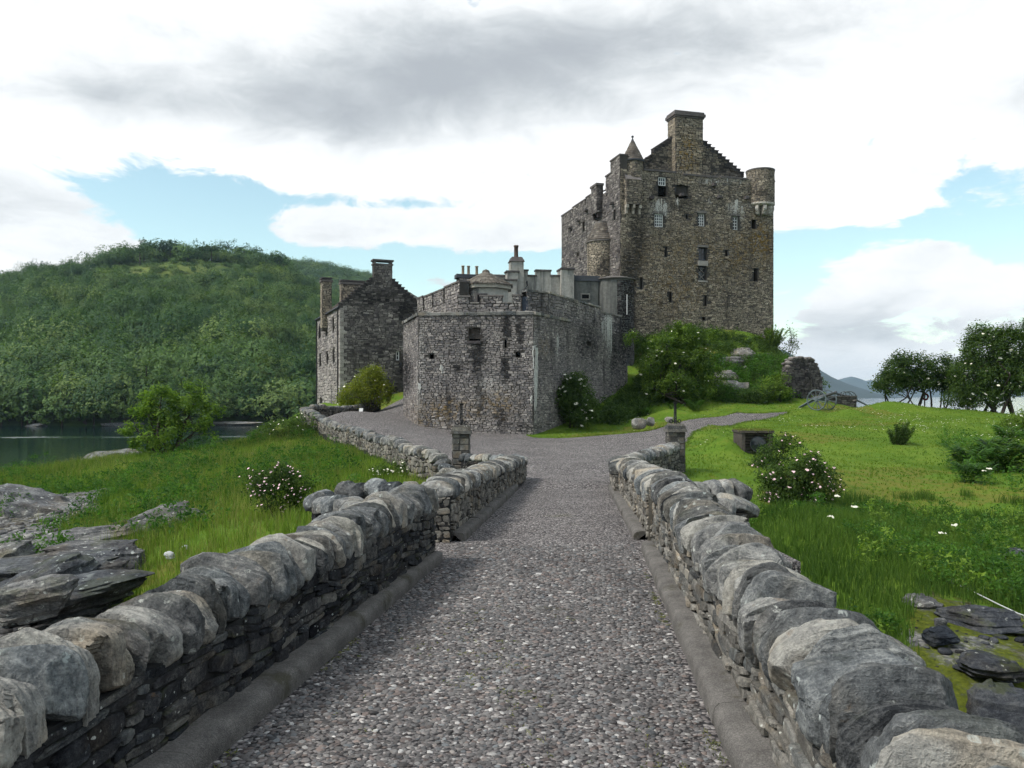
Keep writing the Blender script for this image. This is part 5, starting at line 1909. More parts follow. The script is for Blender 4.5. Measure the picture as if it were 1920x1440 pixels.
mb.hexa([(sc_[0] + 1.30, sc_[1] - 0.66, ZP(481, sc_[1])), (sc_[0] + 1.37, sc_[1] - 0.62, ZP(481, sc_[1])), (sc_[0] + 1.0, sc_[1] + 0.2, ZP(481, sc_[1])), (sc_[0] + 0.9, sc_[1] + 0.2, ZP(481, sc_[1])),
         (sc_[0] + 1.30, sc_[1] - 0.66, ZP(466, sc_[1])), (sc_[0] + 1.37, sc_[1] - 0.62, ZP(466, sc_[1])), (sc_[0] + 1.0, sc_[1] + 0.2, ZP(466, sc_[1])), (sc_[0] + 0.9, sc_[1] + 0.2, ZP(466, sc_[1]))])
mb.build('slit_window', M['black'], st)

# ---------------------------------------------------------------- low harled range between bastion and keep
rng_ = np.random.default_rng(99)
HR = [(983, 990, 505), (990, 1005, 515), (1005, 1033, 505), (1033, 1050, 515)]
fH = Frame((P(895, 0, 68).x, 68.0), (P(1073, 0, 69.5).x, 69.5))
hr = thing('harled_range', 'pale grey harled range with battlements and tall square chimney behind the bastion', 'building', (fH.O[0], fH.O[1], 9.0))
mb = MB()
zb_ = fH.zp(990, 516)
fH.box(mb, 0, fH.up(1050), 9.0, zb_, -5.0, 0.0)
mb.build('wall', M['harl'], hr)
for (x0, x1, py) in ((983, 990, 505), (1005, 1033, 505)):
    u0, u1 = fH.up(x0), fH.up(x1)
    part_box(hr, 'merlon', fH, u0, u1, zb_ - 0.001, fH.zp(x0, py + 3), -0.5, -0.004, M['harl'])
for (x0, x1, py) in ((895, 957, 516), (983, 990, 506), (990, 1005, 516), (1005, 1033, 506), (1033, 1050, 516)):
    u0, u1 = fH.up(x0), fH.up(x1)
    z = fH.zp(x0, py + 2)
    part_box(hr, 'coping', fH, u0 - 0.05, u1 + 0.05, z, z + 0.13, -0.6, 0.10, M['house'], 0.2)
u0, u1 = fH.up(1050), fH.up(1073.5)
zt = fH.zp(1060, 507)
part_box(hr, 'corner_turret', fH, u0, u1, 9.0, zt, -1.0, 0.5, M['harl'])
part_box(hr, 'coping', fH, u0 - 0.06, u1 + 0.06, zt + 0.002, zt + 0.15, -1.1, 0.6, M['house'], 0.2)
# chimney with stepped breast and one sooty pot
u0, u1 = fH.up(958, 0.8), fH.up(982, 0.8)
z1 = fH.zp(970, 490, 0.8)
c_ = part_box(hr, 'chimney', fH, u0, u1, 9.0, z1, -0.3, 0.8, M['harl'])
mb = MB()
e = 0.08
a, b = u0 - e, u1 + e
zc1 = fH.zp(970, 481, 0.8)
mb.hexa([fH.w(a, z1, 0.9), fH.w(b, z1, 0.9), fH.w(b, z1, -0.4), fH.w(a, z1, -0.4), fH.w(a + .2, zc1, 0.7), fH.w(b - .2, zc1, 0.7), fH.w(b - .2, zc1, -0.2), fH.w(a + .2, zc1, -0.2)], wear=(0.3, 0, 0, 0.3))
mb.build('chimney_cap', M['house'], c_)
pc = fH.w((u0 + u1) / 2, 0, 0.25)
zp1 = fH.zp(970, 458, 0.8)
mb = MB()
mb.ring(pc, [(0.20, zc1 - 0.05), (0.18, zc1 + 0.2), (0.17, zp1 - 0.15), (0.21, zp1 - 0.12), (0.21, zp1), (0.12, zp1), (0.12, zp1 - 0.4)], 14, smooth=True)
mb.build('chimney_pot', M['potdark'], c_)
for (x0, x1, py0, py1, d) in ((951, 972, 510, 530, 1.05), (946, 968, 526, 552, 1.3)):
    u0, u1 = fH.up(x0, d), fH.up(x1, d)
    o = part_box(hr, 'breast_step', fH, u0, u1, 9.0, fH.zp(960, py0, d), 0.0, d, M['harl'])
    part_box(o, 'slate_shelf', fH, u0 - 0.1, u1 + 0.1, fH.zp(960, py0, d) + 0.002, fH.zp(960, py0, d) + 0.12, 0.0, d + 0.1, M['house'], 0.2)
mb = MB()
pz0, pz1 = fH.zp(985, 560, 0.9), fH.zp(985, 525, 0.9)
u = fH.up(984.5, 0.9)
mb.tube([fH.w(u, pz0, 0.9), fH.w(u, fH.zp(985, 540, .9), 0.9), fH.w(u + 0.25, fH.zp(985, 534, .9), 0.7), fH.w(u + 0.3, pz1, 0.2)], 0.06, 6)
mb.build('drain_pipe', M['iron'], hr)
# lean-to block and half-round harled turret beside the keep
fL = Frame((P(1073, 0, 69.8).x, 69.8), (P(1122, 0, 70.2).x, 70.2))
lb = thing('court_block', 'low grey harled block with dark lead top beside the round turret', 'building', (fL.O[0], fL.O[1], 9))
zt = fL.zp(1095, 527)
part_box(lb, 'wall', fL, 0.02, fL.L, 9, zt, -3, 0, M['harl_dark'])
part_box(lb, 'lead_parapet', fL, -0.02, fL.L + 0.1, zt + 0.002, fL.zp(1095, 517), -2.8, 0.12, M['lead'])
r_ = fL.rect(1088, 1106, 550, 562)
w_ = part_box(lb, 'window_surround', fL, r_[0], r_[1], r_[2], r_[3], 0.005, 0.12, M['dressed'], 0.7)
part_box(w_, 'pane', fL, r_[0] + 0.12, r_[1] - 0.12, r_[2] + 0.1, r_[3] - 0.12, 0.122, 0.13, M['black'])
hc = (P(1152, 0, 71.2).x, 71.2)
ht = thing('round_turret', 'grey harled round turret with flat slate cap between court block and keep', 'tower', (hc[0], hc[1], 8))
mb = MB()
zt = ZP(527, hc[1])
mb.ring(hc, [(1.72, 7), (1.72, zt)], 30, smooth=True)
dr_ = mb.build('drum', M['harl_dark'], ht)
mb = MB()
round_skin(mb, hc, 1.72, 7.5, zt - 0.1, math.pi * 1.50, math.pi * 2.05, (0.12, 0.24), (0.2, 0.5), 19, tint=(0.22, 0.16))
round_skin(mb, hc, 1.72, 7.5, 12.6, math.pi * 0.95, math.pi * 1.50, (0.12, 0.24), (0.2, 0.5), 20, tint=(0.3, 0.2))
mb.build('stonework', M['house'], dr_, 'stuff')
mb = MB()
mb.ring(hc, [(1.6, zt), (1.90, zt + 0.02), (1.92, zt + 0.12), (1.0, zt + 0.32), (0, zt + 0.4)], 30)
mb.build('cap', M['house'], ht)
mb = MB()
mb.tube([(hc[0] + 0.9, hc[1] - 1.52, ZP(590, 69.7)), (hc[0] + 0.9, hc[1] - 1.52, ZP(552, 69.7))], 0.04, 6)
mb.build('drain_pipe', M['white'], ht)

# ---------------------------------------------------------------- gatehouse pavilion
gc = (P(911, 0, 58).x, 58.2)
gh = thing('gatehouse', 'small polygonal gatehouse with low stone-slate pyramid roof above the bastion', 'building', (gc[0], gc[1], 11))
ze, zk = ZP(540, 57), ZP(508, 58)
oct_ = [(gc[0] + 1.75 * math.cos(math.pi / 8 + i * math.pi / 4), gc[1] + 1.75 * math.sin(math.pi / 8 + i * math.pi / 4)) for i in range(8)]
mb = MB()
mb.prism(oct_, 11.0, ze)
mb.build('wall', M['harl'], gh)
mb = MB()
for i in range(8):
    a, b = np.array(oct_[i]), np.array(oct_[(i + 1) % 8])
    f_ = Frame(a, b) if (a + b)[1] / 2 < gc[1] else None
    m_ = (a + b) / 2
    if m_[1] < gc[1] + 0.5 and m_[0] < gc[0] - 0.9:
        fr_ = Frame(a, b)
        stone_skin(mb, fr_, 0, fr_.L, 12, ze - 0.1, (0.14, 0.25), (0.2, 0.45), 80 + i, tint=(0.55, 0.2))
mb.build('stonework', M['bastion'], gh, 'stuff')
mb = MB()
o8 = [(gc[0] + 1.98 * math.cos(math.pi / 8 + i * math.pi / 4), gc[1] + 1.98 * math.sin(math.pi / 8 + i * math.pi / 4)) for i in range(8)]
mb.prism(o8, ze - 0.02, ze + 0.24)
mb.build('fascia', mat_plain('pale_fascia', (0.36, 0.34, 0.29), 0.8), gh)
mb = MB()
r = np.random.default_rng(8)
rows = 8
for i in range(8):
    a0_, a1_ = math.pi / 8 + i * math.pi / 4, math.pi / 8 + (i + 1) * math.pi / 4
    A = np.array([math.cos(a0_), math.sin(a0_)])
    B = np.array([math.cos(a1_), math.sin(a1_)])
    for j in range(rows):
        t0, t1 = j / rows, (j + 1.2) / rows
        def at(t, s, lift):
            rr = 2.12 * (1 - t)
            q = (A * (1 - s) + B * s) * max(rr, 0.02)
            return (gc[0] + q[0], gc[1] + q[1], ze + 0.242 + (zk - ze - 0.24) * t + lift)
        nt = max(1, int(1.62 * (1 - t0) / 0.3))
        cuts = np.linspace(0, 1, nt + 1)
        for s0, s1 in zip(cuts[:-1], cuts[1:]):
            l_ = 0.05 + r.uniform(0, 0.03)
            mb.add([at(t0, s0 + .01, l_), at(t0, s1 - .01, l_), at(min(t1, 1), s1 - .01, 0.015), at(min(t1, 1), s0 + .01, 0.015), at(t0, s0 + .01, -0.01), at(t0, s1 - .01, -0.01)],
                   [[0, 1, 2, 3], [4, 5, 1, 0]], wear=(float(np.clip(r.normal(0.62, 0.2), 0, 1)), 0, 0, 0))
rf = mb.build('roof', M['roof'], gh)
mb = MB()
mb.ring(gc, [(0.30, zk - 0.12), (0.24, zk + 0.06), (0.0, zk + 0.16)], 8)
mb.build('roof_cap', M['roof'], rf)
fg = Frame(oct_[5], oct_[6])
r_ = Frame((gc[0] - 2, gc[1] - 1.66), (gc[0] + 2, gc[1] - 1.66)).rect(893, 914, 550, 570)
f2 = Frame((gc[0] - 2, gc[1] - 1.62), (gc[0] + 2, gc[1] - 1.62))
w_ = part_box(gh, 'window_surround', f2, r_[0], r_[1], r_[2], r_[3], -0.3, 0.06, M['house'], 0.2)
part_box(w_, 'pane', f2, r_[0] + 0.08, r_[1] - 0.08, r_[2], r_[3] - 0.10, 0.062, 0.07, M['black'])
# stack with three pots behind it
fp = Frame((P(857, 0, 63).x, 63.0), (P(896, 0, 63.4).x, 63.4))
cs_ = thing('chimney_stack', 'low broad chimney stack with three thin buff pots left of the gatehouse roof', 'chimney', (fp.O[0], fp.O[1], 10))
sk_ = part_box(cs_, 'stack', fp, 0.1, fp.L - 0.05, 9, fp.zp(870, 521), -0.9, 0, M['mortar'])
mb = MB()
stone_skin(mb, fp, 0.1, fp.L - 0.05, 12, fp.zp(870, 521), (0.12, 0.24), (0.2, 0.5), 88)
mb.build('stonework', M['bastion'], sk_, 'stuff')
part_box(cs_, 'stack_cap', fp, -0.05, fp.L + 0.1, fp.zp(870, 521) + 0.002, fp.zp(870, 514), -1.0, 0.1, M['lead'])
for px in (870, 880.5, 896):
    c = fp.w(fp.up(px), 0, -0.45)
    z0, z1 = fp.zp(870, 515), fp.zp(870, 496.5)
    mb = MB()
    mb.ring(c, [(0.13, z0 - 0.05), (0.115, z0 + 0.1), (0.105, z1 - 0.08), (0.14, z1 - 0.06), (0.14, z1), (0.08, z1), (0.08, z1 - 0.3)], 12, smooth=True)
    mb.build('chimney_pot', M['pot'], cs_)

# ---------------------------------------------------------------- bastion and curtain wall
B0, B1, B2, B3 = (-7.85, 57.8), (-6.05, 51.7), (1.36, 51.0), (9.6, 66.6)
ZL = 12.17
bas = thing('bastion', 'angled grey stone bastion with ledge, square openings and white lime streak', 'building', (B1[0], B1[1], 4.5))
fb = [Frame((-6.6, 63.5), B0), Frame(B0, B1), Frame(B1, B2), Frame(B2, B3)]
holes = {2: [fb[2].rect(879, 900, 615, 640), fb[2].rect(805, 813.5, 664, 673), fb[2].rect(967, 975, 660, 669.5), fb[2].rect(946, 950, 637, 652)],
         3: [fb[3].rect(1101, 1108, 640, 648)]}
mb = MB()
for i, f_ in enumerate(fb):
    wall_body(mb, f_, 0, f_.L, 3.0, ZL, holes.get(i, ()), 0.5, 0, void=1)
mb.add([(*B0, ZL - 0.01), (*B1, ZL - 0.01), (*B2, ZL - 0.01), (*B3, ZL - 0.01), (2, 68, ZL - 0.01), (-6.6, 63.5, ZL - 0.01)], [[0, 1, 2, 3, 4, 5]])
mb.build('wall_core', [M['mortar'], M['black']], bas)
mb = MB()
for i, f_ in enumerate(fb[1:], 1):
    stone_skin(mb, f_, 0, f_.L, 3.6, ZL, (0.06, 0.165), (0.10, 0.38), 30 + i, holes=holes.get(i, ()), tint=(0.48, 0.22), proud=(0.012, 0.05), bot=(lambda u: 4.0))
mb.build('stonework', M['bastion'], bas, 'stuff')
h0 = holes[2][0]
part_box(bas, 'opening_sill', fb[2], h0[0] - 0.03, h0[1] + 0.03, h0[2] - 0.14, h0[2] + 0.03, -0.4, 0.10, M['house'], 0.1)
part_box(bas, 'opening_board', fb[2], h0[0], h0[1], h0[2] + 0.18, h0[3], -0.45, -0.25, M['timber'], 0.3)
# ledge slabs
r = np.random.default_rng(5)
for i, f_ in enumerate(fb[1:], 1):
    L = f_.L if i < 3 else 5.6
    s = 0.0
    while s < L - 0.05:
        w = min(r.uniform(0.5, 1.0), L - s)
        mb = MB()
        z0, z1, e = ZL + 0.001, ZL + r.uniform(0.14, 0.20), r.uniform(0.10, 0.17)
        mb.hexa([f_.w(s + .01, z0, e - 0.02), f_.w(s + w - .01, z0, e - 0.02), f_.w(s + w - .01, z0, -0.6), f_.w(s + .01, z0, -0.6),
                 f_.w(s + .01, z1, e), f_.w(s + w - .01, z1 + r.normal(0, .01), e), f_.w(s + w - .01, z1 + 0.1, -0.6), f_.w(s + .01, z1 + 0.1, -0.6)], wear=(r.uniform(.3, .9), 0, 0, 0))
        mb.build('ledge_slab', M['coping_slab'], bas)
        s += w
# upper parapet set back on the front: merlons and crenels
fu = Frame((-3.6, 53.0), (1.0, 52.9))
zc_, zm_ = fu.zp(890, 569), fu.zp(890, 557)
par = thing('battlement', 'low rubble battlement with merlons set back above the bastion ledge', 'wall', (fu.O[0], fu.O[1], ZL))
u0, u1 = fu.up(858), fu.up(979)
mb = MB()
fu.box(mb, u0, u1, ZL - 0.2, zc_, -0.5, 0)
mb.build('wall_core', M['mortar'], par)
mb = MB()
stone_skin(mb, fu, u0, u1, ZL + 0.15, zc_, (0.12, 0.24), (0.18, 0.5), 41)
mb.build('stonework', M['bastion'], par, 'stuff')
for (x0, x1, py) in ((858, 880, 557), (900, 942, 556), (961, 978.5, 555)):
    a, b = fu.up(x0), fu.up(x1)
    z = fu.zp(x0, py)
    o = part_box(par, 'merlon', fu, a, b, zc_ + 0.001, z, -0.5, 0.01, M['mortar'])
    mb = MB()
    stone_skin(mb, fu, a, b, zc_, z, (0.12, 0.2), (0.18, 0.4), 42 + x0, n=0.01)
    mb.build('stonework', M['bastion'], o, 'stuff')
    part_box(o, 'cap_stone', fu, a - 0.05, b + 0.05, z + 0.001, z + 0.10, -0.55, 0.08, M['house'], 0.4)
for (x0, x1) in ((880, 900), (942, 961)):
    part_box(par, 'crenel_sill', fu, fu.up(x0) + 0.06, fu.up(x1) - 0.06, zc_ + 0.001, zc_ + 0.08, -0.5, 0.06, M['dressed'], 0.6)
mb = MB()
a, b = fu.up(979.5), fu.up(990)
fu.box(mb, a, b, ZL, fu.zp(985, 556), -0.45, -0.1)
fu.box(mb, a + 0.16, a + 0.22, ZL, fu.zp(985, 556) - 0.02, -0.1, -0.07)
mb.build('lead_panel', mat_plain('blue_grey_lead', (0.055, 0.065, 0.085), 0.5, 0.15), par)
# upper curtain wall running back to the keep
C0, C1, C2, C3 = (0.95, 53.0), (2.45, 54.0), (6.9, 63.0), (9.1, 66.6)
fc = [Frame(C0, C1), Frame(C1, C2), Frame(C2, C3)]
cur = thing('curtain_wall', 'weathered curtain wall climbing back from bastion to keep, white run-off at its end', 'wall', (C1[0], C1[1], ZL))
mb, ms = MB(), MB()
for i, f_ in enumerate(fc):
    zt = 13.9 if i < 2 else 13.55
    wall_body(mb, f_, 0, f_.L, ZL - 3, zt, (), 0.3)
    fr_b = Frame(f_.w(f_.L, 0, -0.55)[:2], f_.w(0, 0, -0.55)[:2])
    wall_body(mb, fr_b, 0, f_.L, ZL - 3, zt)
    mb.quad(f_.w(0, zt, 0), f_.w(f_.L, zt, 0), f_.w(f_.L, zt, -0.55), f_.w(0, zt, -0.55))
    stone_skin(ms, f_, 0, f_.L, ZL - 0.1, zt, (0.12, 0.25), (0.18, 0.5), 50 + i, tint=(0.46, 0.22))
mb.build('wall_core', M['mortar'], cur)
ms.build('stonework', M['bastion'], cur, 'stuff')
r = np.random.default_rng(15)
for i, f_ in enumerate(fc):
    zt = 13.9 if i < 2 else 13.55
    s = 0.0
    while s < f_.L - 0.05:
        w = min(r.uniform(0.5, 1.1), f_.L - s)
        part_box(cur, 'cap_slab', f_, s + .01, s + w - .01, zt + 0.002, zt + r.uniform(0.09, 0.15), -0.62, r.uniform(0.06, 0.12), M['coping_slab'], r.uniform(.3, .9))
        s += w
# left curtain wall behind the bastion, sloped merlons
fl_ = Frame((-8.3, 67.5), (-3.4, 55.6))
lc = thing('curtain_wall', 'battlemented curtain wall stepping between the gabled house and the gatehouse', 'wall', (fl_.O[0], fl_.O[1], 9))
mb = MB()
fl_.box(mb, -0.5, fl_.L, 5, 13.9, -0.7, 0)
mb.build('wall_core', M['mortar'], lc)
mb = MB()
stone_skin(mb, fl_, -0.5, fl_.L, 10, 13.9, (0.14, 0.28), (0.22, 0.55), 60, tint=(0.5, 0.2))
mb.build('stonework', M['bastion'], lc, 'stuff')
for (x0, x1, y0, y1) in ((783, 793.5, 561, 557), (796, 811, 557, 552), (813.5, 832, 550, 544), (834, 862, 541, 528)):
    a, b = fl_.up(x0), fl_.up(x1)
    za, zb = fl_.zp(x0, y0), fl_.zp(x1, y1)
    zz = (za + zb) / 2
    o = part_box(lc, 'merlon', fl_, a, b, 13.901, zz, -0.7, 0.01, M['mortar'])
    mb = MB()
    stone_skin(mb, fl_, a, b, 13.9, zz, (0.14, 0.25), (0.2, 0.5), 61 + int(x0), n=0.01)
    fe = Frame(fl_.w(b, 0, 0.01)[:2], fl_.w(b, 0, -0.7)[:2])
    mb.build('stonework', M['bastion'], o, 'stuff')
    part_box(o, 'cap_stone', fl_, a - 0.05, b + 0.05, zz + 0.001, zz + 0.12, -0.78, 0.09, M['house'], 0.35)

# ---------------------------------------------------------------- gabled house
H0 = np.array((-16.1, 75.0))
gd, sd2 = np.array((0.925, 0.38)), np.array((-0.38, 0.925))
GW = 8.1
fG = Frame(H0, H0 + gd * GW)
fW = Frame(H0 + sd2 * 14.0, H0)
ZE = 15.35
zg = 5.6
hs = thing('gabled_house', 'tall stone house with crow-stepped gable and chimneys at the water side', 'house', (H0[0], H0[1], zg))
wr_ = [fG.rect(742.5, 749, 658.5, 675.5), fG.rect(724, 730, 742, 751)]
uc = GW / 2
ZA = 18.9
mb = MB()
wall_body(mb, fG, 0, GW, zg, ZE, wr_, 0.4, 0, void=None)
mb.add([fG.w(0, ZE), fG.w(GW, ZE), fG.w(uc, ZA)], [[0, 1, 2]])
mb.add([fG.w(0, ZE, -.6), fG.w(GW, ZE, -.6), fG.w(uc, ZA, -.6)], [[2, 1, 0]])
sl = [fW.rect(x - 1.3, x + 1.3, a, b) for x, a, b in ((599.5, 612, 634), (613, 605, 627), (625.5, 597, 620), (600.5, 664, 687), (614, 659, 682), (626, 655, 679), (602, 745, 756))]
wall_body(mb, fW, 0, 14, zg, ZE, sl, 0.45, 0, void=1)
mb.build('wall_core', [M['mortar'], M['black']], hs)
mb = MB()
gt = lambda u: ZE + (ZA - ZE) * (1 - abs(u - uc) / uc)
stone_skin(mb, fG, 0.35, GW, zg, ZA - 0.1, (0.09, 0.24), (0.16, 0.60), 90, holes=wr_, top=gt, tint=(0.42, 0.24), big=0.15)
mb.build('stonework', M['house'], hs, 'stuff')
mb = MB()
stone_skin(mb, fW, 0.3, 13.7, zg, ZE, (0.18, 0.36), (0.3, 0.75), 91, holes=sl, tint=(0.72, 0.18))  # paler than the gable: light on this flank put into the tint
mb.build('stonework', M['bastion'], hs, 'stuff')
# pale quoins on the near corner
z = zg
r = np.random.default_rng(3)
k = 0
while z < ZE - 0.2:
    h = r.uniform(0.28, 0.42)
    a, b = (0.62, 0.3) if k % 2 else (0.32, 0.6)
    mb = MB()
    mb.hexa([fG.w(-0.03, z + .01, 0.04), fG.w(a, z + .01, 0.04), fG.w(a, z + .01, -b), fG.w(-0.03, z + .01, -b),
             fG.w(-0.03, z + h - .01, 0.04), fG.w(a, z + h - .01, 0.04), fG.w(a, z + h - .01, -b), fG.w(-0.03, z + h - .01, -b)], wear=(r.uniform(.55, 1), 0.1, 0, 0))
    mb.build('quoin', M['house'], hs)
    z += h
    k += 1
sash_window(hs, fG, wr_[0], -0.12, 1, 2, 0.09, 0.05)
sash_window(hs, fG, wr_[1], -0.2, 1, 1, 0.05, 0.04, mat='lead')
crow_steps(hs, fG, -0.1, ZE + 0.05, uc - 0.85, ZA - 0.75, 11, -0.62, 0.03, 8)
crow_steps(hs, fG, GW + 0.1, ZE + 0.05, uc + 0.85, ZA - 0.75, 11, -0.62, 0.03, 9)
# roof slopes with slate courses
mb = MB()
for s_ in (0, 1):
    for j in range(14):
        t0, t1 = j / 14, (j + 1.15) / 14
        def rp(t, v, lift):
            u = (uc * t) if s_ == 0 else (GW - uc * t)
            off = -0.18 * (1 - t) if s_ == 0 else 0.18 * (1 - t)
            return fG.w(u + off, ZE - 0.02 + (ZA - ZE - 0.25) * t + lift, -0.6 - v)
        mb.quad(rp(t0, 0, 0.07), rp(min(t1, 1), 0, 0.02), rp(min(t1, 1), 12.9, 0.02), rp(t0, 12.9, 0.07), wear=(r.uniform(.4, .8), 0, 0, 0))
        mb.quad(rp(t0, 0, 0.0), rp(t0, 0, 0.07), rp(t0, 12.9, 0.07), rp(t0, 12.9, 0.0), wear=(0.3, 0, 0, 0))
mb.build('roof', M['roof'], hs)
mb = MB()
for s_ in (-0.16,):
    mb.tube([fG.w(s_, ZE - 0.02, 0.05), fG.w(s_, ZE - 0.02, -14.2)], 0.09, 8)
gut = mb.build('gutter', M['lead'], hs)
for v in (0.75, 13.7):
    mb = MB()
    mb.tube([fG.w(-0.12, zg, -v), fG.w(-0.12, ZE - 0.1, -v)], 0.06, 6)
    mb.build('drain_pipe', M['iron'], hs)
# gable chimney with raised slab on short supports
u0, u1 = fG.up(701), fG.up(735.5)
zc0 = fG.zp(718, 497)
ch = part_box(hs, 'chimney', fG, u0, u1, ZA - 1.6, zc0, -0.75, 0.04, M['mortar'])
mb = MB()
stone_skin(mb, fG, u0, u1, ZA - 1.5, zc0, (0.14, 0.26), (0.2, 0.5), 95, n=0.04, tint=(0.5, 0.2))
mb.build('stonework', M['house'], ch, 'stuff')
part_box(ch, 'chimney_cap', fG, u0 - 0.08, u1 + 0.08, zc0 + 0.001, zc0 + 0.14, -0.83, 0.12, M['house'], 0.3)
for a in (u0, (u0 + u1) / 2 - 0.1, u1 - 0.2):
    for d_ in (-0.1, -0.75):
        if abs(a - u0) < .01 or abs(a - u1 + .2) < .01:
            part_box(ch, 'cap_support', fG, a, a + 0.2, zc0 + 0.142, zc0 + 0.36, d_, d_ + 0.14, M['house'], 0.3)
part_box(ch, 'top_slab', fG, u0 - 0.12, u1 + 0.12, zc0 + 0.362, zc0 + 0.52, -0.88, 0.16, M['house'], 0.2)
# wall-head chimney on the water side and the far gable chimney
def stack(px0, px1, py0, py1, v0, v1, nm, seed):
    """stack rising from depth v0..v1 behind the gable"""
    f_ = Frame(fG.w(0, 0, -v0)[:2], fG.w(GW, 0, -v0)[:2])
    u0, u1 = f_.up(px0), f_.up(px1)
    z0, z1 = f_.zp(px0, py1), f_.zp(px0, py0)
    o = part_box(hs, 'chimney', f_, u0, u1, z0 - 1.5, z1, -(v1 - v0), 0, M['mortar'])
    mb = MB()
    stone_skin(mb, f_, u0, u1, z0 - 1.2, z1, (0.14, 0.26), (0.22, 0.5), seed, tint=(0.6, 0.2))
    fs_ = Frame(f_.w(u0, 0, -(v1 - v0))[:2], f_.w(u0, 0, 0)[:2])
    stone_skin(mb, fs_, 0, fs_.L, z0 - 1.2, z1, (0.14, 0.26), (0.22, 0.5), seed + 1, tint=(0.7, 0.2))
    mb.build('stonework', M['keep'], o, 'stuff')
    part_box(o, 'chimney_cap', f_, u0 - 0.12, u1 + 0.12, z1 + 0.001, z1 + 0.2, -(v1 - v0) - 0.12, 0.12, M['house'], 0.3)
    part_box(o, 'top_slab', f_, u0 - 0.08, u1 + 0.08, z1 + 0.34, z1 + 0.46, -(v1 - v0) - 0.1, 0.1, M['house'], 0.2)
    part_box(o, 'flue_block', f_, u0 + 0.06, u1 - 0.06, z1 + 0.202, z1 + 0.338, -(v1 - v0) + 0.06, -0.06, M['house'], 0.2)


stack(604.5, 622, 528, 592, 7.2, 8.4, 'chimney', 97)
stack(640, 684, 532, 560, 12.6, 13.6, 'chimney', 101)

# ---------------------------------------------------------------- lime run-off crusts on the castle walls
def drips(root, fr, spots, n, seed):
    """thin raised crusts of lime that ran down the face"""
    r = np.random.default_rng(seed)
    mb = MB()
    for (px, py0, py1, k, wpx) in spots:
        for _ in range(k):
            u = fr.up(px + r.normal(0, wpx * 0.5), n)
            z1, z0 = fr.zp(px, py0 + r.uniform(-2, 4), n), fr.zp(px, py1 - r.uniform(0, 0.5) * (py1 - py0), n)
            m = max(4, int((z1 - z0) / 0.16))
            V, w0 = [], r.uniform(0.03, 0.075)
            for i in range(m + 1):
                t = i / m
                w = w0 * (1 - 0.6 * t) * r.uniform(0.4, 1.3) + 0.006
                uu = u + r.normal(0, 0.022)
                z = z1 + (z0 - z1) * t
                V += [fr.w(uu - w, z, n + 0.055), fr.w(uu, z, n + 0.078), fr.w(uu + w, z, n + 0.055)]
            F = [[i * 3 + j, i * 3 + j + 1, (i + 1) * 3 + j + 1, (i + 1) * 3 + j] for i in range(m) for j in (0, 1)]
            mb.add(V, F, wear=(0.8, 0, 0, 0))
    mb.build('lime_run', M['lime'], root, 'stuff')


M['lime'] = mat_plain('lime_crust', (0.46, 0.46, 0.43), 0.9, 0.35, 6.0, 0.4)
drips(keep, fF, [(1231, 380, 400, 4, 6), (1240, 374, 403, 6, 8), (1247, 380, 408, 3, 4), (1270, 372, 386, 2, 3), (1330, 376, 384, 2, 2), (1372, 385, 402, 3, 8), (1379, 376, 408, 5, 5), (1391, 386, 402, 2, 2),
                 (1325, 338, 347, 4, 14), (1340, 338, 345, 4, 10), (1382, 338, 346, 3, 12)], 0.0, 1)
drips(bas, fb[2], [(1000, 650, 700, 2, 1), (996, 740, 764, 2, 2), (830, 683, 700, 2, 2), (786, 720, 740, 2, 2)], 0.0, 2)
drips(bas, fb[3], [(1003.5, 652, 772, 9, 3), (1003, 690, 772, 5, 3), (1046, 630, 660, 2, 2), (1128, 600, 640, 3, 4), (1142, 592, 665, 6, 5), (1137, 596, 640, 4, 5)], 0.0, 3)
# ---------------------------------------------------------------- foliage helpers
def leaf_quads(rng, C, per, spread, size, up=0.55, out=0.5, centre=None, aspect=0.45, tint=None, tvar=0.16, rnd=0.75):
    """diamond leaves scattered about clump centres C; returns V, F, W"""
    n = len(C)
    if n == 0:
        return np.zeros((0, 3)), np.zeros((0, 4), int), np.zeros((0, 4))
    p = np.repeat(C, per, 0) + rng.normal(0, 1, (n * per, 3)) * np.asarray(spread)
    N = len(p)
    d = rng.normal(0, 1, (N, 3))
    d /= np.linalg.norm(d, axis=1)[:, None]
    nr = d * rnd + np.array([0, 0, up])
    if centre is not None:
        o = p - np.asarray(centre)
        o /= np.linalg.norm(o, axis=1)[:, None] + 1e-6
        nr += o * out
    nr /= np.linalg.norm(nr, axis=1)[:, None]
    t = rng.normal(0, 1, (N, 3))
    t -= (t * nr).sum(1)[:, None] * nr
    t /= np.linalg.norm(t, axis=1)[:, None]
    b = np.cross(nr, t)
    s = size * rng.uniform(0.6, 1.35, (N, 1))
    V = np.stack([p - t * s * 0.5, p + b * s * aspect * 0.5 + t * s * 0.08, p + t * s * 0.5 - nr * s * 0.12, p - b * s * aspect * 0.5 + t * s * 0.08], 1)
    F = np.arange(N * 4).reshape(N, 4)
    tt = np.repeat(rng.normal(0.46, 0.22, n) if tint is None else tint, per) + rng.normal(0, tvar, N)
    W = np.zeros((N, 4))
    W[:, 0] = np.clip(tt, 0, 1)
    return V.reshape(-1, 3), F, W


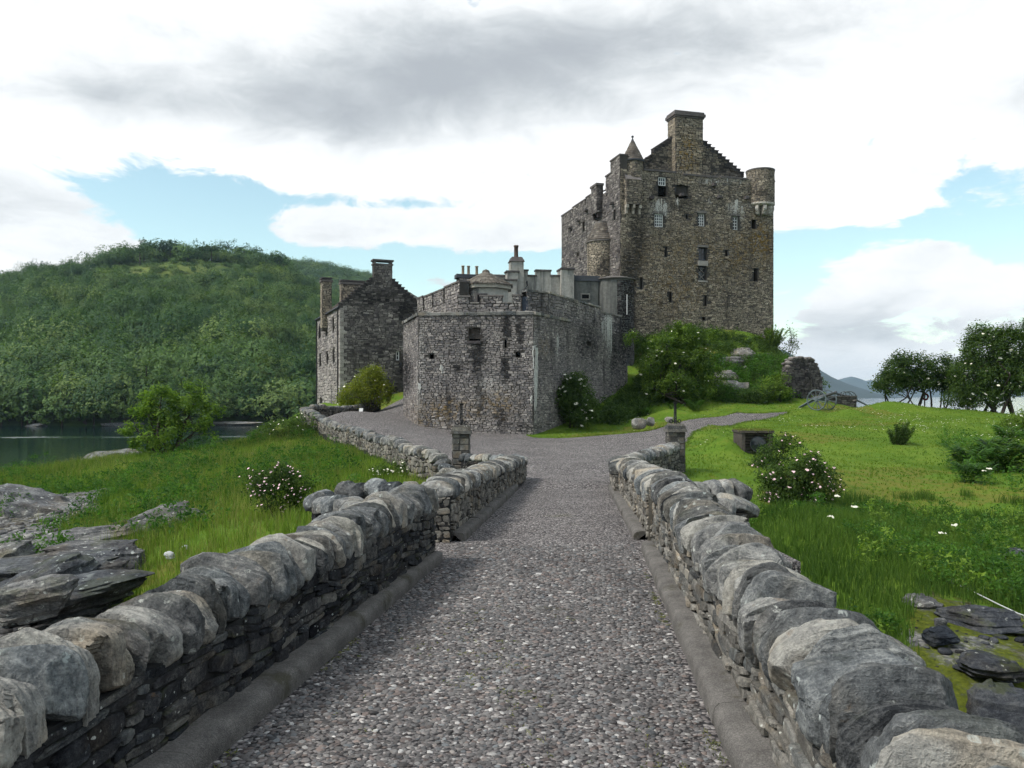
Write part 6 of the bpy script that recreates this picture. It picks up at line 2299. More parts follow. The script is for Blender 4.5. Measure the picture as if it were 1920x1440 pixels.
def crown_points(rng, blobs, density, inner=0.5, seed=0):
    """clump centres over a set of ellipsoids (cx, cy, cz, rx, ry, rz), uneven outline"""
    out = []
    for (cx, cy, cz, rx, ry, rz) in blobs:
        n = max(4, int(density * (rx * ry + ry * rz + rx * rz)))
        d = rng.normal(0, 1, (n, 3))
        d /= np.linalg.norm(d, axis=1)[:, None]
        r = rng.uniform(inner, 1.0, n) ** 0.6 * (1 + 0.22 * fbm(d * 2.2 + seed, 3, seed))
        out.append(np.c_[cx + d[:, 0] * rx * r, cy + d[:, 1] * ry * r, cz + d[:, 2] * rz * r])
    return np.concatenate(out)


def blossoms(mb, rng, P_, size, mat=0):
    """flat-topped flower heads: small domed discs"""
    for p in P_:
        s = size * rng.uniform(0.6, 1.3)
        nrm = np.array([rng.normal(0, 0.4), -0.5 + rng.normal(0, 0.3), 0.8])
        nrm /= np.linalg.norm(nrm)
        t = np.cross(nrm, [1, 0, 0.1])
        t /= np.linalg.norm(t)
        b = np.cross(nrm, t)
        V = [p + nrm * s * 0.3]
        for k in range(7):
            a = k * 2 * math.pi / 7
            V.append(p + (t * math.cos(a) + b * math.sin(a)) * s * rng.uniform(0.7, 1.1))
        mb.add(V, [[0, 1 + k, 1 + (k + 1) % 7] for k in range(7)], mat=mat, smooth=True)


def woody(name, label, cat, base, blobs, leaf_mat, seed, density=26, per=26, leaf=0.16, spread=0.16, stems=3, trunk_r=0.10, flowers=None, flower_size=0.09, group=None,
          aspect=0.45, up=0.55, stem_spread=0.3, petal='petal_white', fl_front=True, limb=26):
    """tree or shrub: branching trunk, leafy crown, optional flower heads"""
    rng = np.random.default_rng(seed)
    root = thing(name, label, cat, base, group)
    base = np.array(base, float)
    bl = [tuple(np.array(b[:3]) + base) + tuple(b[3:]) for b in blobs]
    C = crown_points(rng, bl, density, 0.45, seed)
    C = C[C[:, 2] > base[2] + 0.05]
    cen = np.mean([b[:3] for b in bl], 0)
    mb = MB()
    # stems up to crown centres, then limbs to clumps
    forks = []
    for k in range(stems):
        b = bl[k % len(bl)]
        tgt = np.array(b[:3]) + rng.normal(0, 0.2, 3) * np.array(b[3:])
        st_ = base + np.array([rng.normal(0, stem_spread * 0.4), rng.normal(0, stem_spread * 0.4), -0.15])
        mid = st_ * 0.45 + tgt * 0.55 + rng.normal(0, 0.12, 3) * np.linalg.norm(tgt - st_)
        mid[2] = max(mid[2], base[2] + 0.2)
        pts = [st_, st_ * 0.6 + mid * 0.4 + rng.normal(0, 0.04, 3), mid, tgt]
        rr = trunk_r * rng.uniform(0.7, 1.1)
        mb.tube(pts, [rr, rr * 0.8, rr * 0.6, rr * 0.3], 7)
        forks += [(mid, rr * 0.45), (tgt, rr * 0.3), ((mid + tgt) / 2, rr * 0.4)]
    for _ in range(limb):
        f, r_ = forks[rng.integers(len(forks))]
        c = C[rng.integers(len(C))]
        if np.linalg.norm(c - f) > 2.6 * max(b[3] for b in bl):
            continue
        m_ = (f + c) / 2 + rng.normal(0, 0.08, 3) * np.linalg.norm(c - f)
        mb.tube([f, m_, c], [r_, r_ * 0.6, r_ * 0.2], 5)
    mb.build('trunk', M['bark'], root)
    V, F, W = leaf_quads(rng, C, per, spread, leaf, up=up, centre=cen, aspect=aspect)
    mb = MB()
    mb.add(V, F, wear=W)
    mb.build('crown', M[leaf_mat], root)
    if flowers:
        o = (C - cen)
        sel = C[(o[:, 1] < 0.35 * np.std(o[:, 1])) & (np.linalg.norm(o / (np.std(o, 0) + 1e-6), axis=1) > 1.3)]
        idx = rng.choice(len(sel), min(flowers, len(sel)), replace=False)
        mb = MB()
        p_ = sel[idx] + (sel[idx] - cen) * 0.06 + np.array([0, -0.08, 0.05])
        blossoms(mb, rng, p_, flower_size)
        mb.build('blossom', M[petal], root, 'stuff')
    return root


def base_at(px, py, Y, sink=0.0):
    p = P(px, py, Y)
    return (p.x, p.y, gz(p.x, p.y) - sink)


# white-flowered elder against the bastion
woody('elder_bush', 'round dark elder bush dotted with cream flowers against the bastion corner', 'bush', base_at(1078, 790, 54.5),
      [(0, 0, 2.0, 1.35, 1.2, 1.7), (0.4, -0.3, 1.2, 1.2, 1.0, 1.1), (-0.5, 0, 2.3, 0.8, 0.8, 0.9), (0.2, 0, 3.0, 0.7, 0.7, 0.7)], 'leaf_elder_dark', 1, 34, 30, 0.16, 0.17, 6, 0.05,
      flowers=34, flower_size=0.12, stem_spread=0.8)
# tall elder under the keep
rb_ = np.random.default_rng(202)
eb = [(-1.3, 0, 4.4, 1.3, 1.2, 1.2), (0.6, 0.3, 5.2, 1.1, 1.1, 1.2), (-2.3, -0.2, 2.9, 1.0, 1.0, 1.0), (1.2, -0.3, 3.4, 1.2, 1.1, 1.1), (-0.4, -0.6, 1.6, 1.6, 1.1, 1.1), (2.3, -0.2, 2.0, 1.0, 0.9, 1.0),
      (-2.3, -0.3, 1.1, 1.0, 0.9, 0.8), (1.4, -0.5, 0.9, 1.2, 0.9, 0.8), (-0.2, -0.2, 3.2, 1.1, 1.0, 1.0)]
eb += [(rb_.normal(-0.3, 1.5), rb_.normal(0, 0.5), rb_.uniform(1.0, 6.3), *(rb_.uniform(0.35, 0.7, 3))) for _ in range(16)]
woody('elder_tree', 'tall bushy green elder with cream flowers growing in front of the keep wall', 'tree', base_at(1275, 750, 63.5), eb,
      'leaf_elder', 2, 22, 24, 0.21, 0.17, 7, 0.12, flowers=38, flower_size=0.11, stem_spread=0.9)
# yellow-green bush before the house
woody('rowan_bush', 'yellow-green bush standing behind the curved wall in front of the gabled house', 'bush', (-11.5, 63.5, gz(-11.5, 63.5)),
      [(0.2, 0, 2.4, 1.4, 1.2, 1.3), (-1.0, 0, 1.5, 1.3, 1.1, 1.0), (1.0, 0, 1.9, 1.1, 1.0, 1.0), (0.6, 0, 3.2, 0.9, 0.8, 0.7), (-1.6, 0, 1.0, 0.8, 0.8, 0.6)],
      'leaf_yellow', 3, 26, 26, 0.17, 0.19, 5, 0.06, flowers=8, flower_size=0.08, stem_spread=0.5)
# young ash on the left bank
rb_ = np.random.default_rng(77)
ab = [(-1.2, 0, 2.6, 0.7, 0.7, 0.5), (1.5, 0, 2.9, 0.9, 0.8, 0.5), (0.1, 0, 2.0, 0.9, 0.8, 0.5), (-1.9, 0, 1.5, 0.6, 0.6, 0.35), (2.0, 0, 1.7, 0.7, 0.7, 0.35), (-0.4, 0, 3.4, 0.5, 0.5, 0.35),
      (1.7, 0, 3.8, 0.6, 0.5, 0.3), (2.8, 0, 2.5, 0.6, 0.6, 0.3), (0.2, -0.2, 0.8, 0.9, 0.8, 0.45), (-1.0, -0.2, 0.6, 0.8, 0.6, 0.35), (0.7, 0, 2.9, 0.5, 0.5, 0.35)]
ab += [(rb_.normal(0.3, 1.35), rb_.normal(0, 0.6), rb_.uniform(0.6, 3.7), *(rb_.uniform(0.22, 0.45, 2)), rb_.uniform(0.14, 0.26)) for _ in range(26)]
woody('ash_tree', 'spreading green tree on the grassy bank in front of the loch', 'tree', base_at(308, 850, 45), ab,
      'leaf_ash', 4, 24, 20, 0.20, 0.12, 6, 0.10, stem_spread=0.5, up=0.8, limb=46)
# trees on the lawn's edge to the right
woody('elder_tree', 'multi-stemmed tree leftmost of the clump on the lawn edge, trunks bare against the water', 'tree', base_at(1722, 766, 62),
      [(-1.6, 0, 2.9, 1.2, 1.0, 1.0), (0.0, 0, 3.3, 1.3, 1.0, 1.0), (-2.2, 0, 2.0, 1.2, 1.0, 0.8), (-0.3, 0, 2.2, 1.3, 1.0, 0.8), (-1.3, 0, 3.8, 0.7, 0.7, 0.5), (-2.9, 0, 1.7, 0.6, 0.6, 0.4), (0.6, 0, 1.9, 0.8, 0.7, 0.5)], 'leaf_elder_dark', 5, 32, 26, 0.19, 0.19, 7, 0.10,
      flowers=10, flower_size=0.10, stem_spread=2.2)
woody('elder_tree', 'slim tree in the middle of the clump with forked stems and sky showing through', 'tree', base_at(1765, 766, 62.5),
      [(0.2, 0, 3.2, 0.9, 0.9, 1.1), (0.9, 0, 2.6, 1.0, 0.9, 0.8), (-0.2, 0, 2.3, 0.8, 0.8, 0.6), (0.5, 0, 1.7, 0.8, 0.7, 0.5)], 'leaf_elder_dark', 6, 30, 24, 0.19, 0.19, 4, 0.08, flowers=6, flower_size=0.1, stem_spread=1.0)
woody('elder_tree', 'largest dark tree of the clump at far right, full of cream flowers', 'tree', base_at(1862, 768, 60),
      [(-0.6, 0, 4.6, 1.7, 1.4, 1.7), (1.2, 0, 4.4, 1.6, 1.4, 1.8), (-1.7, 0, 2.8, 1.5, 1.3, 1.3), (0.4, -0.3, 2.6, 2.0, 1.5, 1.5), (2.2, 0, 3.0, 1.5, 1.4, 1.5), (-0.8, 0, 1.3, 1.8, 1.3, 0.9), (-1.0, 0, 5.9, 0.8, 0.8, 0.7),
       (1.0, 0, 5.9, 0.8, 0.8, 0.6), (3.2, 0, 6.2, 1.0, 1.0, 1.0)], 'leaf_elder_dark', 7, 28, 30, 0.20, 0.22, 7, 0.14,
      flowers=70, flower_size=0.12, stem_spread=1.5)
woody('shrub', 'greyish low shrub between the trunks of the clump on the lawn edge', 'shrub', base_at(1790, 765, 60),
      [(0, 0, 0.9, 1.0, 0.8, 0.8), (0.8, 0, 0.6, 0.7, 0.6, 0.5)], 'leaf_rose', 8, 30, 22, 0.14, 0.14, 4, 0.03)
# roses and brambles
woody('rose_bush', 'rounded wild rose bush covered in pale pink flowers on the lawn by the bay wall', 'bush', base_at(1497, 942, 22),
      [(0.15, 0, 0.72, 0.80, 0.7, 0.62), (0.62, 0, 0.62, 0.55, 0.6, 0.5), (-0.45, 0, 0.6, 0.6, 0.55, 0.5), (0.2, 0, 1.15, 0.52, 0.5, 0.36), (-0.3, -0.2, 0.3, 0.8, 0.5, 0.35), (-0.75, 0, 0.9, 0.35, 0.35, 0.3)],
      'leaf_rose', 9, 95, 26, 0.085, 0.085, 6, 0.015, flowers=110, flower_size=0.036, petal='petal_pink', stem_spread=0.5)
woody('rose_bush', 'loose wild rose sprays with pink flowers beside the round floodlight', 'bush', base_at(1455, 872, 27.5),
      [(0, 0, 0.55, 0.6, 0.5, 0.45), (0.5, 0.2, 0.85, 0.5, 0.4, 0.32), (-0.4, 0, 0.4, 0.45, 0.4, 0.35), (-0.5, -0.3, 0.1, 0.5, 0.4, 0.3), (0.1, 0, 1.0, 0.3, 0.3, 0.2)], 'leaf_rose', 10, 80, 20, 0.085, 0.09, 6, 0.014, flowers=30, flower_size=0.036,
      petal='petal_pink', stem_spread=0.6)
woody('rose_bush', 'dark wild rose bush with pink flowers on the left grassy bank', 'bush', base_at(520, 968, 19),
      [(0, 0, 0.62, 0.62, 0.55, 0.55), (-0.4, 0, 0.85, 0.45, 0.42, 0.34), (0.42, 0, 0.8, 0.42, 0.4, 0.36), (0, 0, 1.05, 0.35, 0.3, 0.2)], 'leaf_rose', 11, 110, 24, 0.075, 0.075, 6, 0.012, flowers=90, flower_size=0.030, petal='petal_pink', stem_spread=0.3)
woody('rose_bush', 'low bramble with white flowers against the foot of the curved wall', 'bush', base_at(742, 885, 27),
      [(0, 0, 0.28, 0.7, 0.4, 0.25), (0.5, 0, 0.35, 0.5, 0.4, 0.25), (-0.5, 0, 0.2, 0.4, 0.4, 0.2)], 'leaf_rose', 12, 80, 18, 0.08, 0.08, 5, 0.012, flowers=44, flower_size=0.04, stem_spread=0.6)
woody('flowering_bush', 'white-flowered bush at the right end of the lawn', 'bush', base_at(1905, 815, 43),
      [(0, 0, 0.6, 0.9, 0.8, 0.6), (0.6, 0, 0.9, 0.8, 0.7, 0.6), (-0.5, 0, 0.3, 0.6, 0.6, 0.4)], 'leaf_elder', 13, 50, 22, 0.12, 0.13, 5, 0.03, flowers=40, flower_size=0.07)
woody('bramble_patch', 'dark bramble mass on the bank where the curved wall turns', 'bush', base_at(535, 800, 47),
      [(0, 0, 0.5, 1.3, 0.9, 0.6), (1.1, 0, 0.8, 0.9, 0.8, 0.6), (-1.2, 0, 0.2, 0.8, 0.8, 0.5)], 'leaf_rose', 14, 34, 24, 0.12, 0.13, 5, 0.02, flowers=14, flower_size=0.05)
# small dark bush on the lawn: upright broom-like shoots
def broom(name, label, base, H, R, n, mat, seed, leaf=0.06, bare=0.12):
    rng = np.random.default_rng(seed)
    root = thing(name, label, 'bush', base)
    base = np.array(base)
    tw, C = MB(), []
    for k in range(n):
        a = rng.uniform(0, 2 * math.pi)
        r_ = R * math.sqrt(rng.random())
        tip = base + np.array([math.cos(a) * r_ + 0.12 * H, math.sin(a) * r_, H * rng.uniform(0.6, 1.05) * (1 - 0.3 * (r_ / R) ** 2)])
        st_ = base + np.array([math.cos(a) * r_ * 0.35, math.sin(a) * r_ * 0.35, -0.05])
        tw.tube([st_, (st_ + tip) / 2 + rng.normal(0, 0.03, 3), tip], [0.012, 0.009, 0.003], 4)
        m_ = int(14 * H / 1.0) + 6
        t = rng.uniform(bare, 1, m_)[:, None]
        C.append(st_ * (1 - t) + tip * t)
    tw.build('stems', M['bark'], root, 'stuff')
    C = np.concatenate(C)
    V, F, W = leaf_quads(rng, C, 7, 0.045, leaf, up=0.9, aspect=0.3)
    mb = MB()
    mb.add(V, F, wear=W)
    mb.build('foliage', M[mat], root)


broom('broom_bush', 'small dark upright bush standing alone on the lawn', base_at(1685, 830, 38), 1.15, 0.62, 46, 'leaf_elder_dark', 1, 0.085)
broom('broom_bush', 'dark upright shoots at the foot of the keep corner', (24.3, 75.2, gz(24.3, 75.2)), 2.2, 1.5, 50, 'leaf_elder', 2, 0.14)
# climbers leaning out past the keep corner
woody('elder_bush', 'thin sprigs leaning out past the edge of the keep corner', 'bush', (26.3, 76.3, gz(26.3, 76.3)),
      [(0.2, 0, 1.0, 0.7, 0.6, 0.8), (0.5, 0, 2.2, 0.35, 0.4, 0.7), (0.2, 0, 3.0, 0.2, 0.2, 0.5)], 'leaf_elder_dark', 15, 16, 14, 0.18, 0.2, 3, 0.03)


woody('shrub', 'leafy shrub at the left foot of the ruined wall', 'shrub', base_at(1462, 745, 63.6),
      [(0, 0, 0.8, 0.9, 0.8, 0.7), (-0.7, 0, 1.3, 0.7, 0.7, 0.6), (0.3, 0.3, 1.8, 0.7, 0.6, 0.5), (-1.2, 0, 0.6, 0.8, 0.7, 0.5)], 'leaf_elder', 16, 26, 22, 0.18, 0.15, 5, 0.04)
woody('shrub', 'dark shrub below the lowest outcrop of the keep slope', 'shrub', base_at(1420, 752, 63.2),
      [(0, 0, 0.5, 0.9, 0.7, 0.5), (-0.8, 0, 0.7, 0.7, 0.6, 0.5), (0.7, 0, 0.8, 0.6, 0.6, 0.5)], 'leaf_elder_dark', 17, 28, 22, 0.16, 0.14, 5, 0.03)
woody('shrub', 'bright shrub above the ruined wall on the shoulder of the slope', 'shrub', (26.8, 71.5, gz(26.8, 71.5)),
      [(0, 0, 0.6, 0.9, 0.8, 0.6), (-0.8, 0, 1.0, 0.8, 0.8, 0.6), (0.6, 0, 0.4, 0.7, 0.7, 0.4)], 'leaf_elder', 18, 26, 22, 0.18, 0.15, 5, 0.04)
# ---------------------------------------------------------------- ferns
def fern(label, base, R, n, seed, mat='leaf_fern', name='fern_clump', group=None):
    rng = np.random.default_rng(seed)
    root = thing(name, label, 'fern', base, group)
    base = np.array(base)
    mb = MB()
    Vs, Fs, Ws, cnt = [], [], [], 0
    for k in range(n):
        a = rng.uniform(0, 2 * math.pi)
        L = R * rng.uniform(0.7, 1.25)
        d = np.array([math.cos(a), math.sin(a), 0])
        sd_ = np.array([-d[1], d[0], 0])
        o = base + rng.normal(0, R * 0.22, 3) * np.array([1, 1, 0])
        m_ = 11
        tint = np.clip(rng.normal(0.5, 0.2), 0, 1)
        for i in range(m_):
            t = (i + 0.6) / m_
            c = o + d * L * 0.62 * t + np.array([0, 0, L * (1.75 * t - 1.0 * t * t)])
            w = L * 0.26 * math.sin(math.pi * min(1, t * 0.9 + 0.12))
            for s in (-1, 1):
                tip = c + sd_ * s * w + d * w * 0.35 - np.array([0, 0, w * 0.25])
                e = d * L * 0.040
                Vs.append(np.array([c - e, c + e, tip + e * 0.2, tip - e * 0.2]))
                Ws.append((np.clip(tint + rng.normal(0, 0.1), 0, 1), 0, 0, 0))
    Vs = np.concatenate(Vs)
    mb.add(Vs, np.arange(len(Vs)).reshape(-1, 4), wear=np.array(Ws))
    mb.build('fronds', M[mat], root, 'stuff')


for i, (px, py, Y, R, n, lab) in enumerate([
        (1812, 872, 31, 1.15, 60, 'large leafy fern clump left of the others on the right bank'), (1852, 864, 32.5, 1.3, 60, 'tall dark fern clump in the middle of the right bank'),
        (1895, 884, 31, 1.25, 60, 'wide fern clump at the right picture edge'), (1822, 916, 26.5, 0.75, 50, 'bright small fern clump lowest on the right bank'),
        (1893, 836, 38, 1.1, 44, 'fern clump just below the white-flowered bush'), (1205, 752, 60, 0.8, 30, 'small round fern clump left of the tall elder'),
        (1265, 758, 61.5, 0.9, 26, 'dark ferns under the tall elder'), (1300, 756, 62, 0.9, 24, 'ferns at the right foot of the tall elder')]):
    fern(lab, base_at(px, py, Y), R, n, 40 + i)


# ---------------------------------------------------------------- undergrowth on the crag and by the walls
def mass(name, label, pts, leaf_mat, seed, per=26, leaf=0.17, spread=0.22, up=0.6):
    """ground cover: leaves over many points"""
    rng = np.random.default_rng(seed)
    V, F, W = leaf_quads(rng, np.array(pts), per, spread, leaf, up=up)
    mb = MB()
    mb.add(V, F, wear=W)
    o = mb.build(name, M[leaf_mat], None, 'stuff')
    o['label'] = label
    o['category'] = 'undergrowth'
    return o


rng = np.random.default_rng(77)
def scatter(n, x0, x1, y0, y1, fn=None):
    x = rng.uniform(x0, x1, n)
    y = rng.uniform(y0, y1, n)
    m_ = np.ones(n, bool) if fn is None else fn(x, y)
    x, y = x[m_], y[m_]
    return np.c_[x, y, ground_z(x, y)]


def scrub(n, x0, x1, y0, y1, fn, r0, r1, seed, dens=26):
    """clump centres on many small mounds of scrub"""
    b = scatter(n, x0, x1, y0, y1, fn)
    rr = np.random.default_rng(seed)
    bl = []
    for (x, y, z) in b:
        q_ = rr.uniform(r0, r1)
        bl.append((x, y, z + q_ * rr.uniform(0.1, 0.5), q_ * rr.uniform(.8, 1.3), q_, q_ * rr.uniform(.6, 1.0)))
    C = crown_points(rr, bl, dens, 0.6, seed)
    return C[C[:, 2] > ground_z(C[:, 0], C[:, 1]) - 0.05]


slope = lambda x, y: (x / y * FP + 960 < 1482) & (y < 74.6 + (x - 10) * 0.27) & (y > 62.8 + 0.12 * np.abs(x - 19)) & (fbm(np.c_[x * 0.35, y * 0.35], 3, 61) > -0.42)
mass('undergrowth', 'tangled green scrub covering the rocky slope below the keep', scrub(700, 11, 27, 63.0, 76, slope, 0.28, 0.7, 3, 14), 'leaf_elder_dark', 3, 20, 0.15, 0.13)
mass('undergrowth', 'paler leafy scrub low on the slope by the ruined wall', scrub(200, 15, 27, 63.6, 71, slope, 0.35, 0.8, 5), 'leaf_fern', 8, 20, 0.15, 0.13)
foot = lambda x, y: (x > 2.6 + (y - 52) * 0.53 + 0.25) & (x < 4.4 + (y - 52) * 0.62) & (y > 56.5)
mass('undergrowth', 'dark brambles along the foot of the curtain wall', scrub(700, 4.0, 16, 56, 73, foot, 0.35, 0.85, 4, 20), 'leaf_elder_dark', 4, 14, 0.18, 0.14)
fernbank = lambda x, y: (x / y * FP + 960 > 1775) & (x / y * FP + 960 < 2040) & (x / y * FP + 960 > 1775 + np.maximum(0, 34 - y) * 6) & (fbm(np.c_[x * 0.3, y * 0.3], 2, 7) > -0.25)
mass('undergrowth', 'rounded leafy growth among the fern clumps at the right edge', scrub(120, 14, 30, 24, 41, fernbank, 0.35, 0.75, 21, 24), 'leaf_fern', 22, 14, 0.12, 0.10)
# right bank herbs and long weeds
bank = lambda x, y: (x > 3.1 + (y - 11) * 0.13) & (shore_amount(x, y, ground_z(x, y)) < 0.35) & (x / y * FP + 960 > 1380) & (x / y * FP + 960 < 2060) \
    & (HZ + (EYE - ground_z(x, y)) / y * FP > 962 + 26 * fbm(np.c_[x * 0.6, y * 0.6], 2, 5)) & (fbm(np.c_[x * 0.5, y * 0.5], 3, 6) > -0.12)
mass('weeds', 'lush weeds and nettles on the bank between the lawn and the shore', scrub(1100, 3.2, 17, 11, 24, bank, 0.16, 0.46, 6, 30), 'leaf_fern', 5, 16, 0.075, 0.06)
mass('weeds', 'paler broad-leaved weeds through the nettles on the right bank', scrub(500, 3.2, 17, 11, 24, bank, 0.16, 0.42, 7, 30), 'leaf_ash', 9, 14, 0.09, 0.06)
bk = lambda x, y: (ground_z(x, y) > 2.7) & (fbm(np.c_[x * 0.3, y * 0.3], 3, 15) > 0.02) & (x < -4.5 - np.maximum(0, y - 26) * 0.33)
mass('weeds', 'dark bracken patches along the left grass bank', scrub(800, -30, -3, 16, 47, bk, 0.32, 0.72, 16, 16), 'leaf_fern', 6, 16, 0.11, 0.09)


# ---------------------------------------------------------------- grass
def grass(name, label, XY, h, w, blades, mat, seed, lean=0.35, tintvar=0.22, bend=True):
    rng = np.random.default_rng(seed)
    z = ground_z(XY[:, 0], XY[:, 1])
    n = len(XY)
    c = np.repeat(np.c_[XY, z], blades, 0)
    N = len(c)
    c = c + np.c_[rng.normal(0, h * 0.28, (N, 2)), np.zeros(N)]
    a = rng.uniform(0, 2 * math.pi, N)
    H = h * rng.uniform(0.5, 1.3, N) * np.repeat(rng.uniform(0.7, 1.3, n), blades)
    ln = H * np.abs(rng.normal(0, lean, N))
    d = np.c_[np.cos(a), np.sin(a), np.zeros(N)]
    fa = rng.uniform(0, 2 * math.pi, N)
    s = np.c_[np.cos(fa), np.sin(fa) * 0.5, np.zeros(N)] * (w * 0.5)
    m_ = c + d * (ln * 0.3)[:, None] + np.c_[np.zeros((N, 2)), H * 0.6]
    t = c + d * ln[:, None] + np.c_[np.zeros((N, 2)), H]
    V = np.stack([c - s, c + s, m_ + s * 0.7, m_ - s * 0.7, t], 1).reshape(-1, 3)
    i = np.arange(N)[:, None] * 5
    W = np.zeros((N, 4))
    W[:, 0] = np.clip(0.5 + 0.55 * np.repeat(fbm(XY * 0.35, 3, seed + 9), blades) + rng.normal(0, tintvar, N), 0, 1)
    mb = MB()
    mb.add(V, i + np.array([[0, 1, 2, 3]]), wear=W)
    mb.add(V, i + np.array([[3, 2, 4]]), wear=W)
    o = mb.build(name, M[mat], None, 'stuff')
    o['label'] = label
    o['category'] = 'grass'
    return o


RK = []      # rock footprints to keep clear, filled below
def grass_pts(n, x0, x1, y0, y1, fn, seed):
    r = np.random.default_rng(seed)
    x, y = r.uniform(x0, x1, n), r.uniform(y0, y1, n)
    px = 960 + x / np.maximum(y, 1) * FP
    m_ = (px > -160) & (px < 2080) & ~inside(PLAZA_S, x, y) & fn(x, y)
    return np.c_[x[m_], y[m_]]


ZG = lambda x, y: ground_z(x, y)
left_ok = lambda x, y: (x < np.interp(y, [0, 11, 11.5, 24, 26.2, 32, 39, 46, 49.2, 52], [-3.1, -3.1, -1.6, -1.75, -3.5, -5.2, -7.7, -11, -12.8, -14])) & (shore_amount(x, y, ZG(x, y)) < 0.55) & (ZG(x, y) > 0.8)
XY = grass_pts(32000, -36, -1.5, 12, 52, left_ok, 1)
grass('grass', 'long flowering grass on the left bank down to the loch', XY, 0.28, 0.020, 6, 'blade_long', 1)
XY = grass_pts(14000, -34, -1.5, 14, 52, lambda x, y: left_ok(x, y) & (fbm(np.c_[x * 0.25, y * 0.25], 3, 4) > -0.12), 2)
grass('grass', 'pale seeding grass stems along the top of the left bank', XY, 0.42, 0.012, 5, 'blade_dry', 2)
right_long = lambda x, y: (x > 2.9 + np.maximum(0, y - 11) * 0.13) & (y < 25) & (HZ + (EYE - ZG(x, y)) / y * FP > 955 + 40 * fbm(np.c_[x * 0.5, y * 0.5], 3, 27)) & (shore_amount(x, y, ZG(x, y)) < 0.6)
XY = grass_pts(24000, 2.5, 17, 9, 25, right_long, 3)
grass('grass', 'long lush grass on the bank right of the bridge', XY, 0.24, 0.015, 6, 'blade_lush', 3)
lawn_ok = lambda x, y: (x > np.interp(y, [11, 20, 26, 38, 45, 49, 53, 60, 62], [3.8, 4.4, 5.6, 8.2, 10.4, 1.2, 2.6, 6.6, 8.2])) & (ZG(x, y) > 2.5) & (y < 66) & ~((x > 8.8) & (y > 63.5) & (x < 30))
XY = grass_pts(42000, 1, 42, 18, 66, lawn_ok, 4)
grass('lawn', 'short mown turf of the lawn', XY, 0.07, 0.024, 3, 'blade', 4, 0.6)
# grass creeping over path edges and the gravel border
d_, bx, by = near_poly(PLAZA_S, *(lambda a: (a[:, 0], a[:, 1]))(np.c_[rng.uniform(-15, 22, 60000), rng.uniform(19, 62, 60000)]))
XY = np.c_[bx, by][d_ < 0.25] + rng.normal(0, 0.05, (int((d_ < 0.25).sum()), 2))
XY = XY[(XY[:, 0] > 1.0) | (XY[:, 1] > 60)]
grass('grass', 'turf edge along the gravel', XY, 0.10, 0.014, 5, 'blade', 5, 0.5)
# daisies and white flowers in the lawn
XY = grass_pts(1300, 8, 38, 36, 62, lambda x, y: lawn_ok(x, y) & (fbm(np.c_[x * 0.22, y * 0.22], 2, 21) > 0.05), 6)
mb = MB()
zz = ground_z(XY[:, 0], XY[:, 1]) + 0.075
for (x, y), z in zip(XY, zz):
    s = 0.028
    mb.add([(x - s, y - s, z), (x + s, y - s, z), (x + s, y + s, z + 0.01), (x - s, y + s, z + 0.01)], [[0, 1, 2, 3]])
o = mb.build('daisies', M['petal_white'], None, 'stuff')
o['label'], o['category'] = 'tiny white daisies scattered over the lawn', 'flowers'
# tall umbels and foxglove spikes on the right bank
rngf = np.random.default_rng(12)
for k, (px, py, Y) in enumerate([(1568, 935, 20), (1843, 915, 25), (1855, 905, 25.5), (1555, 985, 16.5), (1788, 993, 17), (1600, 960, 18), (1395, 945, 19), (1765, 1000, 16)]):
    b = base_at(px, py, Y)
    hgt = rngf.uniform(0.45, 0.7)
    root = thing('umbel_flower', ['white umbel flower at the lawn edge below the rose bush', 'upper white umbel beside the lowest fern clump', 'white umbel just above another beside the ferns', 'cream umbel in the weeds near the parapet',
                                  'pale umbel among weeds in the middle of the right bank', 'small white umbel on the lawn above the weeds', 'white umbel by the end of the bay wall', 'cream umbel low in the weeds'][k], 'flower', b, 'umbel flowers on the right bank')
    mb = MB()
    mb.tube([b, (b[0] + 0.02, b[1], b[2] + hgt * 0.6), (b[0] + 0.03, b[1], b[2] + hgt)], [0.008, 0.006, 0.004], 5)
    mb.build('stem', M['blade_long'], root)
    mb = MB()
    blossoms(mb, rngf, [np.array((b[0] + 0.03 + rngf.normal(0, 0.035), b[1] + rngf.normal(0, 0.035), b[2] + hgt + 0.01)) for _ in range(7)], 0.032)
    mb.build('flower_head', M['petal_white'], root, 'stuff')

# ---------------------------------------------------------------- woodland across the loch
def proto_round(seed, n=150, pale=False):
    r = np.random.default_rng(seed)
    bl = [(r.normal(0, .28), r.normal(0, .28), 0.52 + r.normal(0, .12), r.uniform(.26, .42), r.uniform(.26, .42), r.uniform(.24, .36)) for _ in range(5)]
    bl += [(r.normal(0, .34), r.normal(0, .34), r.uniform(0.25, 0.85), *(r.uniform(.10, .2, 3))) for _ in range(9)]
    C = crown_points(r, bl, 120, 0.85, seed)
    C = C[C[:, 2] > 0.08]
    return leaf_quads(r, C, 5, 0.026, 0.056, up=0.5, centre=(0, 0, 0.35), out=1.2, aspect=0.75, tint=np.clip(r.normal(0.5, 0.10, len(C)), 0, 1), tvar=0.08, rnd=0.40)


def proto_cone(seed, n=120):
    r = np.random.default_rng(seed)
    h = r.uniform(0.08, 1.0, 300) ** 1.2
    a = r.uniform(0, 2 * math.pi, 300)
    rad = 0.27 * (1 - h) * r.uniform(0.6, 1.05, 300) + 0.012
    C = np.c_[rad * np.cos(a), rad * np.sin(a), h]
    return leaf_quads(r, C, 4, 0.022, 0.065, up=0.3, centre=(0, 0, 0.4), out=0.7, aspect=0.6, tvar=0.12)


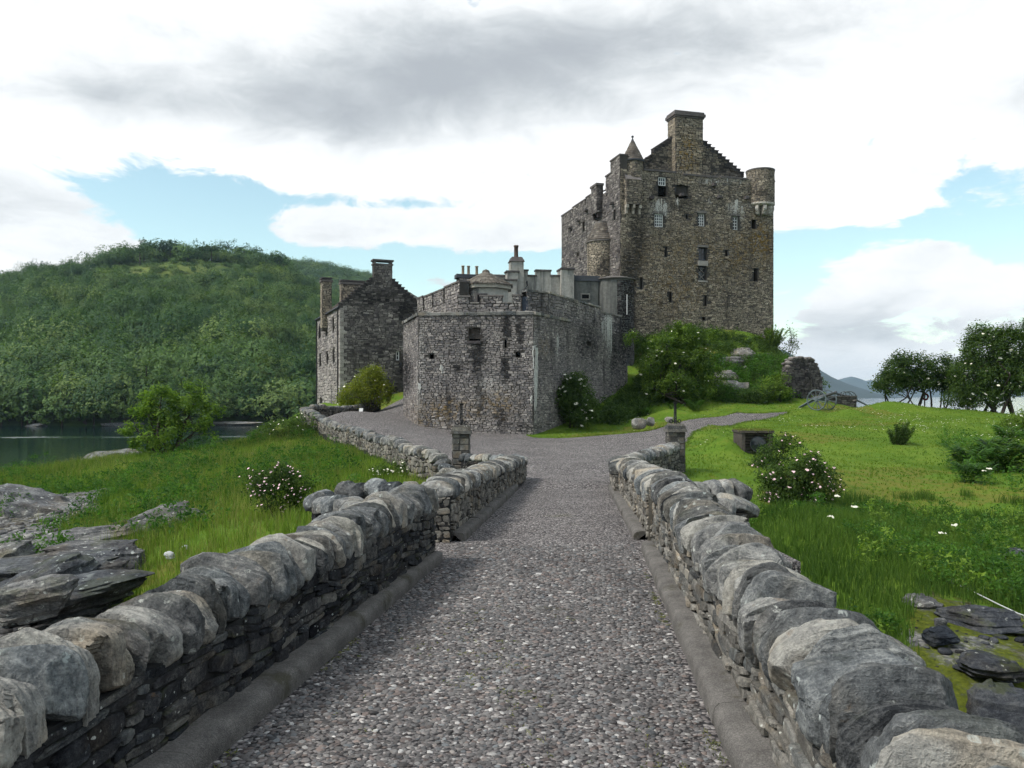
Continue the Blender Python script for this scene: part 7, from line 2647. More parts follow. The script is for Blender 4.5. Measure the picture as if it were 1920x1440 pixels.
def proto_pine(seed):
    r = np.random.default_rng(seed)
    bl = [(r.normal(0, .2), r.normal(0, .2), r.uniform(0.6, 0.95), r.uniform(.16, .3), r.uniform(.16, .3), r.uniform(.08, .14)) for _ in range(7)]
    C = crown_points(r, bl, 150, 0.7, seed)
    V, F, W = leaf_quads(r, C, 5, 0.03, 0.07, up=0.6, centre=(0, 0, 0.7), aspect=0.6)
    return V, F, W


PR = {'round': [proto_round(i) for i in range(6)], 'cone': [proto_cone(20 + i) for i in range(5)], 'pine': [proto_pine(40 + i) for i in range(4)]}
MATN = {'round': 'leaf_wood', 'cone': 'needle', 'pine': 'needle', 'pale': 'leaf_wood_pale'}


def tree_xform(V, x, y, z, s, sy, a):
    c, s_ = math.cos(a), math.sin(a)
    return np.c_[x + (V[:, 0] * c - V[:, 1] * s_) * s, y + (V[:, 0] * s_ + V[:, 1] * c) * s, z + V[:, 2] * sy]


PM, PT = {}, None
for kind in PR:
    for i, (V, F, W) in enumerate(PR[kind]):
        for mt in ((MATN[kind],) if kind != 'round' else ('leaf_wood', 'leaf_wood_pale')):
            mb = MB()
            mb.add(V, F, wear=W)
            PM[(kind, mt, i)] = mb.mesh('crown', M[mt])
mb = MB()
mb.tube([(0, 0, -0.05), (0.01, 0, 0.3), (0, 0, 0.75)], [0.03, 0.022, 0.01], 5)
PT = mb.mesh('trunk', M['bark'])

r = np.random.default_rng(2024)
# trees one can tell apart: along the far shore and on the skyline
def single_tree(kind, mt, px, t, h, w, label, group, nm):
    x, y, z = [float(v[0]) for v in hill_pt(np.array([px]), np.array([t]))]
    root = thing(nm, label, 'tree', (x, y, z - 0.03 * h), group)
    a = r.uniform(0, 6.28)
    for nme, me in (('trunk', PT), ('crown', PM[(kind, mt, int(r.integers(len(PR[kind]))))])):
        o = bpy.data.objects.new(nme, me)
        COL.objects.link(o)
        o.parent = root
        o.rotation_euler = (0, 0, a)
        o.scale = (w, w, h)


for px in np.arange(-40, 600, 11.5):
    for t in (0.012, 0.06):
        pale = r.random() < 0.34
        single_tree('round', 'leaf_wood_pale' if pale else 'leaf_wood', px + r.uniform(-8, 8), t + r.uniform(-0.01, 0.02), r.uniform(5, 13) + t * 25, r.uniform(7, 14),
                    'round pale green tree on the far shore of the loch' if pale else 'round dark green tree on the far shore of the loch',
                    'pale shore trees' if pale else 'dark shore trees', 'broadleaf_tree')
for px in np.r_[np.arange(188, 545, 4.6), np.arange(10, 188, 9)]:
    k = 'pine' if r.random() < 0.45 else 'round'
    hh = r.uniform(5.5, 12) * (1 if px > 185 else 0.65)
    single_tree(k, MATN[k], px + r.uniform(-4, 4), 0.97 + r.uniform(-0.07, 0.03), hh, hh * r.uniform(0.9, 1.3),
                'wind-shaped pine on the skyline of the wooded hill' if k == 'pine' else 'round tree on the skyline of the wooded hill', 'skyline pines' if k == 'pine' else 'skyline round trees',
                'pine_tree' if k == 'pine' else 'broadleaf_tree')
# the rest of the wood reads as one mass: trees instanced on points
PROTO = {}
for kind in PR:
    for mt in ((MATN[kind],) if kind != 'round' else ('leaf_wood', 'leaf_wood_pale')):
        for i in range(len(PR[kind])):
            for o in bpy.data.objects:
                if o.type == 'MESH' and o.data == PM[(kind, mt, i)]:
                    PROTO[(kind, mt, i)] = o
                    break
POOL = {}
for k_, o in PROTO.items():
    POOL.setdefault(k_[:2], []).append(o)


def instanced_wood(label, items):
    """items: (proto object, location, scale, turn)"""
    protos = sorted({it[0].name for it in items})
    me = bpy.data.meshes.new('woodland')
    me.from_pydata([it[1] for it in items], [], [])
    for nm, tp, val in (('idx', 'INT', [protos.index(it[0].name) for it in items]), ('scl', 'FLOAT_VECTOR', [c for it in items for c in it[2]]),
                        ('rot', 'FLOAT_VECTOR', [c for it in items for c in (0, 0, it[3])])):
        at = me.attributes.new(nm, tp, 'POINT')
        at.data.foreach_set('value' if tp == 'INT' else 'vector', val)
    o = link(bpy.data.objects.new('woodland', me), None, 'stuff')
    o['label'], o['category'] = label, 'wood'
    ng = bpy.data.node_groups.new('woodland', 'GeometryNodeTree')
    ng.interface.new_socket('Geometry', in_out='INPUT', socket_type='NodeSocketGeometry')
    ng.interface.new_socket('Geometry', in_out='OUTPUT', socket_type='NodeSocketGeometry')
    N = ng.nodes
    gi, go = N.new('NodeGroupInput'), N.new('NodeGroupOutput')
    jn = N.new('GeometryNodeJoinGeometry')
    def attr(nm, tp):
        a = N.new('GeometryNodeInputNamedAttribute')
        a.data_type = tp
        a.inputs[0].default_value = nm
        return [x for x in a.outputs if x.enabled][0]
    ai, as_, ar = attr('idx', 'INT'), attr('scl', 'FLOAT_VECTOR'), attr('rot', 'FLOAT_VECTOR')
    for k, nm in enumerate(protos):
        cmp_ = N.new('FunctionNodeCompare')
        cmp_.data_type, cmp_.operation = 'INT', 'EQUAL'
        ins = [x for x in cmp_.inputs if x.enabled]
        ng.links.new(ai, ins[0])
        ins[1].default_value = k
        ob = N.new('GeometryNodeObjectInfo')
        ob.transform_space = 'ORIGINAL'
        ob.inputs['Object'].default_value = bpy.data.objects[nm]
        ob.inputs['As Instance'].default_value = True
        ip = N.new('GeometryNodeInstanceOnPoints')
        ng.links.new(gi.outputs[0], ip.inputs['Points'])
        ng.links.new(cmp_.outputs[0], ip.inputs['Selection'])
        ng.links.new(ob.outputs['Geometry'], ip.inputs['Instance'])
        ng.links.new(ar, ip.inputs['Rotation'])
        ng.links.new(as_, ip.inputs['Scale'])
        ng.links.new(ip.outputs[0], jn.inputs[0])
    ng.links.new(jn.outputs[0], go.inputs[0])
    o.modifiers.new('woodland', 'NODES').node_group = ng
    return o


items = []
cnt = 0
cp_, ct_ = r.uniform(-330, 690, 6000), r.uniform(0.04, 1.0, 6000) ** 0.85
cz_n = fbm(np.c_[cp_ * 0.006, ct_ * 3.2], 3, 31)
cba = bare_amount(cp_, ct_)
chx, chy, chz = hill_pt(cp_, ct_)
for ci in range(6000):
    if cnt >= 2900:
        break
    px, t, zone, ba = cp_[ci], ct_[ci], cz_n[ci], cba[ci]
    if r.random() < ba * 0.62:
        continue
    x, y, z = float(chx[ci]), float(chy[ci]), float(chz[ci])
    u = r.random()
    if t < 0.30:
        kind, mt = ('round', 'leaf_wood' if u < 0.62 + 0.5 * zone else 'leaf_wood_pale') if u < 0.88 else ('cone', 'needle')
        q_ = r.uniform(0, 1) ** 1.6
        h, w = 7 + 9 * q_, 6 + 6.5 * q_
    elif zone > 0.06:
        kind, mt = ('cone', 'needle') if u < 0.6 else ('round', 'leaf_wood')
        h, w = r.uniform(6, 13), r.uniform(5.5, 9)
    else:
        kind, mt = ('round', 'leaf_wood' if u < 0.50 else 'leaf_wood_pale') if u < 0.85 else ('cone', 'needle')
        h, w = r.uniform(4.5, 11), r.uniform(5, 9)
    if t > 0.7:
        h, w = h * 0.75, w * 0.85
    if ba > 0.1:
        h, w = h * 0.45, w * 0.6
    pool = POOL.get((kind, mt)) or POOL[('round', 'leaf_wood')]
    items.append((pool[r.integers(len(pool))], (x, y, z - 0.4), (w, w, h), r.uniform(0, 6.28)))
    cnt += 1
instanced_wood('mixed wood covering the hill across the loch', items)
# scrub wood on the moorland shoulder
items = []
for _ in range(700):
    px, t = r.uniform(520, 720), r.uniform(0.25, 0.92)
    Y_ = 520 + 430 * t
    z = (EYE + (HZ - float(RIDGE2(px))) / FP * 950) * t ** 0.8 - 1.5
    pool = POOL[('round', 'leaf_wood' if r.random() < 0.7 else 'leaf_wood_pale')]
    items.append((pool[r.integers(len(pool))], (K(px) * Y_, Y_, z), (*([r.uniform(9, 16)] * 2), r.uniform(8, 12)), r.uniform(0, 6.28)))
instanced_wood('wood on the lower slopes of the moorland shoulder', items)
# ---------------------------------------------------------------- rocks
def rock(label, px0, px1, py0, py1, Y, mat, seed, deep=0.8, n=20, tilt=0.0, yaw=None, cat='rock', name='rock', strata=0.0, group=None, cuts=9, sink=0.3):
    r = np.random.default_rng(seed)
    a, b = P(px0, py1, Y), P(px1, py0, Y)
    w, h = b.x - a.x, b.z - a.z
    Q, F = boulder_shape(n, seed, 3.4, cuts, 0.09, (0.5, 0.85))
    if strata:
        z = Q[:, 2]
        st = np.floor(z * strata + 0.8 * fbm(Q * 1.5, 2, seed)) / strata
        Q[:, :2] *= (1 + 0.10 * (fbm(np.c_[st * 7.1, st * 3.3], 1, seed)))[:, None]
        Q[:, 2] = z * 0.55 + st * 0.45
    Q = Q + fbm(Q * 5, 4, seed + 3)[:, None] * Q * 0.07
    yaw = r.uniform(-0.4, 0.4) if yaw is None else yaw
    S = Q * np.array([w / 2, w * deep / 2, h * (0.5 + sink)])
    R = np.array(Matrix.Rotation(yaw, 3, 'Z') @ Matrix.Rotation(tilt, 3, 'Y'))
    S = S @ R.T
    c = np.array([(a.x + b.x) / 2, Y + w * deep * 0.3, b.z - h * (0.5 + sink)])
    mb = MB()
    mb.add(S + c, F, wear=(r.uniform(0.35, 0.65), 0, 0, 0), smooth=True)
    o = mb.build(name, M[mat], sharp=30)
    return tag(o, label, cat, group)


rock('pale lichened rock hump at the left edge above the shingle', -60, 150, 915, 1000, 28, 'shore_rock', 1, 0.8, tilt=0.18, strata=5, sink=0.4)
rock('long grey rock spine running down from the grass on the left shore', 205, 385, 950, 1020, 21, 'shore_rock', 2, 0.5, tilt=-0.22, yaw=0.5, strata=5)
rock('broad flat-topped rock with a dark undercut side on the left shore', 60, 258, 1020, 1085, 16.5, 'shore_rock', 3, 0.9, tilt=-0.05, strata=5, sink=0.05)
rock('low sloping slab in front of the undercut rock on the left shore', -60, 150, 1062, 1130, 14.5, 'shore_rock', 4, 0.7, tilt=-0.25, strata=6)
rock('dark rock at the foot of the left parapet', -40, 130, 1095, 1150, 12.2, 'shore_rock', 5, 0.7, tilt=-0.2, strata=5)
rock('small rock beside the undercut rock where the grass starts', 205, 262, 1020, 1065, 16.2, 'shore_rock', 6, 0.9, strata=4)
rock('rounded mossy boulder on the crest of the left bank by the water', 135, 255, 847, 885, 47, 'crag', 7, 0.7, tilt=-0.1)
rock('white stone lying on the grass by the left parapet, larger of two', 307, 325, 1034, 1044, 16, 'rope', 8, 0.9, n=8, strata=3)
rock('white stone lying on the grass by the left parapet, smaller of two', 341, 351, 1022, 1028, 17, 'rope', 9, 0.9, n=8, strata=3)
rock('pale rocks at the waterline of the far shore, longer of two', 188, 262, 792, 799, 184, 'shore_rock', 10, 0.5, n=14)
rock('dark rock at the waterline of the far shore below the round trees', 40, 85, 794, 800, 183, 'shore_rock', 11, 0.5, n=14)
rock('pale shelf at the waterline of the far shore beyond the ash tree', 380, 500, 791, 796, 189, 'shore_rock', 12, 0.4, n=14)
rock('dark ledge of layered rock along the left picture edge', -120, 60, 1030, 1090, 17.5, 'shore_rock', 41, 0.8, tilt=-0.12, strata=7)
rock('long low ledge between the shingle and the undercut rock', 60, 230, 992, 1022, 19.5, 'shore_rock', 42, 0.4, tilt=-0.10, yaw=0.3, strata=5)
rock('tilted slab leaning on the undercut rock', 120, 240, 1062, 1110, 15.2, 'shore_rock', 43, 0.6, tilt=-0.2, strata=6)
rock('large flat dark slab reaching the foot of the left parapet', -80, 250, 1096, 1150, 13.2, 'shore_rock', 44, 0.7, tilt=-0.06, strata=5, sink=0.1)
rock('broad dark ledge behind the flat slab on the left shore', -100, 190, 1052, 1085, 15.6, 'shore_rock', 45, 0.6, tilt=-0.06, strata=5, sink=0.1)
# right shore
rock('pale speckled rock with a rope lying across it on the right shore', 1762, 1842, 1085, 1125, 13.8, 'shore_rock', 13, 0.7, strata=4)
rock('flat grey rock lying just below the weeds on the right shore', 1705, 1775, 1117, 1148, 12.6, 'shore_rock', 14, 0.8, strata=4)
rock('wide dark wet slab on the right shore', 1790, 1935, 1146, 1180, 11.8, 'wet_rock', 15, 0.9, tilt=0.03, strata=5, sink=0.1)
rock('dark wet slab below the flat grey rock on the right shore', 1735, 1800, 1180, 1206, 11.0, 'wet_rock', 16, 0.9, tilt=-0.04, strata=5, sink=0.1)
rock('brown weedy rock low on the right shore', 1815, 1930, 1235, 1275, 10.0, 'wet_rock', 17, 0.9, tilt=0.05, strata=4, sink=0.1)
rock('dark rock at the right picture edge beside the coping stones', 1850, 1990, 1290, 1380, 9.0, 'wet_rock', 18, 0.9, strata=4)
rock('small stone by the wet slab under the rope', 1870, 1905, 1158, 1176, 12.5, 'shore_rock', 19, 0.9, n=8)
rock('small pale stone between the dark slabs', 1755, 1778, 1160, 1174, 11.8, 'shore_rock', 20, 0.9, n=8)
rock('stone half hidden in the grass at the right edge above the rope', 1880, 1935, 1030, 1062, 16, 'shore_rock', 21, 0.8, n=14)
# lawn stones and crag
rock('flat dark stones in the turf left of the path across the lawn', 1185, 1212, 784, 797, 52, 'crag', 22, 0.6, n=8)
rock('pair of small dark stones on the turf, nearer one', 1212, 1228, 782, 793, 53, 'crag', 23, 0.6, n=8)
rock('dark stone on the turf just beside the gate pier finial', 1247, 1262, 779, 788, 54, 'crag', 24, 0.6, n=8)
rock('pale craggy outcrop high on the slope beside the keep', 1372, 1432, 652, 692, 71.0, 'crag', 26, 0.8, n=20, strata=4, sink=0.2)
rock('pale craggy outcrop in the middle of the scrub slope', 1378, 1412, 686, 714, 69.0, 'crag', 27, 0.8, n=20, strata=4, sink=0.2)
rock('white-topped boulder right of the middle outcrop', 1408, 1440, 690, 716, 68.6, 'crag', 28, 0.8, n=20, strata=4, sink=0.2)
rock('lowest mossy outcrop of the slope under the keep', 1334, 1412, 708, 742, 66.0, 'crag', 29, 0.7, n=20, strata=4, sink=0.2)
rock('mossy rock knuckle above the lowest outcrop', 1340, 1385, 694, 716, 67.6, 'crag', 30, 0.7, n=20, strata=3, sink=0.2)
rock('small pale boulder in the scrub near the ruined wall', 1446, 1470, 694, 714, 68.0, 'crag', 31, 0.8, n=14, sink=0.2)
rock('broad grey ledge across the upper slope beside the keep', 1340, 1400, 668, 694, 70.0, 'crag', 51, 0.7, n=20, strata=5, sink=0.2)
rock('dark jagged outcrop against the ruined wall', 1455, 1486, 700, 748, 66.5, 'crag', 52, 0.9, n=20, strata=5, sink=0.3)
rock('grey knob of rock left of the lowest outcrop', 1318, 1348, 716, 738, 65.6, 'crag', 53, 0.8, n=14, strata=4, sink=0.2)
rock('steep rock face at the right shoulder under the keep corner', 1428, 1462, 662, 694, 71.5, 'crag', 54, 0.8, n=20, strata=5, sink=0.3)
# loose cobbles of the two foreshores, too many to count
def cobbles(label, n, fn, seed, smin, smax, mat):
    r = np.random.default_rng(seed)
    protos = [boulder_shape(2, 500 + i, 2.6, 4, 0.12)[0] for i in range(8)]
    Fq = CS[2][1]
    x0, x1, y0, y1 = fn[0]
    x, y = r.uniform(x0, x1, n), r.uniform(y0, y1, n)
    z = ground_z(x, y)
    ok = fn[1](x, y, z)
    mb = MB()
    for X, Y_, Z in zip(x[ok], y[ok], z[ok]):
        s = smin + (smax - smin) * r.random() ** 2.5
        a = r.uniform(0, 6.28)
        Q = protos[r.integers(8)] * np.array([s, s * r.uniform(.5, .9), s * r.uniform(.3, .5)])
        c, s_ = math.cos(a), math.sin(a)
        mb.add(np.c_[Q[:, 0] * c - Q[:, 1] * s_ + X, Q[:, 0] * s_ + Q[:, 1] * c + Y_, Q[:, 2] + Z + s * 0.1], Fq, wear=(float(np.clip(r.normal(.34, .28), 0, 1)), 0, 0, 0), smooth=True)
    o = mb.build('shingle', M[mat], None, 'stuff')
    o['label'], o['category'] = label, 'stones'


cobbles('grey shingle and cobbles on the left foreshore', 5200, ((-24, -4.5, 11, 30), lambda x, y, z: shore_amount(x, y, z) > 0.55), 1, 0.03, 0.20, 'shore_rock')
cobbles('weedy cobbles on the right foreshore', 1300, ((3, 12, 6.0, 14.0), lambda x, y, z: (shore_amount(x, y, z) > 0.7) & (x > RW(10) + 0.6) & (fbm(np.c_[x * 0.9, y * 0.9], 2, 8) > 0.0)), 2, 0.02, 0.12, 'wet_rock')
# driftwood plank and rope
mb = MB()
a, b = P(135, 1012, 20.5), P(312, 954, 25.0)
mb.tube([a, a.lerp(b, 0.35) + Vector((0, 0, 0.02)), a.lerp(b, 0.7), b], [0.07, 0.075, 0.065, 0.05], 7)
o = mb.build('driftwood_pole', M['timber'])
tag(o, 'long dark driftwood pole lying across the left shore', 'pole')
mb = MB()
pts = [P(1752, 1081, 14.3), P(1775, 1092, 13.9), P(1800, 1098, 13.75), P(1830, 1112, 13.3), P(1870, 1132, 12.7), P(1908, 1150, 12.2), P(1960, 1168, 11.8)]
mb.tube(pts, 0.011, 6)
o = mb.build('mooring_rope', M['rope'])
tag(o, 'thin pale rope stretched over the rocks on the right shore', 'rope')

# ---------------------------------------------------------------- floodlight in a turf-topped box
c = P(1420, 850, 31)
cz_ = gz(c.x, c.y - 0.2)
fb_ = thing('floodlight_box', 'turf-covered timber box with a round floodlight set into the lawn bank', 'floodlight', (c.x, c.y, cz_))
fX = Frame((c.x - 0.54, c.y), (c.x + 0.54, c.y))
z0, z1 = cz_ - 0.1, ZP(812, 31)
part_box(fb_, 'side_wall', fX, -0.06, 0.07, z0, z1, -1.2, 0.0, M['timber'])
part_box(fb_, 'side_wall', fX, 1.01, 1.14, z0, z1, -1.2, 0.0, M['timber'])
n_ = 9
for i in range(n_):
    za = z0 + (z1 - z0) * i / n_
    zb = z0 + (z1 - z0) * (i + 0.72) / n_
    part_box(fb_, 'slat', fX, 0.072, 1.008, za, zb, -0.30, -0.22, M['timber'], 0.3)
part_box(fb_, 'back_panel', fX, 0.072, 1.008, z0, z1, -1.2, -1.1, M['black'])
part_box(fb_, 'roof_board', fX, -0.10, 1.18, z1 + 0.002, z1 + 0.09, -1.25, 0.05, M['timber'])
rngk = np.random.default_rng(4)
tp = np.c_[c.x + rngk.uniform(-0.62, 0.62, 260), c.y + rngk.uniform(0, 1.2, 260) - 0.03, np.full(260, z1 + 0.09)]
V, F, W = leaf_quads(rngk, tp, 8, (0.05, 0.05, 0.025), 0.10, up=0.2, aspect=0.16, tint=np.full(260, 0.4))
mb = MB()
mb.add(V, F, wear=W)
mb.build('turf', M['blade_dry'], fb_, 'stuff')
lc_ = (c.x + 0.06, c.y + 0.12, ZP(833, 31))
def disc_y(mb, c, prof, seg=24, **kw):
    """lathe about the y axis: prof = [(r, y), ...]"""
    V, F = [], []
    for r_, y in prof:
        for i in range(seg):
            a = 2 * math.pi * i / seg
            V.append((c[0] + r_ * math.cos(a), c[1] + y, c[2] + r_ * math.sin(a)))
    for j in range(len(prof) - 1):
        for i in range(seg):
            F.append([j * seg + i, j * seg + (i + 1) % seg, (j + 1) * seg + (i + 1) % seg, (j + 1) * seg + i])
    mb.add(V, F, **kw)
mb = MB()
disc_y(mb, lc_, [(0.0, 0.3), (0.16, 0.28), (0.27, 0.12), (0.31, 0.0), (0.315, -0.03), (0.29, -0.03), (0.285, -0.005)], smooth=True)
lamp = mb.build('lamp_housing', M['lead'], fb_)
mb = MB()
disc_y(mb, lc_, [(0.29, -0.012), (0.2, -0.03), (0.1, -0.038), (0.0, -0.04)], smooth=True)
mb.build('lens', M['glass'], lamp)
# small ground light at the foot of the curved wall
c = P(677, 771, 59)
g_ = thing('ground_light', 'small white-faced ground light at the inner foot of the curved wall', 'light', (c.x, c.y, gz(c.x, c.y)))
zz = gz(c.x, c.y)
mb = MB()
mb.hexa([(c.x - .16, c.y - .1, zz + .1), (c.x + .16, c.y - .02, zz + .1), (c.x + .16, c.y + .08, zz + .12), (c.x - .16, c.y + .0, zz + .12),
         (c.x - .16, c.y + .05, zz + .40), (c.x + .16, c.y + .13, zz + .40), (c.x + .16, c.y + .2, zz + .38), (c.x - .16, c.y + .12, zz + .38)])
mb.build('housing', M['iron'], g_)
mb = MB()
mb.hexa([(c.x - .13, c.y - .115, zz + .13), (c.x + .13, c.y - .05, zz + .13), (c.x + .13, c.y - .02, zz + .13), (c.x - .13, c.y - .085, zz + .13),
         (c.x - .13, c.y + .02, zz + .37), (c.x + .13, c.y + .085, zz + .37), (c.x + .13, c.y + .11, zz + .37), (c.x - .13, c.y + .05, zz + .37)])
mb.build('face', M['white'], g_)
mb = MB()
mb.tube([(c.x, c.y, zz - .05), (c.x, c.y + .06, zz + .2)], 0.025, 6)
mb.build('stake', M['iron'], g_)

# ---------------------------------------------------------------- ruined wall, battery wall and guns
def ragged_wall(label, px0, px1, Y0, Y1, prof, thick, seed, name='ruined_wall'):
    """rubble stub with a broken outline: prof = [(px, py top), ...]"""
    f_ = Frame((P(px0, 0, Y0).x, Y0), (P(px1, 0, Y1).x, Y1))
    us = [f_.up(p) for p, _ in prof]
    zs = [f_.zp(p, q) for p, q in prof]
    zb = gz(*f_.O) - 1.0
    root = thing(name, label, 'wall', (f_.O[0], f_.O[1], zb + 1))
    mb = MB()
    pts = [(0, zb)] + [(f_.L, zb)] + [(u, z) for u, z in zip(us[::-1], zs[::-1])]
    n = len(pts)
    V = [f_.w(u, z, 0) for u, z in pts] + [f_.w(u, z, -thick) for u, z in pts]
    mb.add(V, [list(range(n))])
    mb.add(V, [list(range(2 * n - 1, n - 1, -1))])
    mb.add(V, [[i, (i + 1) % n, n + (i + 1) % n, n + i] for i in range(n)])
    mb.build('wall_core', M['mortar'], root)
    mb = MB()
    tp = lambda u: float(np.interp(u, us, zs)) + 0.12
    stone_skin(mb, f_, 0, f_.L, zb, max(zs) + 0.2, (0.10, 0.24), (0.18, 0.5), seed, top=tp, proud=(0.03, 0.12), tint=(0.26, 0.2))
    fl0 = Frame(f_.w(0, 0, -thick)[:2], f_.w(0, 0, 0)[:2])
    stone_skin(mb, fl0, 0, thick, zb, zs[0], (0.10, 0.24), (0.18, 0.5), seed + 2, proud=(0.03, 0.12), tint=(0.3, 0.2))
    fe = Frame(f_.w(f_.L, 0, 0)[:2], f_.w(f_.L, 0, -thick)[:2])
    stone_skin(mb, fe, 0, thick, zb, zs[-1], (0.10, 0.24), (0.18, 0.5), seed + 1, proud=(0.03, 0.12), tint=(0.4, 0.2))
    mb.build('stonework', M['house'], root, 'stuff')
    # loose stones on the broken head
    rr = np.random.default_rng(seed)
    mb = MB()
    for _ in range(46):
        u = rr.uniform(0, f_.L)
        z = float(np.interp(u, us, zs))
        Q, F = boulder_shape(3, int(rr.integers(900)), 3.0, 4, 0.1)
        s = rr.uniform(0.10, 0.22)
        mb.add(Q * np.array([s * 1.2, s, s * 0.7]) + np.array(f_.w(u, z + 0.03, -rr.uniform(0, thick))), F, wear=(rr.uniform(.2, .8), 0, 0, 0), smooth=True)
    mb.build('loose_stones', M['house'], root, 'stuff')


ragged_wall('ruined rubble wall stub with rounded broken top right of the keep slope', 1479, 1521, 64.0, 64.6,
            [(1479, 690), (1484, 676), (1494, 672), (1505, 671), (1513, 678), (1518, 690), (1521, 710)], 0.9, 5)
ragged_wall('darker broken wall behind the ruined stub, beside the guns', 1512, 1543, 65.6, 66.4,
            [(1512, 672), (1522, 674), (1532, 685), (1539, 702), (1542, 722), (1543, 735)], 0.8, 7)
fW2 = Frame((P(1524, 0, 65.5).x, 65.5), (P(1606, 0, 66.5).x, 66.5))
bw = thing('battery_wall', 'low straight rubble wall with flat coping behind the field gun', 'wall', (fW2.O[0], fW2.O[1], 5.6))
zt = fW2.zp(1570, 742)
part_box(bw, 'wall_core', fW2, 0, fW2.L, 4.5, zt - 0.12, -0.6, 0, M['mortar'])
mb = MB()
stone_skin(mb, fW2, 0, fW2.L, 4.8, zt - 0.12, (0.12, 0.2), (0.2, 0.5), 9, tint=(0.4, 0.2))
mb.build('stonework', M['house'], bw, 'stuff')
s = 0
while s < fW2.L - 0.1:
    w = min(rngk.uniform(0.5, 0.9), fW2.L - s)
    part_box(bw, 'coping_slab', fW2, s + .01, s + w - .01, zt - 0.118, zt, -0.7, 0.1, M['house'], rngk.uniform(.2, .6))
    s += w


def spoked_wheel(root, c, R, ax, n=10, mat='grey_paint'):
    """wheel in the plane normal to horizontal axis ax (unit xy)"""
    ax = np.array([ax[0], ax[1], 0.0])
    t = np.array([-ax[1], ax[0], 0.0])
    up = np.array([0, 0, 1.0])
    c = np.array(c)
    mb = MB()
    pts = [c + (t * math.cos(a) + up * math.sin(a)) * R for a in np.linspace(0, 2 * math.pi, 29)]
    mb.tube(pts, 0.052, 6)
    wh = mb.build('wheel', M[mat], root)
    for k in range(n):
        a = 2 * math.pi * k / n + 0.2
        d = t * math.cos(a) + up * math.sin(a)
        one = MB()
        one.tube([c + d * 0.09, c + d * (R - 0.02)], [0.030, 0.024], 5)
        one.build('spoke', M[mat], wh)
    one = MB()
    one.tube([c - ax * 0.13, c + ax * 0.13], [0.10, 0.08], 10)
    one.build('hub', M[mat], wh)


def field_gun(label, c, yaw, s=1.0, group=None):
    z0 = c[2]
    root = thing('field_gun', label, 'cannon', c, group)
    d = np.array([math.cos(yaw), math.sin(yaw), 0])
    ax = np.array([-d[1], d[0], 0])
    C = np.array(c) + np.array([0, 0, 0.68 * s])
    for sg in (-1, 1):
        spoked_wheel(root, C + ax * sg * 0.72 * s, 0.68 * s, ax[:2])
    mb = MB()
    mb.tube([C - ax * 0.72 * s, C + ax * 0.72 * s], 0.05 * s, 8)
    mb.build('axle', M['grey_paint'], root)
    br = C + np.array([0, 0, 0.24 * s])
    e = d + np.array([0, 0, 0.28])
    e /= np.linalg.norm(e)
    mb = MB()
    pr = [(-0.85, 0.03), (-0.80, 0.06), (-0.74, 0.05), (-0.70, 0.155), (-0.3, 0.145), (-0.28, 0.125), (0.4, 0.105), (0.42, 0.115), (0.46, 0.105), (0.98, 0.085), (1.0, 0.115), (1.08, 0.115), (1.1, 0.08)]
    mb.tube([br + e * q * s for q, _ in pr], [r_ * s for _, r_ in pr], 14)
    mb.build('barrel', M['gun'], root)
    for sg in (-1, 1):
        mb = MB()
        o_ = ax * sg * 0.17 * s
        mb.tube([C + o_ + d * 0.2 * s + np.array([0, 0, .16 * s]), C + o_ - d * 0.6 * s + np.array([0, 0, .02 * s]), C + o_ * 0.5 - d * 1.75 * s - np.array([0, 0, .58 * s])], [0.085 * s, 0.085 * s, 0.055 * s], 4, smooth=False)
        mb.build('trail_cheek', M['grey_paint'], root)
    return root


c1 = P(1541, 764, 60.5)
field_gun('grey field gun on spoked wheels in front of the ruined wall', (c1.x, c1.y, gz(c1.x, c1.y)), math.radians(-49), 1.1)
c2 = P(1588, 742, 69)
field_gun('dark second gun showing only barrel and wheel rim above the battery wall', (c2.x, c2.y, ZP(762, 69)), math.radians(170), 0.95)
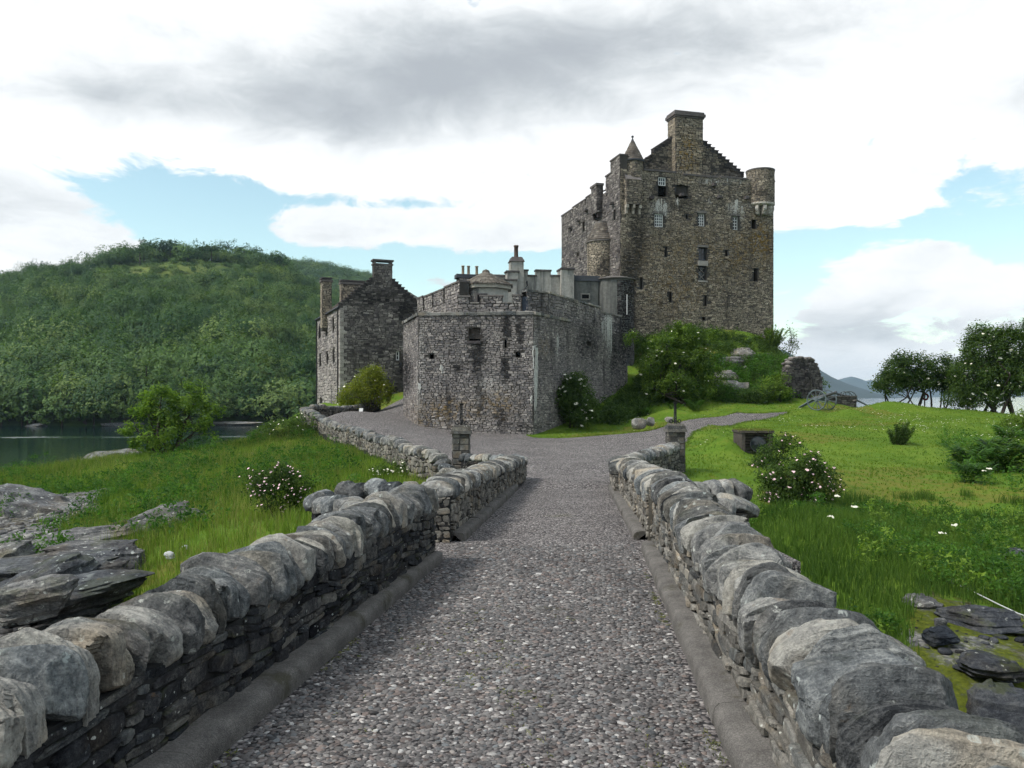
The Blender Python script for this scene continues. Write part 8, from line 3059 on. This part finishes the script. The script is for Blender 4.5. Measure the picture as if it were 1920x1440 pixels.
# unidentified red object between the trunks, built as a ring on a post
c = P(1735, 744, 63.0)
lf = thing('lifebuoy', 'small red lifebuoy on a post between the leftmost trunks of the tree clump', 'lifebuoy', (c.x, c.y, gz(c.x, c.y)))
mb = MB()
mb.tube([np.array([c.x + 0.22 * math.cos(a), c.y, c.z + 0.22 * math.sin(a)]) for a in np.linspace(0, 2 * math.pi, 21)], 0.075, 8)
mb.build('ring', M['red'], lf)
mb = MB()
mb.tube([(c.x, c.y + 0.1, gz(c.x, c.y) - 0.1), (c.x, c.y + 0.1, c.z + 0.4)], 0.05, 6)
mb.build('post', M['timber'], lf)

# tufts of grass and moss along the kerbs and in the path
rk = np.random.default_rng(31)
tp = []
for k in range(520):
    y = rk.uniform(1.6, 10.4)
    if fbm(np.array([[y * 1.7, k % 2 * 9.0]]), 2, 6)[0] < -0.08:
        continue
    x = (-1.90 + 0.105 * y + 0.02) if k % 2 else (RW(y) - 0.245)
    tp.append((x + rk.normal(0, 0.015), y, deck_z(y) + 0.004))
for k in range(700):
    x, y = rk.normal(0.05, 0.55), rk.uniform(2.2, 7.5)
    if fbm(np.array([[x * 2.2, y * 1.3]]), 3, 14)[0] > 0.24 and -1.3 < x < 0.9:
        tp.append((x, y, deck_z(y) + 0.004))
tp = np.array(tp)
V, F, W = leaf_quads(rk, tp, 6, (0.014, 0.014, 0.005), 0.032, up=0.0, aspect=0.14, tint=np.clip(rk.normal(0.35, 0.25, len(tp)), 0, 1))
mb = MB()
mb.add(V, F, wear=W)
o = mb.build('path_weeds', M['blade_dry'], None, 'stuff')
o['label'], o['category'] = 'small grass and moss tufts along the kerbs and in the pebble path', 'weeds'

# ---------------------------------------------------------------- air: one even, thin haze round everything
hz, hg, ho = new_mat('thin_haze')
pv = hg.n('ShaderNodeVolumePrincipled')
pv.inputs['Color'].default_value = (0.60, 0.80, 1.0, 1)
pv.inputs['Density'].default_value = 0.00010
pv.inputs['Anisotropy'].default_value = 0.2
hz.node_tree.links.new(pv.outputs[0], ho.inputs['Volume'])
mb = MB()
mb.prism([(-8400, -8400), (8400, -8400), (8400, 8400), (-8400, 8400)], -6.0, 260.0)
haze = mb.build('haze', hz, None, 'stuff')
